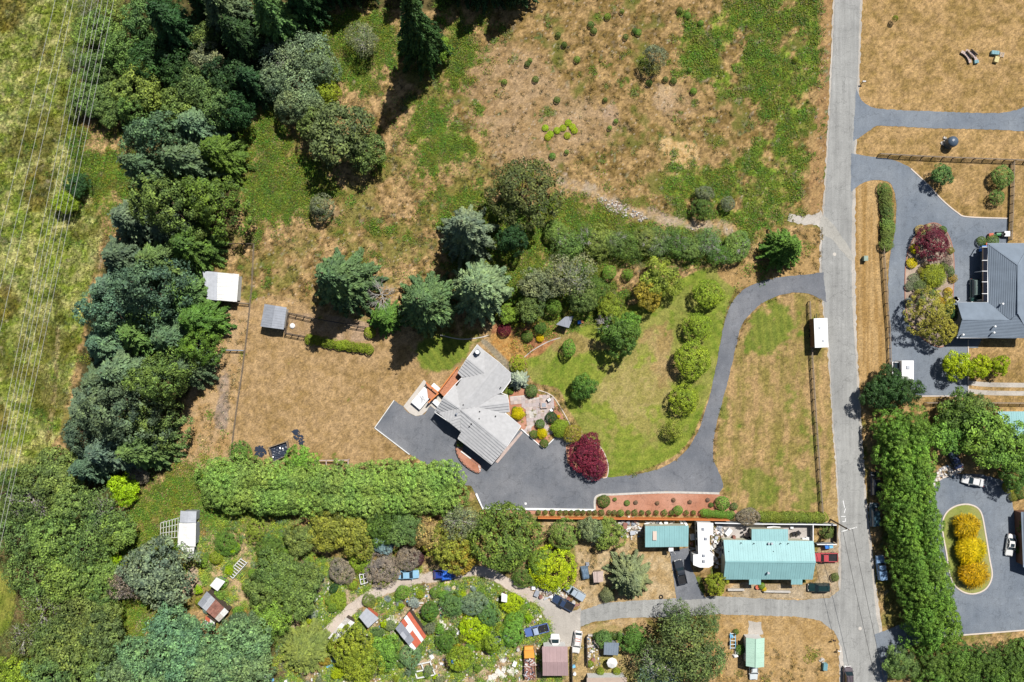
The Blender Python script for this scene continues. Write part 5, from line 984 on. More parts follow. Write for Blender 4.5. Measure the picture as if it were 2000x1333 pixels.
# paved patio: pavers built one by one
pt = thing('patio', 'stepped patio of pinkish square pavers beside the grey house', 'patio', W(1050, 800) * Vector((1, 1, 0)))
PATIO = [(996, 775), (1025, 772), (1030, 780), (1068, 773), (1080, 776), (1083, 800), (1068, 806), (1070, 830), (1078, 846), (1070, 850), (1062, 835), (1046, 828), (1038, 835), (1036, 850), (1024, 842), (1031, 828), (1027, 800), (1020, 795), (1020, 788), (998, 789)]
HOLE = [(1034, 804), (1046, 803), (1045, 819), (1035, 819)]
part('mortar_bed', MB().prism([W(*q)[:2] for q in PATIO], 0, .075), M['stone'], pt)
pm = [MB().box((0, 0, .05), (.66, .66, .1)).mesh('paver', mat_plain('paver_%d' % k, cc_, .9, .15, 3)) for k, cc_ in enumerate(((.46, .37, .33), (.52, .43, .39), (.40, .31, .28), (.44, .37, .36)))]
ca_, sa_ = math.cos(-.08), math.sin(-.08)
for i in range(-8, 9):
    for j in range(-8, 9):
        x = 1045 + (i * ca_ - j * sa_) * 7.1; y = 812 + (i * sa_ + j * ca_) * 7.1
        if inpoly(PATIO, np.array([[x]]), np.array([[y]]))[0, 0] and not inpoly(HOLE, np.array([[x]]), np.array([[y]]))[0, 0]:
            p = W(x, y) - pt.location; link('paver', pm[(i * 7 + j * 3 + i * j) % 4], pt, (p.x, p.y, .02 + .004 * ((i + j) % 2)), .08)
fp = thing('fire_pit', 'square brick fire pit with grey lid in the middle of the patio', 'fire pit', W(1062, 791) * Vector((1, 1, 0)), .05)
link('surround', MB().box((0, 0, .25), (1.3, 1.2, .5)).mesh('surround', M['brick']), fp); link('coping', MB().box((0, 0, .53), (1.36, 1.26, .07)).mesh('coping', M['paver']), fp); link('lid', MB().box((0, 0, .6), (.75, .75, .06)).mesh('lid', M['galvdark']), fp)
for k, (x, y, a) in enumerate(((1072, 781, .6), (1077, 801, 2.2))):
    ch_ = thing('patio_chair', ('dark patio chair with pale cushion above the fire pit', 'dark patio chair with pale cushion below the fire pit')[k], 'chair', W(x, y) * Vector((1, 1, 0)), a, 'patio chairs by the fire pit')
    link('seat', MB().box((0, 0, .42), (.6, .6, .08)).mesh('seat', M['white']), ch_); link('backrest', MB().box((-.32, 0, .72), (.08, .66, .6)).mesh('backrest', M['black']), ch_)
    for s in (-1, 1):
        link('armrest', MB().box((0, s * .34, .62), (.6, .08, .06)).mesh('armrest', M['black']), ch_)
        for t in (-1, 1): link('leg', MB().box((t * .27, s * .3, .2), (.06, .06, .4)).mesh('leg', M['black']), ch_)
# big slate-roofed house at the right edge
def RVx(zx, zy, h): return W(1850 + zx / 5.553, 440 + zy / 5.553, h)
rh_ = thing('house', 'slate-grey roofed house at the right edge with an L-shaped roof', 'house', W(1985, 600) * Vector((1, 1, 0)))
e = 3.0; a0 = RVx(440, 200, e); a1 = RVx(440, 840, e); r0 = RVx(765, 435, 5.6); hx = r0.x; rr = 5.6
b0 = RVx(105, 835, e); b1 = RVx(105, 1222, e); g0 = RVx(160, 1022, 4.6); gm_ = RVx(680, 1025, 4.6); r1 = Vector((hx, RVx(0, 965, 5.6).y, 5.6))
rE = Vector((hx * 2 - a0.x, 0, e)); tR = Vector((rE.x, a0.y, e)); bR = Vector((rE.x + .0, b1.y, e)); bm_ = Vector((hx, b1.y, e)); b0.y = a1.y
rJ = Vector((g0.x + .0, g0.y, 4.6))
for f in ([a0, r0, r1, gm_, a1], [a0, tR, r0], [r0, tR, bR, r1], [b0, a1, gm_, g0], [g0, gm_, r1, bR, b1]):
    f = [Vector(q) for q in f]; mbs = MB(); lo = [q - Vector((0, 0, .12)) for q in f]
    mbs.add(lo, [tuple(t) for t in tessellate_polygon([[Vector((q.x, q.y, 0)) for q in lo]])]); part('roof_deck', mbs, M['blueshingle'], rh_)
    roof_face(rh_, f, 'courses', M['blueshingle'], .3)
OUT2 = [a0, tR, bR, b1, g0, b0, a1]; RW2 = walls(rh_, OUT2, M['wall_grey'], .4, .2)
for a, b in ((r0, r1), (g0, gm_), (a0, r0), (r0, tR)): part('ridge_cap', MB().bar(a + Vector((0, 0, .1)), b + Vector((0, 0, .1)), .28, .06), M['blueshingle'], rh_)
for a, b in ((a0, a1), (a0, tR), (b1, bR), (b0, a1)): part('gutter', MB().bar(a - Vector((0, 0, .05)), b - Vector((0, 0, .05)), .14, .14), M['white'], rh_)
for x, y, z in ((1940, 638, 4.2), (1938, 650, 3.7), (1878, 654, 3.3), (1955, 594, 4.2)): roof_vent(rh_, x, y, z, .13, .6, M['white'])
rh_['_c'] = tuple(W(1985, 600)); 
for t_ in (.2, .55, .85): opening(rh_, RW2[6], RW2[0], t_, 1.5, .9, 2.1)
opening(rh_, RW2[3], RW2[4], .5, 1.2, .9, 2.1); opening(rh_, RW2[4], RW2[5], .4, 1.0, .05, 2.1, 'door', M['darkwood']); del rh_['_c']
pg = thing('glass_awning', 'glazed lean-to awning with white rafters on the left side of the slate-roofed house', 'awning', W(1922, 535) * Vector((1, 1, 0)))
q0, q1 = W(1919, 482, 2.7), W(1919, 588, 2.7); i0, i1 = W(1929, 482, 2.95), W(1929, 588, 2.95)
part('pane', MB().add([q0, q1, i1, i0], [(0, 1, 2, 3)]), mat_glass('dark_glazing', (.01, .012, .02), .15), pg)
for y in (483, 509, 530, 551, 574): part('rafter', MB().bar(W(1918, y, 2.78), W(1929, y, 3.0), .12, .12), M['white'], pg)
part('front_beam', MB().bar(q0 + Vector((0, 0, .02)), q1 + Vector((0, 0, .02)), .14, .18), M['darkwood'], pg)
for y in (484, 530, 586): p = W(1919, y, 2.7); part('post', MB().box((p.x, p.y, 1.3), (.14, .14, 2.6)), M['white'], pg)
# house gables reaching in from the right edge
def gable_edge(label, mat, corners, hts, ridge, rh, **k): return house('house', label, 'house', corners, hts, ridge, rh, mat=mat, wall=M['wall_cream'], **k)
gable_edge('turquoise metal roof corner behind the big bright tree at the right edge', M['green_metal'], ((1948, 804), (2120, 804), (2120, 905), (2010, 905)), (3, 3, 4.5, 4.5), None, 0)
house('house', 'dark-shadowed grey roof at the right edge beside the round court', 'house', ((1994, 1000), (2110, 995), (2110, 1125), (1998, 1108)), (2.6, 2.6, 2.6, 2.6), 'v', 4.2, mode='courses', mat=M['blueshingle'], wall=M['wall_brown'], step=.4)  # dark brown siding puts the shadow on this wall into its colour
# green-roofed house
gw = ((5, .35, 1.2, .9, 2.1, 'window', None), (5, .75, 1.0, .9, 2.1, 'window', None), (3, .2, 1.6, .9, 2.1, 'window', None), (3, .8, 1.4, .9, 2.1, 'window', None))
gh = house('house', 'turquoise metal-roofed house on the corner of the street and the lane', 'house', ((1413, 1055), (1589, 1057), (1587, 1132), (1413, 1132)), (3, 3, 3, 3), 'h', 4.3, mat=M['green_metal'], wall=M['wall_cream'], step=.9, wins=gw)
def add_on(o, corners, hts, mat, wall, step=.9, flat_dir=None):
    c = [W(*p, h) for p, h in zip(corners, hts)]; roof_face(o, c, 'panels', mat, step, flat_dir); walls(o, c, wall, .3)
add_on(gh, ((1468, 1034), (1539, 1034), (1539, 1057.5), (1468, 1057)), (2.72, 2.72, 3.06, 3.06), M['green_metal'], M['wall_cream'])
add_on(gh, ((1463, 1131), (1486, 1131), (1486, 1142), (1463, 1142)), (3.06, 3.06, 2.85, 2.85), M['green_metal'], M['wall_cream'])
add_on(gh, ((1545, 1131), (1567, 1131), (1567, 1142), (1545, 1142)), (3.06, 3.06, 2.85, 2.85), M['green_metal'], M['wall_cream'])
for x, y in ((1500, 1061), (1506, 1061)): roof_vent(gh, x, y, 3.2, .14, .5, M['galv'])
roof_vent(gh, 1499, 1118, 3.6, .16, .6, M['galv'])
for x, y in ((1448, 1061), (1473, 1062), (1525, 1062), (1540, 1062), (1423, 1077), (1419, 1083), (1437, 1083), (1510, 1077), (1506, 1088), (1522, 1085)): part('vent_pipe', MB().lathe(W(x, y, 3.6), [(.07, -.3), (.07, .25), (0, .26)], 7), M['black'], gh)
gg = house('garage', 'turquoise metal-roofed garage with one pale skylight panel', 'garage', ((1260, 1028), (1345, 1027), (1344, 1068), (1260, 1069)), (3.3, 3.3, 3.0, 3.0), None, 0, mat=M['green_metal'], wall=M['wall_cream'], wins=((2, .35, 2.6, .05, 2.3, 'garage_door', M['white']),), flat_dir=Vector((0, -1, 0)))
part('skylight', MB().prism([W(*q)[:2] for q in ((1269, 1030), (1276.5, 1030), (1276.5, 1047), (1269, 1047))], 3.12, 3.42), mat_plain('pale_skylight', (.62, .5, .42), .5, .05), gg)
solo('awning', MB().prism([W(*q, 2.4)[:2] for q in ((1306, 1070), (1315, 1070), (1315, 1077), (1306, 1077))], 2.4, 2.5).box((W(1306.5, 1076).x, W(1306.5, 1076).y, 1.2), (.08, .08, 2.4)).box((W(1314, 1076).x, W(1314, 1076).y, 1.2), (.08, .08, 2.4)), M['white'], 'tiny white porch roof below the turquoise garage', 'awning')
# white flat-roofed trailer home between them
th = thing('trailer_home', 'long white flat-roofed trailer home between the garage and the corner house', 'trailer', W(1376, 1065) * Vector((1, 1, 0)))
z = 3.3
RO = [(1362, 1021), (1393, 1022), (1393, 1045), (1386, 1046), (1386, 1076), (1393, 1083), (1393, 1104), (1385, 1109), (1367, 1109), (1354, 1104), (1354, 1084), (1364, 1083)]
part('roof', MB().prism([W(*q, z)[:2] for q in RO], z - .1, z), M['white'], th); part('wall', MB().prism([(q.x, q.y) for q in inset([W(*q, z) for q in RO], .15)], .3, z - .103), M['wall_white'], th)
for x, y in ((1374, 1033), (1379, 1052), (1375, 1085), (1375, 1096)):
    p = W(x, y, z); v = part('roof_vent', MB().box((p.x, p.y, z + .12), (.5, .5, .22)), M['white'], th); link('lid', MB().box((p.x - .1, p.y, z + .26), (.42, .46, .05)).mesh('lid', M['galvdark'], th.location), v)
for y in (1030, 1045, 1060, 1092): p = W(1360 if y < 1080 else 1354.5, y, 2); part('window', MB().box((p.x + .02, p.y, 2.0), (.08, 1.1, .8)), M['glass'], th)
# sheds
house('shed', 'white metal shed with a grey strip of roof at the edge of the tree belt', 'shed', ((396, 530), (467, 536), (463, 590), (404, 585)), (2.9, 2.7, 2.7, 2.9), None, 0, mat=M['whitedirty'], wall=M['wall_white'], step=.8, flat_dir=Vector((0, -1, 0)))
c4_ = [W(*q, h) for q, h in (((396, 529.5), 2.98), ((425, 532), 2.95), ((424, 587), 2.95), ((405, 585.5), 2.98))]; shd = [o for o in bpy.data.objects if o.name.startswith('shed')][-1]
roof_face(shd, c4_, 'panels', M['galv'], .8, Vector((0, -1, 0)))
house('shed', 'small grey corrugated shed beside the fenced pen', 'shed', ((517, 594), (560, 601), (554, 644), (509, 638)), (2.5, 2.5, 2.5, 2.5), 'v', 3.0, mat=M['galvdark'], wall=M['wall_white'], step=.5, cap=False)
house('shed', 'little grey lean-to shed half hidden under trees above the lawn', 'shed', ((1104, 619), (1120, 618), (1111, 641), (1086, 634)), (2.6, 2.6, 2.3, 2.3), None, 0, mat=M['galvdark'], wall=M['wall_grey'], step=.8)
house('shed', 'pinkish brown metal-roofed shed at the bottom yard', 'shed', ((1059, 1263), (1108, 1263), (1110, 1320), (1060, 1320)), (3.2, 3.2, 3.2, 3.2), 'h', 3.7, mat=M['pink_metal'], wall=M['wall_white'], step=.7, cap=False, wins=((3, .5, 2.4, .05, 2.2, 'garage_door', M['white']),))
house('carport', 'pale green metal-roofed carport with a centre ridge at the bottom', 'carport', ((1457, 1246), (1493, 1246), (1492, 1303), (1457, 1301)), (2.6, 2.6, 2.6, 2.6), 'v', 3.2, mat=M['pale_green_metal'], wall=M['wall_white'], step=.9)
house('shed', 'dark flat-roofed shed next to the white parasol', 'shed', ((1180, 1255), (1209, 1256), (1207, 1280), (1179, 1279)), (2.4, 2.4, 2.2, 2.2), None, 0, mat=M['blueshingle'], wall=M['wall_grey'], step=1.0)
house('house', 'pinkish tan roof cut by the bottom edge of the picture', 'house', ((1146, 1324), (1224, 1323), (1226, 1390), (1144, 1390)), (2.8, 2.8, 2.8, 2.8), 'h', 3.6, mode='courses', mat=M['shingle_tan'], wall=M['wall_white'], step=.4)
house('shed', 'long pale corrugated shed roof among the lower left trees', 'shed', ((350, 1022), (383, 1022), (382, 1068), (347, 1066)), (2.8, 2.8, 2.8, 2.8), 'v', 3.0, mat=M['whitedirty'], wall=M['wall_grey'], step=.8, cap=False)
house('shed', 'grey-green translucent-roofed upper end of the long corrugated shed', 'shed', ((353, 998), (384, 999), (383, 1021), (351, 1021)), (2.7, 2.7, 2.7, 2.7), 'v', 2.9, mat=M['galv'], wall=M['wall_grey'], step=.8, cap=False)
house('shed', 'narrow white lean-to running on from the long corrugated shed', 'shed', ((352, 1068), (380, 1069), (377, 1090), (366, 1090)), (2.4, 2.4, 2.4, 2.4), None, 0, mat=M['whitedirty'], wall=M['wall_grey'], step=.8)
house('shed', 'square grey-roofed cabin with a red edge in the terraced garden', 'shed', ((716, 1188), (740, 1208), (719, 1227), (701, 1205)), (2.6, 2.6, 2.4, 2.4), None, 0, mat=M['galv'], wall=M['redsheet'], step=.8)
house('shed', 'small white shed with a dark side right of the garden thicket', 'shed', ((980, 1158), (991, 1162), (990, 1177), (979, 1175)), (2.2, 2.2, 2.2, 2.2), None, 0, mat=M['whitedirty'], wall=M['wall_brown'], step=.8)
house('shed', 'small white-roofed hut beside the ladder-like frames', 'shed', ((423, 1128), (440, 1136), (425, 1155), (410, 1144)), (2.2, 2.2, 2.2, 2.2), None, 0, mat=M['whitedirty'], wall=M['wall_grey'], step=.7)
def patch_roof(name, label, quad, h, mats, nx, ny, seed):
    c = [W(*q, hh) for q, hh in zip(quad, h)]; cen = sum(c, Vector()) / 4; o = thing(name, label, 'shed', (cen.x, cen.y, 0)); rg = random.Random(seed); k = 0
    for i in range(nx):
        for j in range(ny):
            f = lambda s, t: c[0].lerp(c[1], s).lerp(c[3].lerp(c[2], s), t); z_ = Vector((0, 0, rg.uniform(0, .06) + .03 * ((i + j) % 2)))
            q = [f((i + .01) / nx, (j + .01) / ny) + z_, f((i + .99) / nx, (j + .01) / ny) + z_, f((i + .99) / nx, (j + .99) / ny) + z_, f((i + .01) / nx, (j + .99) / ny) + z_]
            mt = mats[rg.randrange(len(mats))] if not isinstance(mats[0], list) else M[mats[j][i]]
            roof_face(o, q, 'panels', mt, .45)
    walls(o, c, M['darkwood'], .15); return o
patch_roof('shed', 'rusty red and grey corrugated shed at the edge of the pine wood', ((404, 1155), (447, 1195), (428, 1215), (386, 1180)), (2.6, 2.6, 2.3, 2.3), [['galvdark', 'galv', 'rust', 'rust', 'whitedirty'], ['galvdark', 'galv', 'rust', 'rust', 'stone']], 5, 2, 4)
patch_roof('shed', 'low red-sheeted lean-to below the rusty corrugated shed', ((402, 1203), (420, 1216), (416, 1235), (400, 1217)), (1.9, 1.9, 1.7, 1.7), [['redsheet', 'whitedirty'], ['whitedirty', 'redsheet']], 2, 2, 5)
patch_roof('greenhouse', 'garden shed roof patched with red, white and clear corrugated sheets', ((800, 1194), (833, 1243), (808, 1272), (772, 1228)), (2.7, 2.7, 2.2, 2.2), [['redsheet', 'redsheet', 'redsheet', 'redsheet'], ['white', 'white', 'white', 'white'], ['redsheet', 'white', 'redsheet', 'redsheet'], ['galvdark', 'galvdark', 'galvdark', 'redsheet'], ['galvdark', 'galv', 'galvdark', 'white']], 4, 5, 6)
patch_roof('greenhouse', 'small white-framed greenhouse among trees', ((533, 1092), (557, 1093), (559, 1106), (532, 1104)), (2.2, 2.2, 2.1, 2.1), [['white', 'whitedirty', 'white'], ['stone', 'white', 'whitedirty']], 3, 2, 7)
patch_roof('shed', 'pale weathered boards roof between the grey cabin and the willow', ((676, 1206), (693, 1216), (655, 1256), (641, 1246)), (1.9, 1.9, 1.7, 1.7), [['stone', 'whitedirty'], ['whitedirty', 'stone'], ['stone', 'whitedirty'], ['whitedirty', 'galv']], 2, 4, 8)
# frame of the open greenhouse beside the corrugated shed, ladder-like frames in the garden
def lattice(label, quad, h, n, m, mat=M['whitedirty'], name='frame', cat='garden frame', w=.07):
    c = [W(*q, h) for q in quad]; cen = sum(c, Vector()) / 4; o = thing(name, label, cat, (cen.x, cen.y, 0))
    for k in range(n + 1): part('crossbar', MB().bar(c[0].lerp(c[1], k / n), c[3].lerp(c[2], k / n), w, w), mat, o)
    for k in range(m + 1): part('rail', MB().bar(c[0].lerp(c[3], k / m), c[1].lerp(c[2], k / m), w, w), mat, o)
    for q in c: part('post', MB().box((q.x, q.y, h / 2), (w, w, h)), mat, o)
    return o
lattice('open white-barred greenhouse frame left of the long corrugated shed', ((314, 1022), (348, 1012), (347, 1050), (313, 1052)), 2.3, 6, 3)
lattice('row of pale hooped bed frames above the small white-roofed hut', ((444, 1120), (470, 1092), (482, 1100), (455, 1130)), .7, 7, 1, w=.12)
lattice('pale timber garden frame at the inside of the track bend', ((702, 1123), (717, 1120), (718, 1138), (705, 1142)), 1.2, 2, 2, w=.12)
lattice('timber-edged bed frame at the lower garden beside the willow', ((806, 1300), (840, 1293), (850, 1318), (815, 1325)), .6, 2, 2, w=.22)
lattice('pink-grey timber frame of a raised bed against the big hedge', ((616, 900), (680, 899), (680, 918), (616, 918)), 1.2, 3, 1, M['paver'], w=.18)
bp_ = thing('pool_frame', 'square frame with crumpled black liner on the dry lawn', 'pool', W(546, 882) * Vector((1, 1, 0))); c = [W(*q, .6) for q in ((526, 874), (561, 862), (566, 887), (534, 902))]
for k in range(4): part('side_board', MB().bar(c[k], c[(k + 1) % 4], .12, 1.1), M['wood'], bp_)
m_, nt_, b_, _ = mat_new('black_liner'); b_.inputs['Base Color'].default_value = (.035, .045, .07, 1); b_.inputs['Roughness'].default_value = .25
mb = MB(); n = 16; rg = random.Random(3); g_ = [[c[0].lerp(c[1], i / n).lerp(c[3].lerp(c[2], i / n), j / n) + Vector((0, 0, -.15 + rg.uniform(-.09, .09))) for i in range(n + 1)] for j in range(n + 1)]
mb.add([q for r in g_ for q in r], [(j * (n + 1) + i, j * (n + 1) + i + 1, (j + 1) * (n + 1) + i + 1, (j + 1) * (n + 1) + i) for j in range(n) for i in range(n)]); part('liner', mb, m_, bp_)
def heap(label, poly, hgt, mat, name, cat, seed, n=70):
    rg = random.Random(seed); P_ = [W(*q) for q in poly]; mb = MB(); xs_ = [p.x for p in P_]; ys_ = [p.y for p in P_]; k = 0
    while k < n:
        x = rg.uniform(min(xs_), max(xs_)); y = rg.uniform(min(ys_), max(ys_))
        if not inpoly([(p.x, p.y) for p in P_], np.array([[x]]), np.array([[y]]))[0, 0]: continue
        s = rg.uniform(.25, .6); mb.box((x, y, hgt * rg.random() * .5), (s, s * rg.uniform(.5, 1), hgt * rg.uniform(.4, 1)), rg.random() * 3, .7); k += 1
    return solo(name, mb, mat, label, cat)
for lb, po, s_ in (('crumpled dark plastic sheet above the bright hedge shrub', [(570, 842), (580, 838), (592, 855), (595, 872), (588, 872), (575, 855)], 3), ('scraps of dark plastic left of the square black-lined frame', [(498, 875), (512, 870), (520, 885), (510, 895), (500, 890)], 4)):
    heap(lb, po, .12, m_, 'plastic_sheet', 'plastic sheet', s_, 60)
# ---------------------------------------------------------------- vehicles
def ringx(x, w, zb, zt, sh=.12):
    return [(x, -w * .9, zb), (x, -w, zb + .15), (x, -w, zt - sh), (x, -w * .9, zt), (x, 0, zt + .025), (x, w * .9, zt), (x, w, zt - sh), (x, w, zb + .15), (x, w * .9, zb)]
CARM = {}
def car_meshes(kind):
    if kind in CARM: return CARM[kind]
    D = []
    def add(nm, mb, mat, sm=False): D.append((nm, mb.mesh(nm, None if mat == 'P' else M[mat], smooth=sm), mat, mb))
    if kind == 'sedan': L, Wd, prof, cab = 4.7, .9, [(2.35, .78, .60), (2.2, .86, .74), (1.0, .9, .90), (-1.35, .9, .95), (-2.15, .86, .92), (-2.35, .8, .75)], (1.05, .35, -1.0, -1.6, 1.42)
    elif kind == 'wagon': L, Wd, prof, cab = 4.7, .9, [(2.35, .78, .62), (2.2, .86, .78), (1.1, .9, .95), (-2.2, .9, .98), (-2.35, .85, .8)], (1.1, .45, -1.85, -2.2, 1.62)
    elif kind == 'pickup': L, Wd, prof, cab = 5.3, .95, [(2.65, .85, .75), (2.5, .92, .92), (1.2, .95, 1.02), (-.55, .95, 1.05)], (1.15, .65, -.35, -.6, 1.72)
    elif kind == 'canopy': L, Wd, prof, cab = 5.2, .92, [(2.6, .82, .72), (2.45, .9, .9), (1.2, .92, 1.0), (-2.55, .92, 1.0), (-2.6, .88, .8)], (1.15, .65, -.3, -.45, 1.68)
    elif kind == 'van': L, Wd, prof, cab = 5.0, .98, [(2.5, .86, .8), (2.35, .95, 1.0), (1.7, .98, 1.15), (-2.4, .98, 1.15), (-2.5, .94, .9)], (1.75, 1.0, -2.2, -2.42, 1.95)
    B = MB().loft([ringx(x, w, .32, z) for x, w, z in prof])
    if kind == 'pickup':
        B.box((-1.6, 0, .55), (2.1, 1.86, .42))
        for s in (-1, 1): B.box((-1.6, s * .885, .9), (2.1, .13, .32))
        B.box((-2.58, 0, .84), (.1, 1.88, .44))
    add('body', B, 'P')
    x0, x1, x2, x3, zr_ = cab; zb = .9; w0, w1 = Wd * .9, Wd * .76
    gr = lambda x, w, z: [(x, -w, z), (x, w, z)]
    pt = lambda x, w, z: [(x, -w, z), (x, w, z)]
    cb = MB()                                            # roof skin and pillars
    cb.loft([[(x1, -w1, zr_ - .06), (x1, w1, zr_ - .06), (x1, w1 * .9, zr_), (x1, -w1 * .9, zr_)], [((x1 + x2) / 2, -w1, zr_), ((x1 + x2) / 2, w1, zr_), ((x1 + x2) / 2, w1 * .9, zr_ + .06), ((x1 + x2) / 2, -w1 * .9, zr_ + .06)], [(x2, -w1, zr_ - .06), (x2, w1, zr_ - .06), (x2, w1 * .9, zr_), (x2, -w1 * .9, zr_)]])
    for s in (-1, 1):
        cb.bar((x0, s * w0, zb), (x1, s * w1, zr_ - .04), .07, .07); cb.bar((x3, s * w0, zb), (x2, s * w1, zr_ - .04), .09, .09)
        cb.bar(((x0 + x3) / 2 - .1, s * w0, zb), ((x1 + x2) / 2, s * w1, zr_ - .04), .07, .07)
    add('cabin_roof', cb, 'P')
    q = lambda a, b: MB().add([*pt(a[0], a[1], a[2]), *pt(b[0], b[1], b[2])[::-1]], [(0, 1, 2, 3)])
    add('windshield', q((x0, w0 - .03, zb), (x1, w1 - .03, zr_ - .04)), 'glass'); add('rear_window', q((x3, w0 - .03, zb), (x2, w1 - .03, zr_ - .04)), 'glass')
    for s in (-1, 1): add('side_window', MB().add([(x0 - .1, s * w0 * .99, zb), (x3 + .08, s * w0 * .99, zb), (x2 + .05, s * w1 * .99, zr_ - .05), (x1 - .05, s * w1 * .99, zr_ - .05)], [(0, 1, 2, 3)]), 'glass')
    wm = MB().add([], []); n = 14; rw = .34 if kind in ('sedan', 'wagon') else .38
    tyre = MB().loft([[(rw * math.cos(t), y, rw * math.sin(t) + rw) for t in [2 * math.pi * k / n for k in range(n)]] for y in (-.11, .11)]).mesh('wheel', M['tyre'])
    rim = MB().loft([[(rw * .6 * math.cos(t), y, rw * .6 * math.sin(t) + rw) for t in [2 * math.pi * k / n for k in range(n)]] for y in (-.12, .12)]).mesh('rim', M['chrome'])
    for s in (-1, 1):
        for x in (L / 2 - .85, -L / 2 + .95): D.append(('wheel', tyre, (x, s * (Wd - .10), 0), rim))
    for s in (-1, 1):
        add('headlight', MB().box((prof[1][0] + .02, s * Wd * .68, prof[1][2] - .12), (.22, .32, .12)), 'lamp'); add('taillight', MB().box((-L / 2 + .02, s * Wd * .8, .82), (.08, .16, .22)), 'redlamp')
        add('mirror', MB().box((x0 - .15, s * (Wd + .09), zb + .08), (.12, .2, .14)), 'P')
    add('bumper', MB().box((L / 2 - .02, 0, .48), (.16, Wd * 1.7, .18)), 'chrome'); add('bumper', MB().box((-L / 2 + .0, 0, .48), (.14, Wd * 1.7, .18)), 'chrome')
    if kind == 'pickup': add('bed_floor', MB().box((-1.6, 0, .78), (2.0, 1.64, .04)), 'black')
    if kind == 'canopy':
        add('canopy', MB().loft([[(x, -.88, 1.0), (x, -.84, 1.5), (x, -.7, 1.64), (x, .7, 1.64), (x, .84, 1.5), (x, .88, 1.0)] for x in (-.55, -2.5)]), 'P')
        for s in (-1, 1): add('side_window', MB().box((-1.5, s * .875, 1.25), (1.5, .02, .32)), 'glass')
    if kind in ('wagon', 'van'):
        for s in (-1, 1): add('roof_rail', MB().bar((x1 - .2, s * w1 * .82, zr_ + .1), (x2 + .2, s * w1 * .82, zr_ + .1), .05, .05), 'black')
    CARM[kind] = D; return D
PM = {}
def car(kind, px, py, deg, colr, label, name=None, cat=None, roofc=None, mat='paint', extra=None, sc_=.9):
    """deg: heading of the bonnet in the picture, 0 right, 90 up"""
    o = thing(name or {'sedan': 'sedan', 'wagon': 'wagon', 'pickup': 'pickup_truck', 'canopy': 'pickup_truck', 'van': 'van'}[kind], label, cat or {'sedan': 'car', 'wagon': 'car', 'van': 'van'}.get(kind, 'pickup truck'), W(px, py, .7) * Vector((1, 1, 0)), math.radians(deg))
    o.scale = (sc_, sc_, sc_)
    for d in car_meshes(kind):
        if d[0] == 'wheel': w_ = link('wheel', d[1], o, d[2]); link('rim', d[3], w_)
        elif d[2] == 'P':
            key = (kind, id(d[3]), mat)
            if key not in PM: PM[key] = d[3].mesh(d[0], M[mat], smooth=False)
            link(d[0], PM[key], o, color=roofc if roofc and d[0] in ('cabin_roof', 'canopy') else colr)
        else: link(d[0], d[1], o)
    if extra: extra(o)
    return o
def sunroof(o): link('sunroof', MB().box((-.1, 0, 1.50), (.7, .8, .02)).mesh('sunroof', M['glass']), o)
def stripes(o):
    for x in (-.6, -1.1): link('stripe', MB().box((x, 0, 1.75), (.12, 1.2, .02)).mesh('stripe', M['redsheet']), o)
car('pickup', 1329, 1118, 103, (.03, .035, .045), 'dark pickup with a silvery bonnet on the short asphalt drive of the turquoise garage')
car('canopy', 1122, 1157, 148, (.36, .42, .48), 'silver pickup with a canopy parked above the dark blue one', sc_=.85)
car('pickup', 1100, 1178, 152, (.03, .05, .10), 'dark blue pickup parked below the silver canopy pickup', sc_=.85)
car('pickup', 1048, 1231, 195, (.10, .16, .38), 'faded blue pickup beside the gravel yard', roofc=(.35, .42, .55))
car('wagon', 1127, 1255, 262, (.75, .73, .70), 'long white estate car next to the pinkish brown shed', extra=stripes)
car('pickup', 1612, 1089, 180, (.45, .07, .08), 'old red pickup with a load of scrap beside the turquoise house', mat='paint')
car('wagon', 1600, 1148, 180, (.008, .03, .03), 'very dark green estate car on the gravel at the street corner')
car('canopy', 1721, 1109, 97, (.20, .32, .50), 'pale blue pickup in the shade of the tall street hedge')
car('sedan', 1901, 940, 168, (.66, .66, .66), 'silver white sedan at the top of the round court')
car('sedan', 1974, 1065, 262, (.70, .70, .68), 'white sedan with a sunroof at the right of the round court', extra=sunroof)
car('van', 1904, 568, 270, (.015, .05, .045), 'dark green van parked against the slate-roofed house', roofc=(.10, .14, .13))
car('sedan', 1864, 896, 115, (.02, .03, .08), 'dark blue car under the big bright trees by the court')
car('van', 1708, 1006, 92, (.03, .07, .10), 'dark teal van in the deep shade of the tall street hedge')
car('van', 1709, 945, 92, (.015, .02, .04), 'black van in front of the teal one in the hedge shade')
car('wagon', 868, 1122, 2, (.03, .06, .3), 'blue car mostly under a blue tarp beside the track')
car('sedan', 797, 1123, 2, (.25, .45, .6), 'light blue car nosing out from under the brown bushes')
car('van', 1084, 1262, 90, (.75, .75, .73), 'white van sticking out from the top of the pinkish brown shed')
car('van', 1656, 1325, 90, (.10, .08, .09), 'dark van with a grey rack at the bottom edge of the street')
car('wagon', 1472, 1307, 270, (.62, .66, .66), 'white car poking out below the pale green carport')
car('wagon', 975, 1251, 5, (.25, .29, .36), 'grey-blue car half covered by bushes at the lower garden')
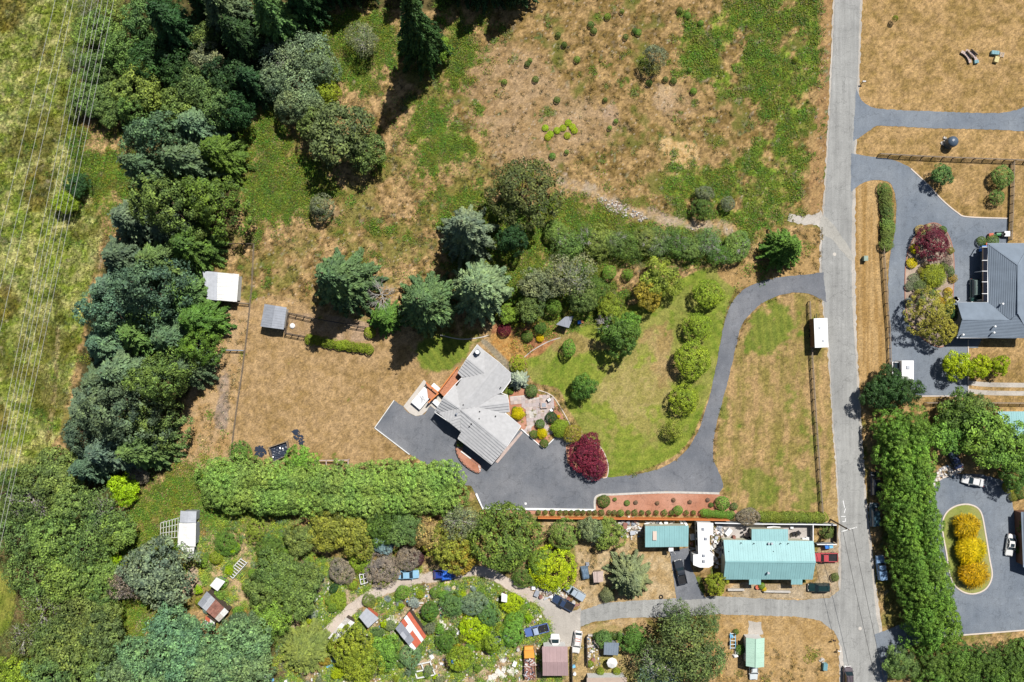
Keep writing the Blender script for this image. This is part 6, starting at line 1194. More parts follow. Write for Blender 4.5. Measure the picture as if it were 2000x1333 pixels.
# tarps over parked things
def tarp(label, px, py, sx, sy, hgt, deg, mat, name='tarp', cat='tarp'):
    rg = random.Random(px); n = 8; mb = MB(); c0 = W(px, py); a = math.radians(deg); vs = []
    for j in range(n + 1):
        for i in range(n + 1):
            u, v = i / n * 2 - 1, j / n * 2 - 1; r = max(abs(u), abs(v)); z_ = hgt * (1 - max(0, (r - .6) / .4) ** 2 * .9) + rg.uniform(-.06, .06)
            x, y = u * sx / 2, v * sy / 2; vs.append((c0.x + x * math.cos(a) - y * math.sin(a), c0.y + x * math.sin(a) + y * math.cos(a), max(.05, z_)))
    mb.add(vs, [(j * (n + 1) + i, j * (n + 1) + i + 1, (j + 1) * (n + 1) + i + 1, (j + 1) * (n + 1) + i) for j in range(n) for i in range(n)]); return solo(name, mb, mat, label, cat)
tarp('bright blue tarp draped over the blue car beside the track', 873, 1121, 2.4, 2.0, 1.75, 5, M['bluetarp'])
tarp('crumpled grey tarp left of the half-covered grey-blue car', 962, 1255, 1.8, 1.3, 1.0, 10, M['galvdark'])
tarp('grey-blue tarp in front of the half-covered car', 950, 1257, 1.4, 1.1, .7, 0, M['galv'])
# white box trailer at the road verge
tl = thing('box_trailer', 'tall white-roofed trailer with brown sides on the road verge', 'trailer', W(1600, 650) * Vector((1, 1, 0)))
zt = 2.9; rf = [W(*q, zt) for q in ((1587, 624), (1617, 621), (1620, 677), (1591, 680))]; xa = min(q.x for q in rf); xb = max(q.x for q in rf)
cxm = W(1604, 650.5, zt); part('body', MB().box((cxm.x, cxm.y, 1.55), (2.5, 5.5, 2.4), .04), M['wall_brown'], tl); part('roof', MB().box((cxm.x, cxm.y, 2.82), (2.6, 5.62, .1), .04), M['white'], tl)
for s in (-1, 1):
    for dy in (-.5, .5): part('wheel', MB().loft([[(cxm.x + s * 1.2 + x, cxm.y + dy + .33 * math.cos(t), .33 + .33 * math.sin(t)) for t in [2 * math.pi * k / 12 for k in range(12)]] for x in (-.1, .1)]), M['tyre'], tl)
part('hitch', MB().bar((cxm.x, cxm.y + 2.7, .5), (cxm.x, cxm.y + 3.7, .45), .12, .1), M['black'], tl); part('door', MB().box((cxm.x - 1.27, cxm.y + 1.2, 1.5), (.05, .8, 1.9), .04), M['darkwood'], tl)
for x, y in ((-.3, 1.0), (.4, -1.5)): part('roof_vent', MB().box((cxm.x + x, cxm.y + y, 2.92), (.35, .35, .12)), M['galv'], tl)
# white motorhome with glazed side
mhx = thing('motorhome', 'white motorhome with big dark windows parked near the verge fence', 'motorhome', W(1762, 727) * Vector((1, 1, 0))); c_ = W(1773, 726, 3); 
part('body', MB().box((c_.x, c_.y, 1.6), (2.2, 4.1, 2.6)), M['white'], mhx); part('roof', MB().box((c_.x, c_.y, 2.95), (2.3, 4.2, .1)), M['white'], mhx)
part('cab', MB().box((c_.x - 1.65, c_.y - .1, .9), (1.25, 3.8, 1.2)), M['white'], mhx); gl = W(1754, 727, 2)
for k in range(3): part('window', MB().box((gl.x + .1, gl.y + 1.25 - k * 1.25, 1.7), (1.35, 1.15, .5)), M['glass'], mhx)
for k in range(4): part('window_bar', MB().box((gl.x + .1, gl.y + 1.87 - k * 1.25, 1.72), (1.45, .08, .56)), M['white'], mhx)
part('roof_vent', MB().box((c_.x, c_.y + .8, 3.08), (.6, .6, .18)), M['galv'], mhx)
for s in (-1, 1):
    for dy in (-1.4, 1.3): part('wheel', MB().loft([[(c_.x - .3 + s * 1.2 + x, c_.y + dy + .36 * math.cos(t), .36 + .36 * math.sin(t)) for t in [2 * math.pi * k / 12 for k in range(12)]] for x in (-.1, .1)]), M['tyre'], mhx)
# orange flatbed lorry with a load of scrap
ot = thing('flatbed_truck', 'orange-cabbed flatbed truck loaded with pale scrap beside the pinkish shed', 'truck', W(1034, 1290) * Vector((1, 1, 0)), math.radians(93))
orange = (.75, .33, .06)
link('cab', MB().loft([ringx(1.0, .95, .5, 1.5), ringx(1.2, 1.0, .5, 2.0), ringx(2.2, .98, .5, 2.0), ringx(2.5, .95, .5, 1.4)]).mesh('cab', M['paint']), ot, color=orange)
link('bonnet', MB().loft([ringx(2.45, .9, .5, 1.25), ringx(3.1, .85, .5, 1.1)]).mesh('bonnet', M['paint']), ot, color=orange); link('windshield', MB().add([(2.22, -.85, 1.9), (2.22, .85, 1.9), (2.52, .88, 1.35), (2.52, -.88, 1.35)], [(0, 1, 2, 3)]).mesh('windshield', M['glass']), ot)
link('bed', MB().box((-1.2, 0, .95), (4.0, 2.1, .14)).box((-1.2, 1.02, 1.2), (4.0, .06, .4)).box((-1.2, -1.02, 1.2), (4.0, .06, .4)).mesh('bed', M['rust']), ot)
for x in (2.1, -2.2):
    for s in (-1, 1): link('wheel', MB().loft([[(x + .42 * math.cos(t), s * .9 + y, .42 + .42 * math.sin(t)) for t in [2 * math.pi * k / 12 for k in range(12)]] for y in (-.13, .13)]).mesh('wheel', M['tyre']), ot)
rg = random.Random(5); pal = ((.7, .7, .68), (.25, .12, .08), (.5, .5, .55), (.08, .08, .1), (.6, .45, .4))
for k in range(26):
    a = math.radians(93); x, y = rg.uniform(-3.1, .7), rg.uniform(-.85, .85); wx = ot.location.x + x * math.cos(a) - y * math.sin(a); wy = ot.location.y + x * math.sin(a) + y * math.cos(a)
    L = rg.uniform(.5, 1.3); o = link('scrap_bar', MB().box((0, 0, 0), (L, .1, .08), 0).box((L * .3, .1, .05), (.2, .3, .1)).mesh('scrap_bar', M['matte']), None, (wx, wy, 1.12 + .05 * k * .4), rg.random() * 3, color=pal[k % 5])
    setp(o, 'odd bar of scrap metal heaped on the orange flatbed truck', 'scrap', 'scrap on the flatbed truck')
# ---------------------------------------------------------------- fences
def fence(label, pts, hgt=1.2, post=2.1, rails=3, mat=None, board=.14, name='fence', pw=.14):
    thin = pw < .1; mat = mat or M['wood']; P_ = [W(*p) for p in pts]; o = thing(name, label, 'fence', P_[0].copy())
    pm_ = MB().box((0, 0, hgt / 2), (pw, pw, hgt + .1)).mesh('post', mat)
    for a, b in zip(P_[:-1], P_[1:]):
        L = (b - a).length; n = max(1, round(L / post)); d = (b - a).normalized(); sd = Vector((-d.y, d.x, 0)) * .08
        for k in range(n):
            q = a.lerp(b, k / n); q2 = a.lerp(b, (k + 1) / n); link('post', pm_, o, q - P_[0])
            for r_ in range(rails):
                z_ = Vector((0, 0, hgt * (r_ + .75) / rails)); part('rail', MB().bar(q + sd + z_, q2 + sd + z_, .05, board), mat, o)
            if not thin: part('cap_rail', MB().bar(q + Vector((0, 0, hgt + .07)), q2 + Vector((0, 0, hgt + .07)), .12, .04), mat, o)
        if b is P_[-1]: link('post', pm_, o, b - P_[0])
    return o
fence('long dark rail fence beside the street along the dry lawn', [(1578, 590), (1583, 700), (1588, 780), (1594, 870), (1599, 940), (1603, 1000)], mat=M['wood'])
fence('rail fence running right above the slate house driveway', [(1715, 303), (1800, 308), (1900, 312), (2060, 318)])
fence('rail fence along the mown verge beside the olive clipped hedge', [(1721, 480), (1727, 570), (1733, 640), (1736, 722)])
fence('short side fence rising to the top from the slate-roofed house', [(1974, 318), (1972, 400), (1969, 470)], rails=4, post=1.6)
fence('rail fence below the two-track path east of the dark tree', [(1805, 787), (1850, 786), (1950, 787), (2060, 788)])
fence('dark pen fence along the top of the fenced pen', [(566, 612), (610, 622), (715, 640)], 1.4, 1.6, 2, M['darkwood'])
fence('dark pen fence along the lower left of the fenced pen', [(560, 651), (597, 658)], 1.4, 1.3, 2, M['darkwood'])
fence('dark pen fence between the grey corrugated shed and the pen', [(566, 612), (560, 651)], 1.4, 1.6, 2, M['darkwood'])
fence('thin wire fence line between the meadow and the narrow strip', [(497, 478), (493, 560), (485, 640), (475, 720), (463, 800), (450, 905)], 1.1, 2.6, 3, M['wood'], .04, pw=.09)
fence('dark fence line above the narrow strip', [(430, 478), (497, 478)], 1.3, 2.2, 3, M['darkwood'])
fence('short cross fence in the narrow strip near the shed', [(467, 592), (488, 594)], 1.0, 1.5, 2, M['wood'])
fence('low angled net fence across the narrow strip', [(438, 684), (478, 685)], 1.0, 1.6, 2, M['galvdark'])
def board_fence(label, pts, hgt, mat, w=.9, th=.06, capmat=None, name='fence'):
    P_ = [W(*p) for p in pts]; o = thing(name, label, 'fence', P_[0].copy())
    for a, b in zip(P_[:-1], P_[1:]):
        L = (b - a).length; n = max(1, round(L / w)); rz = math.atan2((b - a).y, (b - a).x); mm = MB().box((0, 0, hgt / 2), (L / n - .02, th, hgt)).mesh('panel', mat); cm = MB().box((0, 0, hgt + .04), (L / n, .16, .06)).mesh('cap', capmat or mat)
        for k in range(n): q = a.lerp(b, (k + .5) / n) - P_[0]; link('panel', mm, o, q, rz); link('cap', cm, o, q, rz)
    return o
rw_ = MB().prism([W(*q)[:2] for q in ((940, 1006), (1438, 1008), (1438, 1012), (940, 1010))], 0, .02)
board_fence('long orange-brown board fence below the red bark strip', [(1050, 1009), (1240, 1011), (1420, 1013)], 1.7, M['cedar'], 1.8, .1)
board_fence('pale-capped panel fence above the yard of the turquoise house', [(1392, 1018), (1480, 1020), (1585, 1021), (1627, 1022)], 1.7, M['wall_grey'], 1.8, .1, M['white'])
board_fence('short panel fence at the street side of the corner yard', [(1628, 1022), (1628, 1058)], 1.6, M['darkwood'], 1.5)
board_fence('white-capped fence between the red pickup and the corner yard', [(1590, 1060), (1628, 1060)], 1.5, M['wall_grey'], 1.5, .08, M['white'])
board_fence('short fence dividing the patio from the weedy corner', [(1582, 1022), (1582, 1058)], 1.6, M['wall_grey'], 1.5, .08, M['white'])
board_fence('dark fence around the small yard beside the dark-roofed shed', [(1145, 1240), (1146, 1295)], 1.3, M['darkwood'], 1.5)
board_fence('pale low wall between the lane and the small yard', [(1148, 1240), (1218, 1238)], .6, M['stone'], 1.4, .3)
board_fence('grey low block wall along the front of the turquoise house', [(1420, 1151), (1452, 1151)], .6, M['stone'], 1, .35)
board_fence('grey low block wall between the two front porches', [(1490, 1154), (1542, 1155)], .6, M['stone'], 1, .35)
board_fence('dark fence below the green hedge strip of the white van drive', [(1116, 1262), (1117, 1333)], 1.3, M['darkwood'], 1.5)
# ---------------------------------------------------------------- poles and wires
def cyl(a, b, r, n=8): return MB().tube([a, b], [r, r], n)
p0 = W(1622, 1015); up_ = thing('utility_pole', 'leaning-looking wooden street pole with a white crossarm above the asphalt', 'utility pole', p0)
part('pole', MB().tube([p0, p0 + Vector((0, 0, 8.6))], [.17, .12], 8), M['bark'], up_); hd = W(1659, 1034, 8.3); hd = p0 + Vector((0, 0, 8.3))
part('crossarm', MB().bar(hd + Vector((-1.3, -.35, 0)), hd + Vector((1.5, .45, 0)), .14, .14), M['whitedirty'], up_); part('transformer', MB().lathe(hd + Vector((.25, -.1, -1.6)), [(.2, 0), (.22, .1), (.22, .7), (.1, .8)], 10), M['galvdark'], up_)
for t in (-1.1, -.2, .6, 1.3): part('insulator', MB().lathe(hd + Vector((t, t * .3, .07)), [(.05, 0), (.07, .1), (.03, .2)], 7), M['white'], up_)
part('brace', MB().bar(hd + Vector((-.8, -.2, 0)), hd + Vector((0, 0, -.8)), .05, .05), M['bark'], up_)
p1 = W(45, 952); lp = thing('utility_pole', 'tall brown pole reaching out of the picture at the left edge', 'utility pole', p1)
part('pole', MB().tube([p1, p1 + Vector((0, 0, 14))], [.24, .15], 9), M['bark'], lp); hp = p1 + Vector((0, 0, 13))
part('crossarm', MB().bar(hp + Vector((-2.5, -.6, 0)), hp + Vector((2.5, .6, 0)), .16, .16), M['bark'], lp)
Wm = M['wirepale'] = mat_plain('bright_wire', (.5, .5, .48), .5, .05); Wd_ = M['wiredark'] = mat_plain('dark_wire', (.03, .03, .03), .6, .05)
def wire(label, a, b, sag, r, mat, group):
    mb = MB(); n = 14; mb.tube([a.lerp(b, k / n) - Vector((0, 0, sag * 4 * (k / n) * (1 - k / n))) for k in range(n + 1)], [r] * (n + 1), 5); return solo('power_line', mb, mat, label, 'power line', group)
for i, (xa_, xb_) in enumerate(((102, 21), (127, 46), (138, 62), (163, 96), (175, 107), (187, 117), (194, 125), (206, 137), (217, 147))):
    s = (xb_ - xa_) / 340; zz = 13 + (i % 3) * .5
    wire('pale power line, number %s of nine counted from the picture edge side' % ('one two three four five six seven eight nine'.split()[i]), W(xa_ - s * 500, -500, zz), W(xa_ + s * 1300, 1300, zz), 1.0, .025, Wm, 'power lines over the rough field')
for i, t in enumerate((-1.1, .6)): wire(('dark street wire from the pole crossarm, the one nearer the lawn', 'dark street wire from the pole crossarm, the one nearer the hedge')[i], hd + Vector((t, t * .3, .25)), Vector((72.5 + t * .9 - 1.5, -74, 8.0)), .5, .035, Wd_, 'dark wires over the street')
# ---------------------------------------------------------------- small things on the ground
def mailbox(px, py, label, mat='white', rz=0):
    o = thing('mailbox', label, 'mailbox', W(px, py), rz); link('post', MB().box((0, 0, .5), (.1, .1, 1.0)).mesh('post', M['wood']), o)
    b = MB().loft([[(x, -.12, 1.0), (x, .12, 1.0), (x, .12, 1.14), (x, .07, 1.23), (x, -.07, 1.23), (x, -.12, 1.14)] for x in (-.3, .3)]); link('box', b.mesh('box', M[mat]), o); link('flag', MB().box((0, .15, 1.2), (.05, .02, .25)).mesh('flag', M['redsheet']), o)
mailbox(1683, 163, 'white mailbox on a post at the mouth of the upper driveway'); mailbox(1635, 1268, 'small pale mailbox beside the lower dry lot', 'whitedirty'); mailbox(1625, 1248, 'dark mailbox on a post at the lower dry lot', 'black')
def tank(px, py, r, h, mat, label, cat='water tank', name='water_tank'):
    p = W(px, py, h * .7) * Vector((1, 1, 0)); o = thing(name, label, cat, p); link('wall', MB().lathe((0, 0, 0), [(r, 0), (r, h * .7)], 24).mesh('wall', mat), o)
    link('roof', MB().dome((0, 0, h * .7), r, h * .3, 24, 5).mesh('roof', mat, smooth=True), o); link('hatch', MB().lathe((-.25, .1, h * .93), [(.22, 0), (.22, .14), (0, .15)], 12).mesh('hatch', M['galvdark']), o)
tank(1861, 277, 1.05, 2.3, mat_plain('dark_blue_plastic', (.07, .10, .14), .35, .1), 'round dark blue-grey water tank on the dry strip')
heap('pale stones and a bush stub beside the dark water tank', [(1838, 270), (1848, 268), (1845, 282), (1836, 284)], .5, M['stone'], 'stone', 'stone', 4, 9)
def arc_bench(px, py, a, label):
    o = thing('bench', label, 'bench', W(px, py), a)
    for k in range(7):
        t = (k - 3) * .16; x, y = 2.6 * math.sin(t), 2.6 * (1 - math.cos(t)); link('plank', MB().box((0, 0, .42), (.44, .55, .08)).mesh('plank', M['paver']), o, (x, -y, 0), -t)
    for k in (-1, 1): link('leg', MB().box((0, 0, .2), (.12, .5, .4)).mesh('leg', M['wood']), o, (k * .9, -.2, 0))
    link('backrest', MB().box((0, .3, .7), (1.7, .08, .5)).mesh('backrest', M['wood']), o)
arc_bench(1887, 111, -.9, 'left one of two curved pale benches on the dry lot'); arc_bench(1897, 107, -.75, 'right one of two curved pale benches on the dry lot')
def crate(px, py, s, h, label, mat, name='crate', cat='crate', rz=.2):
    p = W(px, py); mb = MB().box((p.x, p.y, h / 2), (s[0], s[1], h), rz)
    for k in (-1, 0, 1): mb.box((p.x + k * s[0] * .3 * math.cos(rz), p.y + k * s[0] * .3 * math.sin(rz), h + .02), (s[0] * .22, s[1] * 1.02, .04), rz)
    return solo(name, mb, M[mat] if isinstance(mat, str) else mat, label, cat)
teal_ = mat_plain('teal_plastic', (.16, .32, .36), .5, .1); yel_ = mat_plain('yellow_cloth', (.6, .52, .25), .7, .1); blu_ = mat_plain('blue_plastic', (.05, .2, .6), .45, .1); lbl = mat_plain('light_blue_plastic', (.2, .5, .75), .4, .1)
crate(1905, 122, (.8, .6), .45, 'small teal box below the curved benches', teal_, 'box', 'box'); crate(1941, 105, (1.5, .7), .6, 'dark teal lounger with a pale stripe on the dry lot', teal_, 'lounger', 'lounger', -.1)
crate(1944, 118, (.8, 1.1), .55, 'yellow-cushioned seat below the teal lounger', yel_, 'seat', 'seat', -.3)
fr = thing('folding_rack', 'pale pink slatted rack at the right of the teal lounger', 'rack', W(1956, 108), -.2)
for k in range(4): link('slat', MB().box((0, .35 - k * .23, .2), (.8, .08, .05)).mesh('slat', M['kerb']), fr)
for s in (-1, 1): link('side_rail', MB().box((s * .35, 0, .14), (.06, .95, .06)).mesh('side_rail', M['kerb']), fr)
fh = thing('hydrant', 'grey-green utility cabinet standing on the mown verge', 'utility cabinet', W(1687, 506)); link('cabinet', MB().box((0, 0, .5), (.7, .9, 1.0)).mesh('cabinet', mat_plain('sage', (.2, .28, .22), .6, .1)), fh); link('lid', MB().box((0, 0, 1.03), (.8, 1.0, .08)).mesh('lid', mat_plain('sage_lid', (.26, .33, .27), .6, .15)), fh)
fh.name = 'utility_cabinet'
for x, y, l in ((1630, 497, 'round manhole cover near the top dirt track junction'), (1680, 1228, 'round manhole cover in the lower part of the street')):
    p = W(x, y, .04); o = solo('manhole_cover', MB().prism([(p.x + .34 * math.cos(t), p.y + .34 * math.sin(t)) for t in [6.283 * k / 20 for k in range(20)]], .02, .045).prism([(p.x + .22 * math.cos(t), p.y + .22 * math.sin(t)) for t in [6.283 * k / 20 for k in range(20)]], .03, .052), M['concrete'], l, 'manhole cover')
# white survey marks painted on the street
struct('road_marking', MB().box((*W(1648, 985)[:2], .036), (.12, 1.4, .004), .2).box((*W(1650, 998)[:2], .036), (.12, .9, .004), -.3).box((*W(1647, 1009)[:2], .036), (.9, .1, .004)).box((*W(1651, 1016)[:2], .036), (.1, .7, .004)).box((*W(1648, 1019)[:2], .036), (.6, .1, .004)), M['white'])
def bin_(px, py, mat, label, s=.7, h=1.1):
    o = thing('wheelie_bin', label, 'bin', W(px, py), .1); link('body', MB().box((0, 0, h / 2), (s, s, h), 0, 1.12).mesh('body', mat), o); link('lid', MB().box((0, 0, h + .04), (s * 1.2, s * 1.2, .09)).mesh('lid', mat), o)
    for k in (-1, 1): link('wheel', MB().box((k * .25, -s / 2, .12), (.08, .2, .24)).mesh('wheel', M['tyre']), o)
bin_(1618, 1064, lbl, 'light blue bin at the end of the white-capped fence'); bin_(1611, 1065, blu_, 'darker blue bin next to the light blue one'); bin_(1131, 630, blu_, 'small blue drum by the little grey shed', .55, .7); bin_(1137, 629, mat_plain('orange_pot', (.5, .2, .08), .7, .1), 'small orange pot beside the blue drum', .4, .4)
bin_(1916, 487, blu_, 'bright blue bin at the corner of the slate-roofed house', .9, 1.3); bin_(1925, 478, M['redsheet'], 'red pot above the bright blue bin', .5, .6); bin_(1932, 461, M['redsheet'], 'red and white container by the garden tractor', .7, .7)
gt = thing('garden_tractor', 'green ride-on mower parked above the slate-roofed house', 'mower', W(1950, 459), math.pi)
grn_ = mat_plain('tractor_green', (.05, .22, .08), .4, .1); link('bonnet', MB().loft([ringx(-.1, .28, .35, .85), ringx(.8, .25, .35, .75)]).mesh('bonnet', grn_), gt); link('mower_deck', MB().box((-.1, 0, .2), (.7, 1.0, .12)).mesh('mower_deck', M['black']), gt); link('seat', MB().box((-.5, 0, .65), (.4, .45, .1)).box((-.72, 0, .85), (.08, .45, .4)).mesh('seat', M['black']), gt); link('steering_wheel', MB().lathe((-.15, 0, .95), [(.18, 0), (.18, .03)], 12).mesh('steering_wheel', M['black']), gt)
for x, s, r in ((.55, 1, .2), (.55, -1, .2), (-.55, 1, .28), (-.55, -1, .28)): link('wheel', MB().loft([[(x + r * math.cos(t), s * .42 + y, r + r * math.sin(t)) for t in [6.283 * k / 10 for k in range(10)]] for y in (-.09, .09)]).mesh('wheel', M['tyre']), gt)
crate(1963, 458, (1.2, 1.0), .8, 'white garden cart behind the green mower', 'white', 'cart', 'cart', 0)
for k, (x, y, l) in enumerate(((1867, 586, 'white round planter at the corner of the slate-roofed house'), (1864, 583, 'dark pot next to the white round planter'), (1007, 970, 'x'))):
    if l != 'x': p = W(x, y); solo('plant_pot', MB().lathe(p, [(.25, 0), (.36, .5), (.36, .55), (.28, .55), (.26, .45)], 12), M['white'] if k == 0 else M['black'], l, 'pot')
p = W(1026.5, 984, 0); solo('paving_slab', MB().box((p.x, p.y, .06), (.4, .4, .12)).box((p.x, p.y, .13), (.3, .3, .04)), M['white'], 'small white box lying on the lower part of the parking court', 'box')
for x, y, l in ((800, 1, ''),): pass
# parasol, tents, hut in the yards
ps = thing('parasol', 'white parasol open below the dark flat-roofed shed', 'parasol', W(1193, 1287)); link('pole', MB().tube([(0, 0, 0), (0, 0, 2.3)], [.03, .03], 6).mesh('pole', M['wood']), ps)
for k in range(8):
    a, b = k * math.pi / 4, (k + 1) * math.pi / 4; link('canopy_panel', MB().add([(0, 0, 2.5), (1.05 * math.cos(a), 1.05 * math.sin(a), 2.05), (1.05 * math.cos(b), 1.05 * math.sin(b), 2.05)], [(0, 1, 2)]).mesh('canopy_panel', M['whitedirty']), ps)
house('shed', 'tiny weathered pink-grey hut alone on the dry yard', 'shed', ((1158, 1117), (1178, 1115), (1178, 1136), (1160, 1138)), (1.9, 1.9, 1.9, 1.9), 'v', 2.1, mode='courses', mat=M['paver'], wall=M['wood'], step=.4)
tarp('blue-grey tent-like tarp next to the lime thicket', 1142, 1118, 1.6, 2.6, 1.3, 10, mat_plain('tent_blue', (.12, .18, .25), .6, .1), 'tent', 'tent'); tarp('small dark folded tarp beside the tent-like one', 1147, 1102, .8, .8, .5, 0, M['galvdark'])
tp = W(1291, 1166); tr_ = thing('tyre', 'lone old tyre lying beside the lane', 'tyre', tp); link('tread', MB().tube([(.33 * math.cos(t), .33 * math.sin(t), .12) for t in [6.283 * k / 16 for k in range(17)]], [.11] * 17, 6).mesh('tread', M['tyre']), tr_)
wg = thing('wagon_wheel', 'round wooden table with dark seats at the upper yard of the turquoise house', 'table', W(1457, 1043)); link('tabletop', MB().lathe((0, 0, .7), [(.5, 0), (.5, .06), (0, .07)], 18).mesh('tabletop', M['paver']), wg); link('pedestal', MB().lathe((0, 0, 0), [(.2, 0), (.08, .1), (.08, .7)], 8).mesh('pedestal', M['wood']), wg); wg.name = 'round_table'
for k in range(7): t = k * .9; c = thing('stool', 'dark stool drawn round the wooden yard table', 'stool', W(1457, 1043) + Vector((.95 * math.cos(t), .95 * math.sin(t), 0)), t, 'stools round the yard table'); link('seat', MB().box((0, 0, .45), (.38, .4, .08)).mesh('seat', M['black']), c); link('base', MB().box((0, 0, .21), (.1, .1, .4)).mesh('base', M['black']), c)
for x, y, a, l in ((1549, 1042, .2, 'black yard chair at the left of a pair right of the turquoise extension'), (1558, 1040, .8, 'black yard chair at the right of a pair right of the turquoise extension')):
    c = thing('yard_chair', l, 'chair', W(x, y), a); link('seat', MB().box((0, 0, .4), (.7, .7, .1)).mesh('seat', M['black']), c); link('backrest', MB().box((-.36, 0, .7), (.1, .7, .6)).mesh('backrest', M['black']), c)
    for s in (-1, 1): link('armrest', MB().box((0, s * .36, .6), (.7, .08, .08)).mesh('armrest', M['black']), c)
crate(1545, 1029, (.6, .6), .5, 'small white square table on the pale yard', 'white', 'side_table', 'table', 0); crate(1569, 1053, (.9, .6), .7, 'white chest at the lower end of the pale yard', 'white', 'chest', 'chest', 0); crate(1577, 1052, (.9, .7), .6, 'second white chest next to the fence of the weedy corner', 'white', 'chest', 'chest', 0)
crate(1421, 1038, (1.4, .9), .8, 'white slanted tarp-covered crate in the upper yard', 'white', 'crate', 'crate', .9); crate(1432, 1049, (.5, .7), .9, 'rusty red barrel box in the upper yard', 'rust', 'box', 'box', 0)
bk = MB().tube([W(1498, 1031, .4), W(1511, 1028, .5), W(1524, 1030, .4)], [.22, .3, .12], 8); solo('kayak', bk, M['white'], 'slim white boat hull lying above the turquoise extension', 'boat')
p = W(1478, 1146); solo('plant_pot', MB().lathe(p, [(.3, 0), (.42, .5), (.42, .55), (.3, .55)], 12), M['redsheet'], 'red flower tub at the left front porch', 'pot')
for (x0, y0, x1, y1, l) in ((1328, 1015, 1334, 1027, 'left white plank leaning behind the turquoise garage'), (1334, 1015, 1342, 1027, 'right white plank leaning behind the turquoise garage')):
    solo('plank', MB().bar(W(x0, y0, .4), W(x1, y1, .4), .45, .1), M['white'], l, 'plank')
solo('gutter_pipe', MB().bar(W(1095, 1011, .5), W(1135, 1013, .5), .25, .2), M['white'], 'long white pipe at the foot of the orange-brown fence', 'pipe')
sw = thing('boat_trailer', 'narrow blue and white trailer frame left of the pale green carport', 'trailer', W(1430, 1250), 1.57)
for s in (-1, 1): link('side_rail', MB().box((0, s * .5, .5), (3.2, .1, .1)).mesh('side_rail', lbl), sw); link('wheel', MB().box((-.6, s * .65, .3), (.6, .15, .6)).mesh('wheel', M['tyre']), sw)
for k in range(5): link('crossbar', MB().box((-1.4 + k * .7, 0, .5), (.1, 1.0, .08)).mesh('crossbar', M['white']), sw)
sheet('gravel_pad', [(1462, 1214), (1487, 1216), (1490, 1240), (1460, 1240)], .015, M['gravel'])
crate(1609, 1300, (.8, 1.3), .9, 'dark slatted box in the lower dry lot', teal_, 'box', 'box', -.1); heap('pile of pale rubbish beside the dark slatted box', [(1600, 1288), (1608, 1286), (1610, 1294), (1604, 1297)], .5, M['stone'], 'rubbish_pile', 'rubbish', 9, 12)
for k, (x, y, w_, h_) in enumerate(((1438, 1272, .9, 1.0), (1436, 1280, 1.0, .7), (1428, 1242, .6, .8))): tarp(('pale bagged bundle left of the carport', 'white bagged bundle below another left of the carport', 'bluish bundle at the head of the trailer frame')[k], x, y, w_, h_, .6, 20 * k, M['whitedirty'] if k < 2 else lbl, 'bundle', 'bundle')
# stone terraces and clutter in the garden
def slabs(label, pts, s, mat, seed, name='stone_slab', cat='stone slabs'):
    o = thing(name, label, cat, W(*pts[0])); rg = random.Random(seed)
    for x, y in pts:
        p = W(x, y) - o.location; k = rg.uniform(.6, 1.2) * s; n = 6; poly = [(p.x + k * math.cos(6.283 * i / n + rg.uniform(-.3, .3)) * rg.uniform(.6, 1.1), p.y + k * math.sin(6.283 * i / n + rg.uniform(-.3, .3)) * rg.uniform(.6, 1.1)) for i in range(n)]
        link('slab', MB().prism(poly, 0, rg.uniform(.08, .25)).mesh('slab', mat), o)
    return o
cream = mat_plain('cream_stone', (.62, .48, .34), .9, .15, 2); whs = mat_plain('white_stone', (.66, .62, .56), .9, .2, 2)
slabs('cream flagstone terrace at the bend of the gravel track', [(862, 1155), (870, 1150), (878, 1156), (868, 1163), (858, 1166), (850, 1168), (844, 1162), (852, 1158), (876, 1163), (880, 1142), (886, 1148), (874, 1138), (820, 1170), (828, 1166), (836, 1164)], .75, cream, 3, 'terrace', 'terrace')
slabs('pale slab patio between the cabin and the red-sheeted shed', [(757, 1212), (764, 1208), (768, 1214), (762, 1218), (754, 1217)], .8, whs, 4, 'terrace', 'terrace')
slabs('white slabs scattered by the bottom track left of the orange truck', [(985, 1268), (992, 1272), (978, 1282), (984, 1290), (972, 1312), (980, 1318), (966, 1320), (960, 1326), (984, 1306), (998, 1312), (958, 1330), (990, 1262)], .9, whs, 5, 'slab_pile', 'slabs')
slabs('stones edging the path below the olive thicket', [(862, 1214), (868, 1222), (874, 1228), (866, 1234), (856, 1240), (880, 1220), (892, 1232), (898, 1238), (904, 1240), (890, 1242)], .5, whs, 6, 'stones', 'stones')
slabs('pale rocks along the near side of the gravel yard', [(1048, 1192), (1052, 1198), (1056, 1204), (1060, 1210), (1046, 1200), (1042, 1194), (1064, 1220), (1036, 1190), (1050, 1210), (1040, 1205)], .4, whs, 7, 'rocks', 'rocks')
rg = random.Random(17)
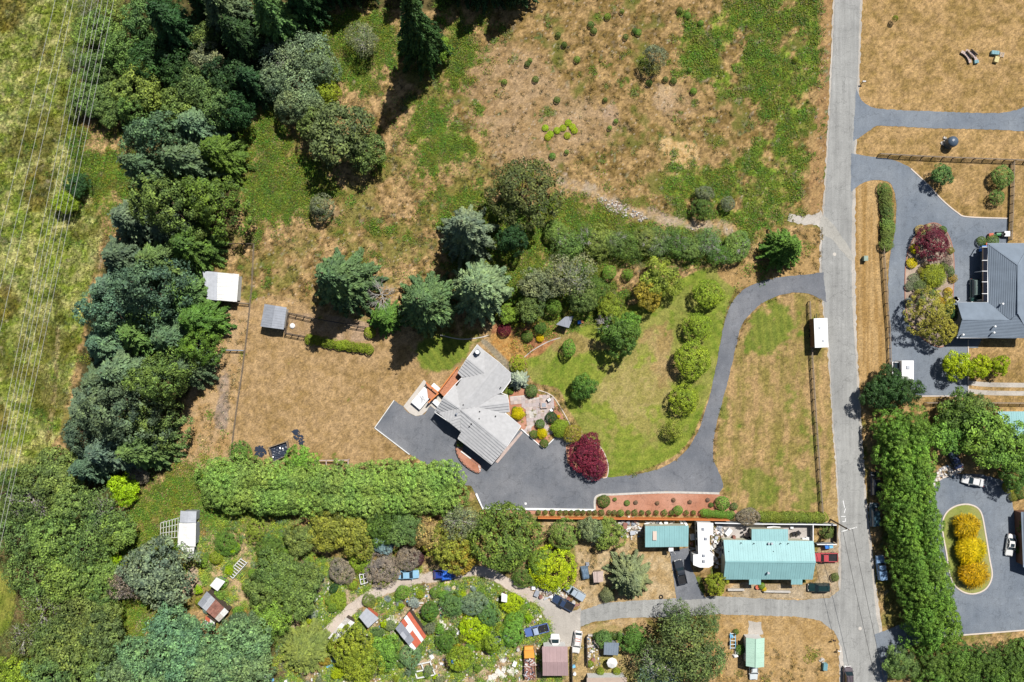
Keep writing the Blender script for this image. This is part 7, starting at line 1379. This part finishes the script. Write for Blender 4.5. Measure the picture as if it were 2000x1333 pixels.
items = [(1042, 1145, 'white'), (1050, 1150, 'stone'), (1058, 1143, 'whitedirty'), (1066, 1150, 'white'), (1074, 1156, 'stone'), (1085, 1160, 'whitedirty'), (1062, 1160, 'wood'), (1090, 1150, 'white'), (1048, 1158, 'galvdark'), (1056, 1165, 'rust'), (1068, 1168, 'galv'), (1078, 1166, 'white'),
  (1110, 1168, 'rust'), (1120, 1176, 'stone'), (1126, 1182, 'rust'), (1215, 1018, 'stone'), (1220, 1026, 'rust'), (1226, 1020, 'galvdark'), (1231, 1030, 'stone'), (1237, 1024, 'galvdark'), (1235, 1040, 'galv'), (1240, 1016, 'rust'), (1222, 1034, 'whitedirty'), (1352, 1030, 'wood'), (1351, 1048, 'whitedirty'), (1350, 1062, 'rust'), (1355, 1072, 'stone'), (1390, 1070, 'whitedirty'), (1395, 1064, 'stone'), (1398, 1050, 'galv'),
  (1402, 1040, 'white'), (1404, 1030, 'galvdark'), (1396, 1058, 'white'), (1400, 1076, 'stone'), (1266, 1021, 'white'), (1276, 1019, 'stone'), (1290, 1022, 'whitedirty'), (1300, 1020, 'white'), (1312, 1021, 'stone'), (1284, 1017, 'galvdark'), (1005, 1295, 'white'), (1012, 1268, 'stone'), (1020, 1262, 'wood'), (1008, 1310, 'whitedirty'), (1120, 1300, 'lbl'), (1122, 1315, 'white'), (1152, 1262, 'stone'), (1156, 1272, 'whitedirty'), (1150, 1280, 'stone'), (1158, 1288, 'rust'),
  (525, 1320, 'white'), (532, 1328, 'lbl'), (560, 1330, 'white'), (572, 1332, 'wood'), (645, 1300, 'lbl'), (843, 1283, 'white'), (885, 1290, 'blu'), (950, 1200, 'blu'), (805, 1172, 'lbl'), (812, 1160, 'galv'), (618, 1170, 'white'), (630, 1168, 'lime'), (745, 1200, 'rust'), (940, 1218, 'galvdark'), (897, 1234, 'white'), (880, 1128, 'galvdark'), (1190, 1318, 'galv'), (1196, 1320, 'white')]
mx_ = {'lbl': lbl, 'blu': blu_, 'lime': mat_plain('lime_cloth', (.25, .5, .05), .6, .1)}
desc = {'white': 'white', 'stone': 'pale', 'whitedirty': 'off-white', 'wood': 'wooden', 'galvdark': 'dull grey', 'rust': 'rusty brown', 'galv': 'grey metal', 'lbl': 'light blue', 'blu': 'blue', 'lime': 'lime green'}
def near(x, y):
    L = [((1070, 1158), 'in the junk heap left of the two parked pickups'), ((1120, 1177), 'between the dark blue pickup and the dry yard'), ((1228, 1026), 'in the clutter left of the turquoise garage'), ((1352, 1052), 'in the gap between garage and trailer home'), ((1398, 1052), 'in the clutter right of the trailer home'), ((1288, 1020), 'behind the turquoise garage'), ((1010, 1285), 'left of the orange flatbed'), ((1121, 1308), 'beside the bottom end of the dark fence'), ((1153, 1275), 'in the small fenced yard'),
         ((548, 1328), 'in the bottom clearing left of the olive conifer'), ((645, 1300), 'under the yellow-green willow'), ((860, 1286), 'in the lower garden'), ((810, 1166), 'by the cream terrace'), ((624, 1169), 'at the left end of the garden terraces'), ((745, 1200), 'right of the grey cabin'), ((945, 1208), 'under the bushes of the garden slope'), ((897, 1234), 'on the stony garden path'), ((880, 1128), 'at the track bend'), ((1193, 1319), 'between the clipped balls at the bottom')]
    return min(L, key=lambda q: (q[0][0] - x) ** 2 + (q[0][1] - y) ** 2)[1]
_seen = set()
for k, (x, y, mt) in enumerate(items):
    p = W(x, y); mtt = mx_.get(mt) or M[mt]; rz = rg.random() * 3; s = rg.uniform(.5, 1.1); t = k % 4
    if t == 0: mb = MB().box((p.x, p.y, .3), (s, s * .7, .6), rz).box((p.x, p.y, .63), (s * 1.08, s * .76, .07), rz); nm = 'crate'
    elif t == 1: mb = MB().lathe(p, [(.26 * s + .1, 0), (.3 * s + .1, .3), (.26 * s + .1, .6), (.2 * s, .62), (.1 * s, .5)], 10); nm = 'drum'
    elif t == 2: mb = MB().bar(p + Vector((-s, -.3, .2)), p + Vector((s, .3, .25)), .3, .06).bar(p + Vector((-s * .8, .2, .1)), p + Vector((s * .9, .1, .3)), .2, .06); nm = 'boards'
    else: mb = MB().box((p.x, p.y, .15), (s * 1.2, s, .3), rz, .85).dome((p.x, p.y, .28), s * .35, .25, 9, 3); nm = 'bundle'
    dn = {'crate': 'lidded crate', 'drum': 'open drum', 'boards': 'pair of boards', 'bundle': 'lumpy bundle'}[nm]
    a_ = 'small ' if s < .8 else 'larger '
    a_ = a_ if (a_, mt, nm, near(x, y)) not in _seen else 'second ' + a_; _seen.add((a_, mt, nm, near(x, y)))
    solo(nm, mb, mtt, a_ + desc[mt] + ' ' + dn + ' ' + near(x, y), nm)
def debris(name, poly, n, seed, label, smin=.1, smax=.35):
    rg = np.random.default_rng(seed); m0 = mask(poly, 3, .6) * (1 - np.clip(blur(inpoly(PATH2), 1) * 3, 0, 1)); w = m0 * np.clip((n_sm - .35) * 4, .1, 1); p = w.ravel() / w.sum(); i = rg.choice(len(p), n, p=p)
    pts = np.stack([X.ravel()[i], Y.ravel()[i], np.full(n, .05)], 1); cc_ = np.array([(.65, .6, .54), (.5, .42, .34), (.3, .2, .16), (.7, .7, .7), (.18, .18, .2), (.12, .25, .4)])[rg.choice(6, n, p=[.34, .28, .12, .14, .1, .02])]
    m_, nt_, b_, _ = mat_new('debris_mix'); at_ = nt_.nodes.new("ShaderNodeAttribute"); at_.attribute_type = 'INSTANCER'; at_.attribute_name = 'tcol'; nt_.links.new(at_.outputs['Color'], b_.inputs['Base Color']); b_.inputs['Roughness'].default_value = .85
    scatter(name, MB().box((0, 0, .2), (1, .7, .6), .3, .7).mesh('stone', m_), pts, rg.uniform(smin, smax, n) * 2, cc_, label)
debris('garden_rubble', [(600, 1140), (760, 1130), (900, 1125), (1040, 1170), (1060, 1240), (1010, 1330), (600, 1330), (590, 1220)], 1500, 3, 'pale stones and broken bits strewn over the garden terraces', .08, .26)
debris('yard_rubble', [(1200, 1012), (1250, 1012), (1252, 1050), (1235, 1055), (1210, 1045)], 160, 4, 'small odds and ends lying left of the turquoise garage', .1, .3)
debris('border_stones', [(1808, 935), (1850, 912), (1880, 905), (1882, 922), (1845, 930), (1815, 955)], 420, 5, 'pale river stones banked round the top of the round court', .12, .3)
debris('alley_rubble', [(1388, 1022), (1410, 1022), (1408, 1100), (1390, 1100)], 160, 6, 'odds and ends filling the alley beside the turquoise house', .1, .3)
debris('junk_rubble', [(1035, 1138), (1100, 1148), (1110, 1165), (1095, 1172), (1040, 1165)], 220, 7, 'small junk strewn left of the parked pickups', .1, .3)
debris('field_stones', [(1150, 370), (1200, 395), (1260, 420), (1330, 438), (1440, 445), (1430, 455), (1300, 440), (1200, 415)], 260, 8, 'pale stones on the dirt track across the upper field', .06, .2)
debris('yard_litter', [(1148, 1245), (1165, 1245), (1168, 1300), (1148, 1300)], 90, 9, 'pinkish odds and ends on the small fenced yard', .1, .25)
# picnic pad and white object in the pen, board by the shed
solo('plastic_tub', MB().dome(W(571, 637, .1), .55, .35, 10, 3), M['white'], 'white tarp bundle inside the fenced pen', 'bundle')
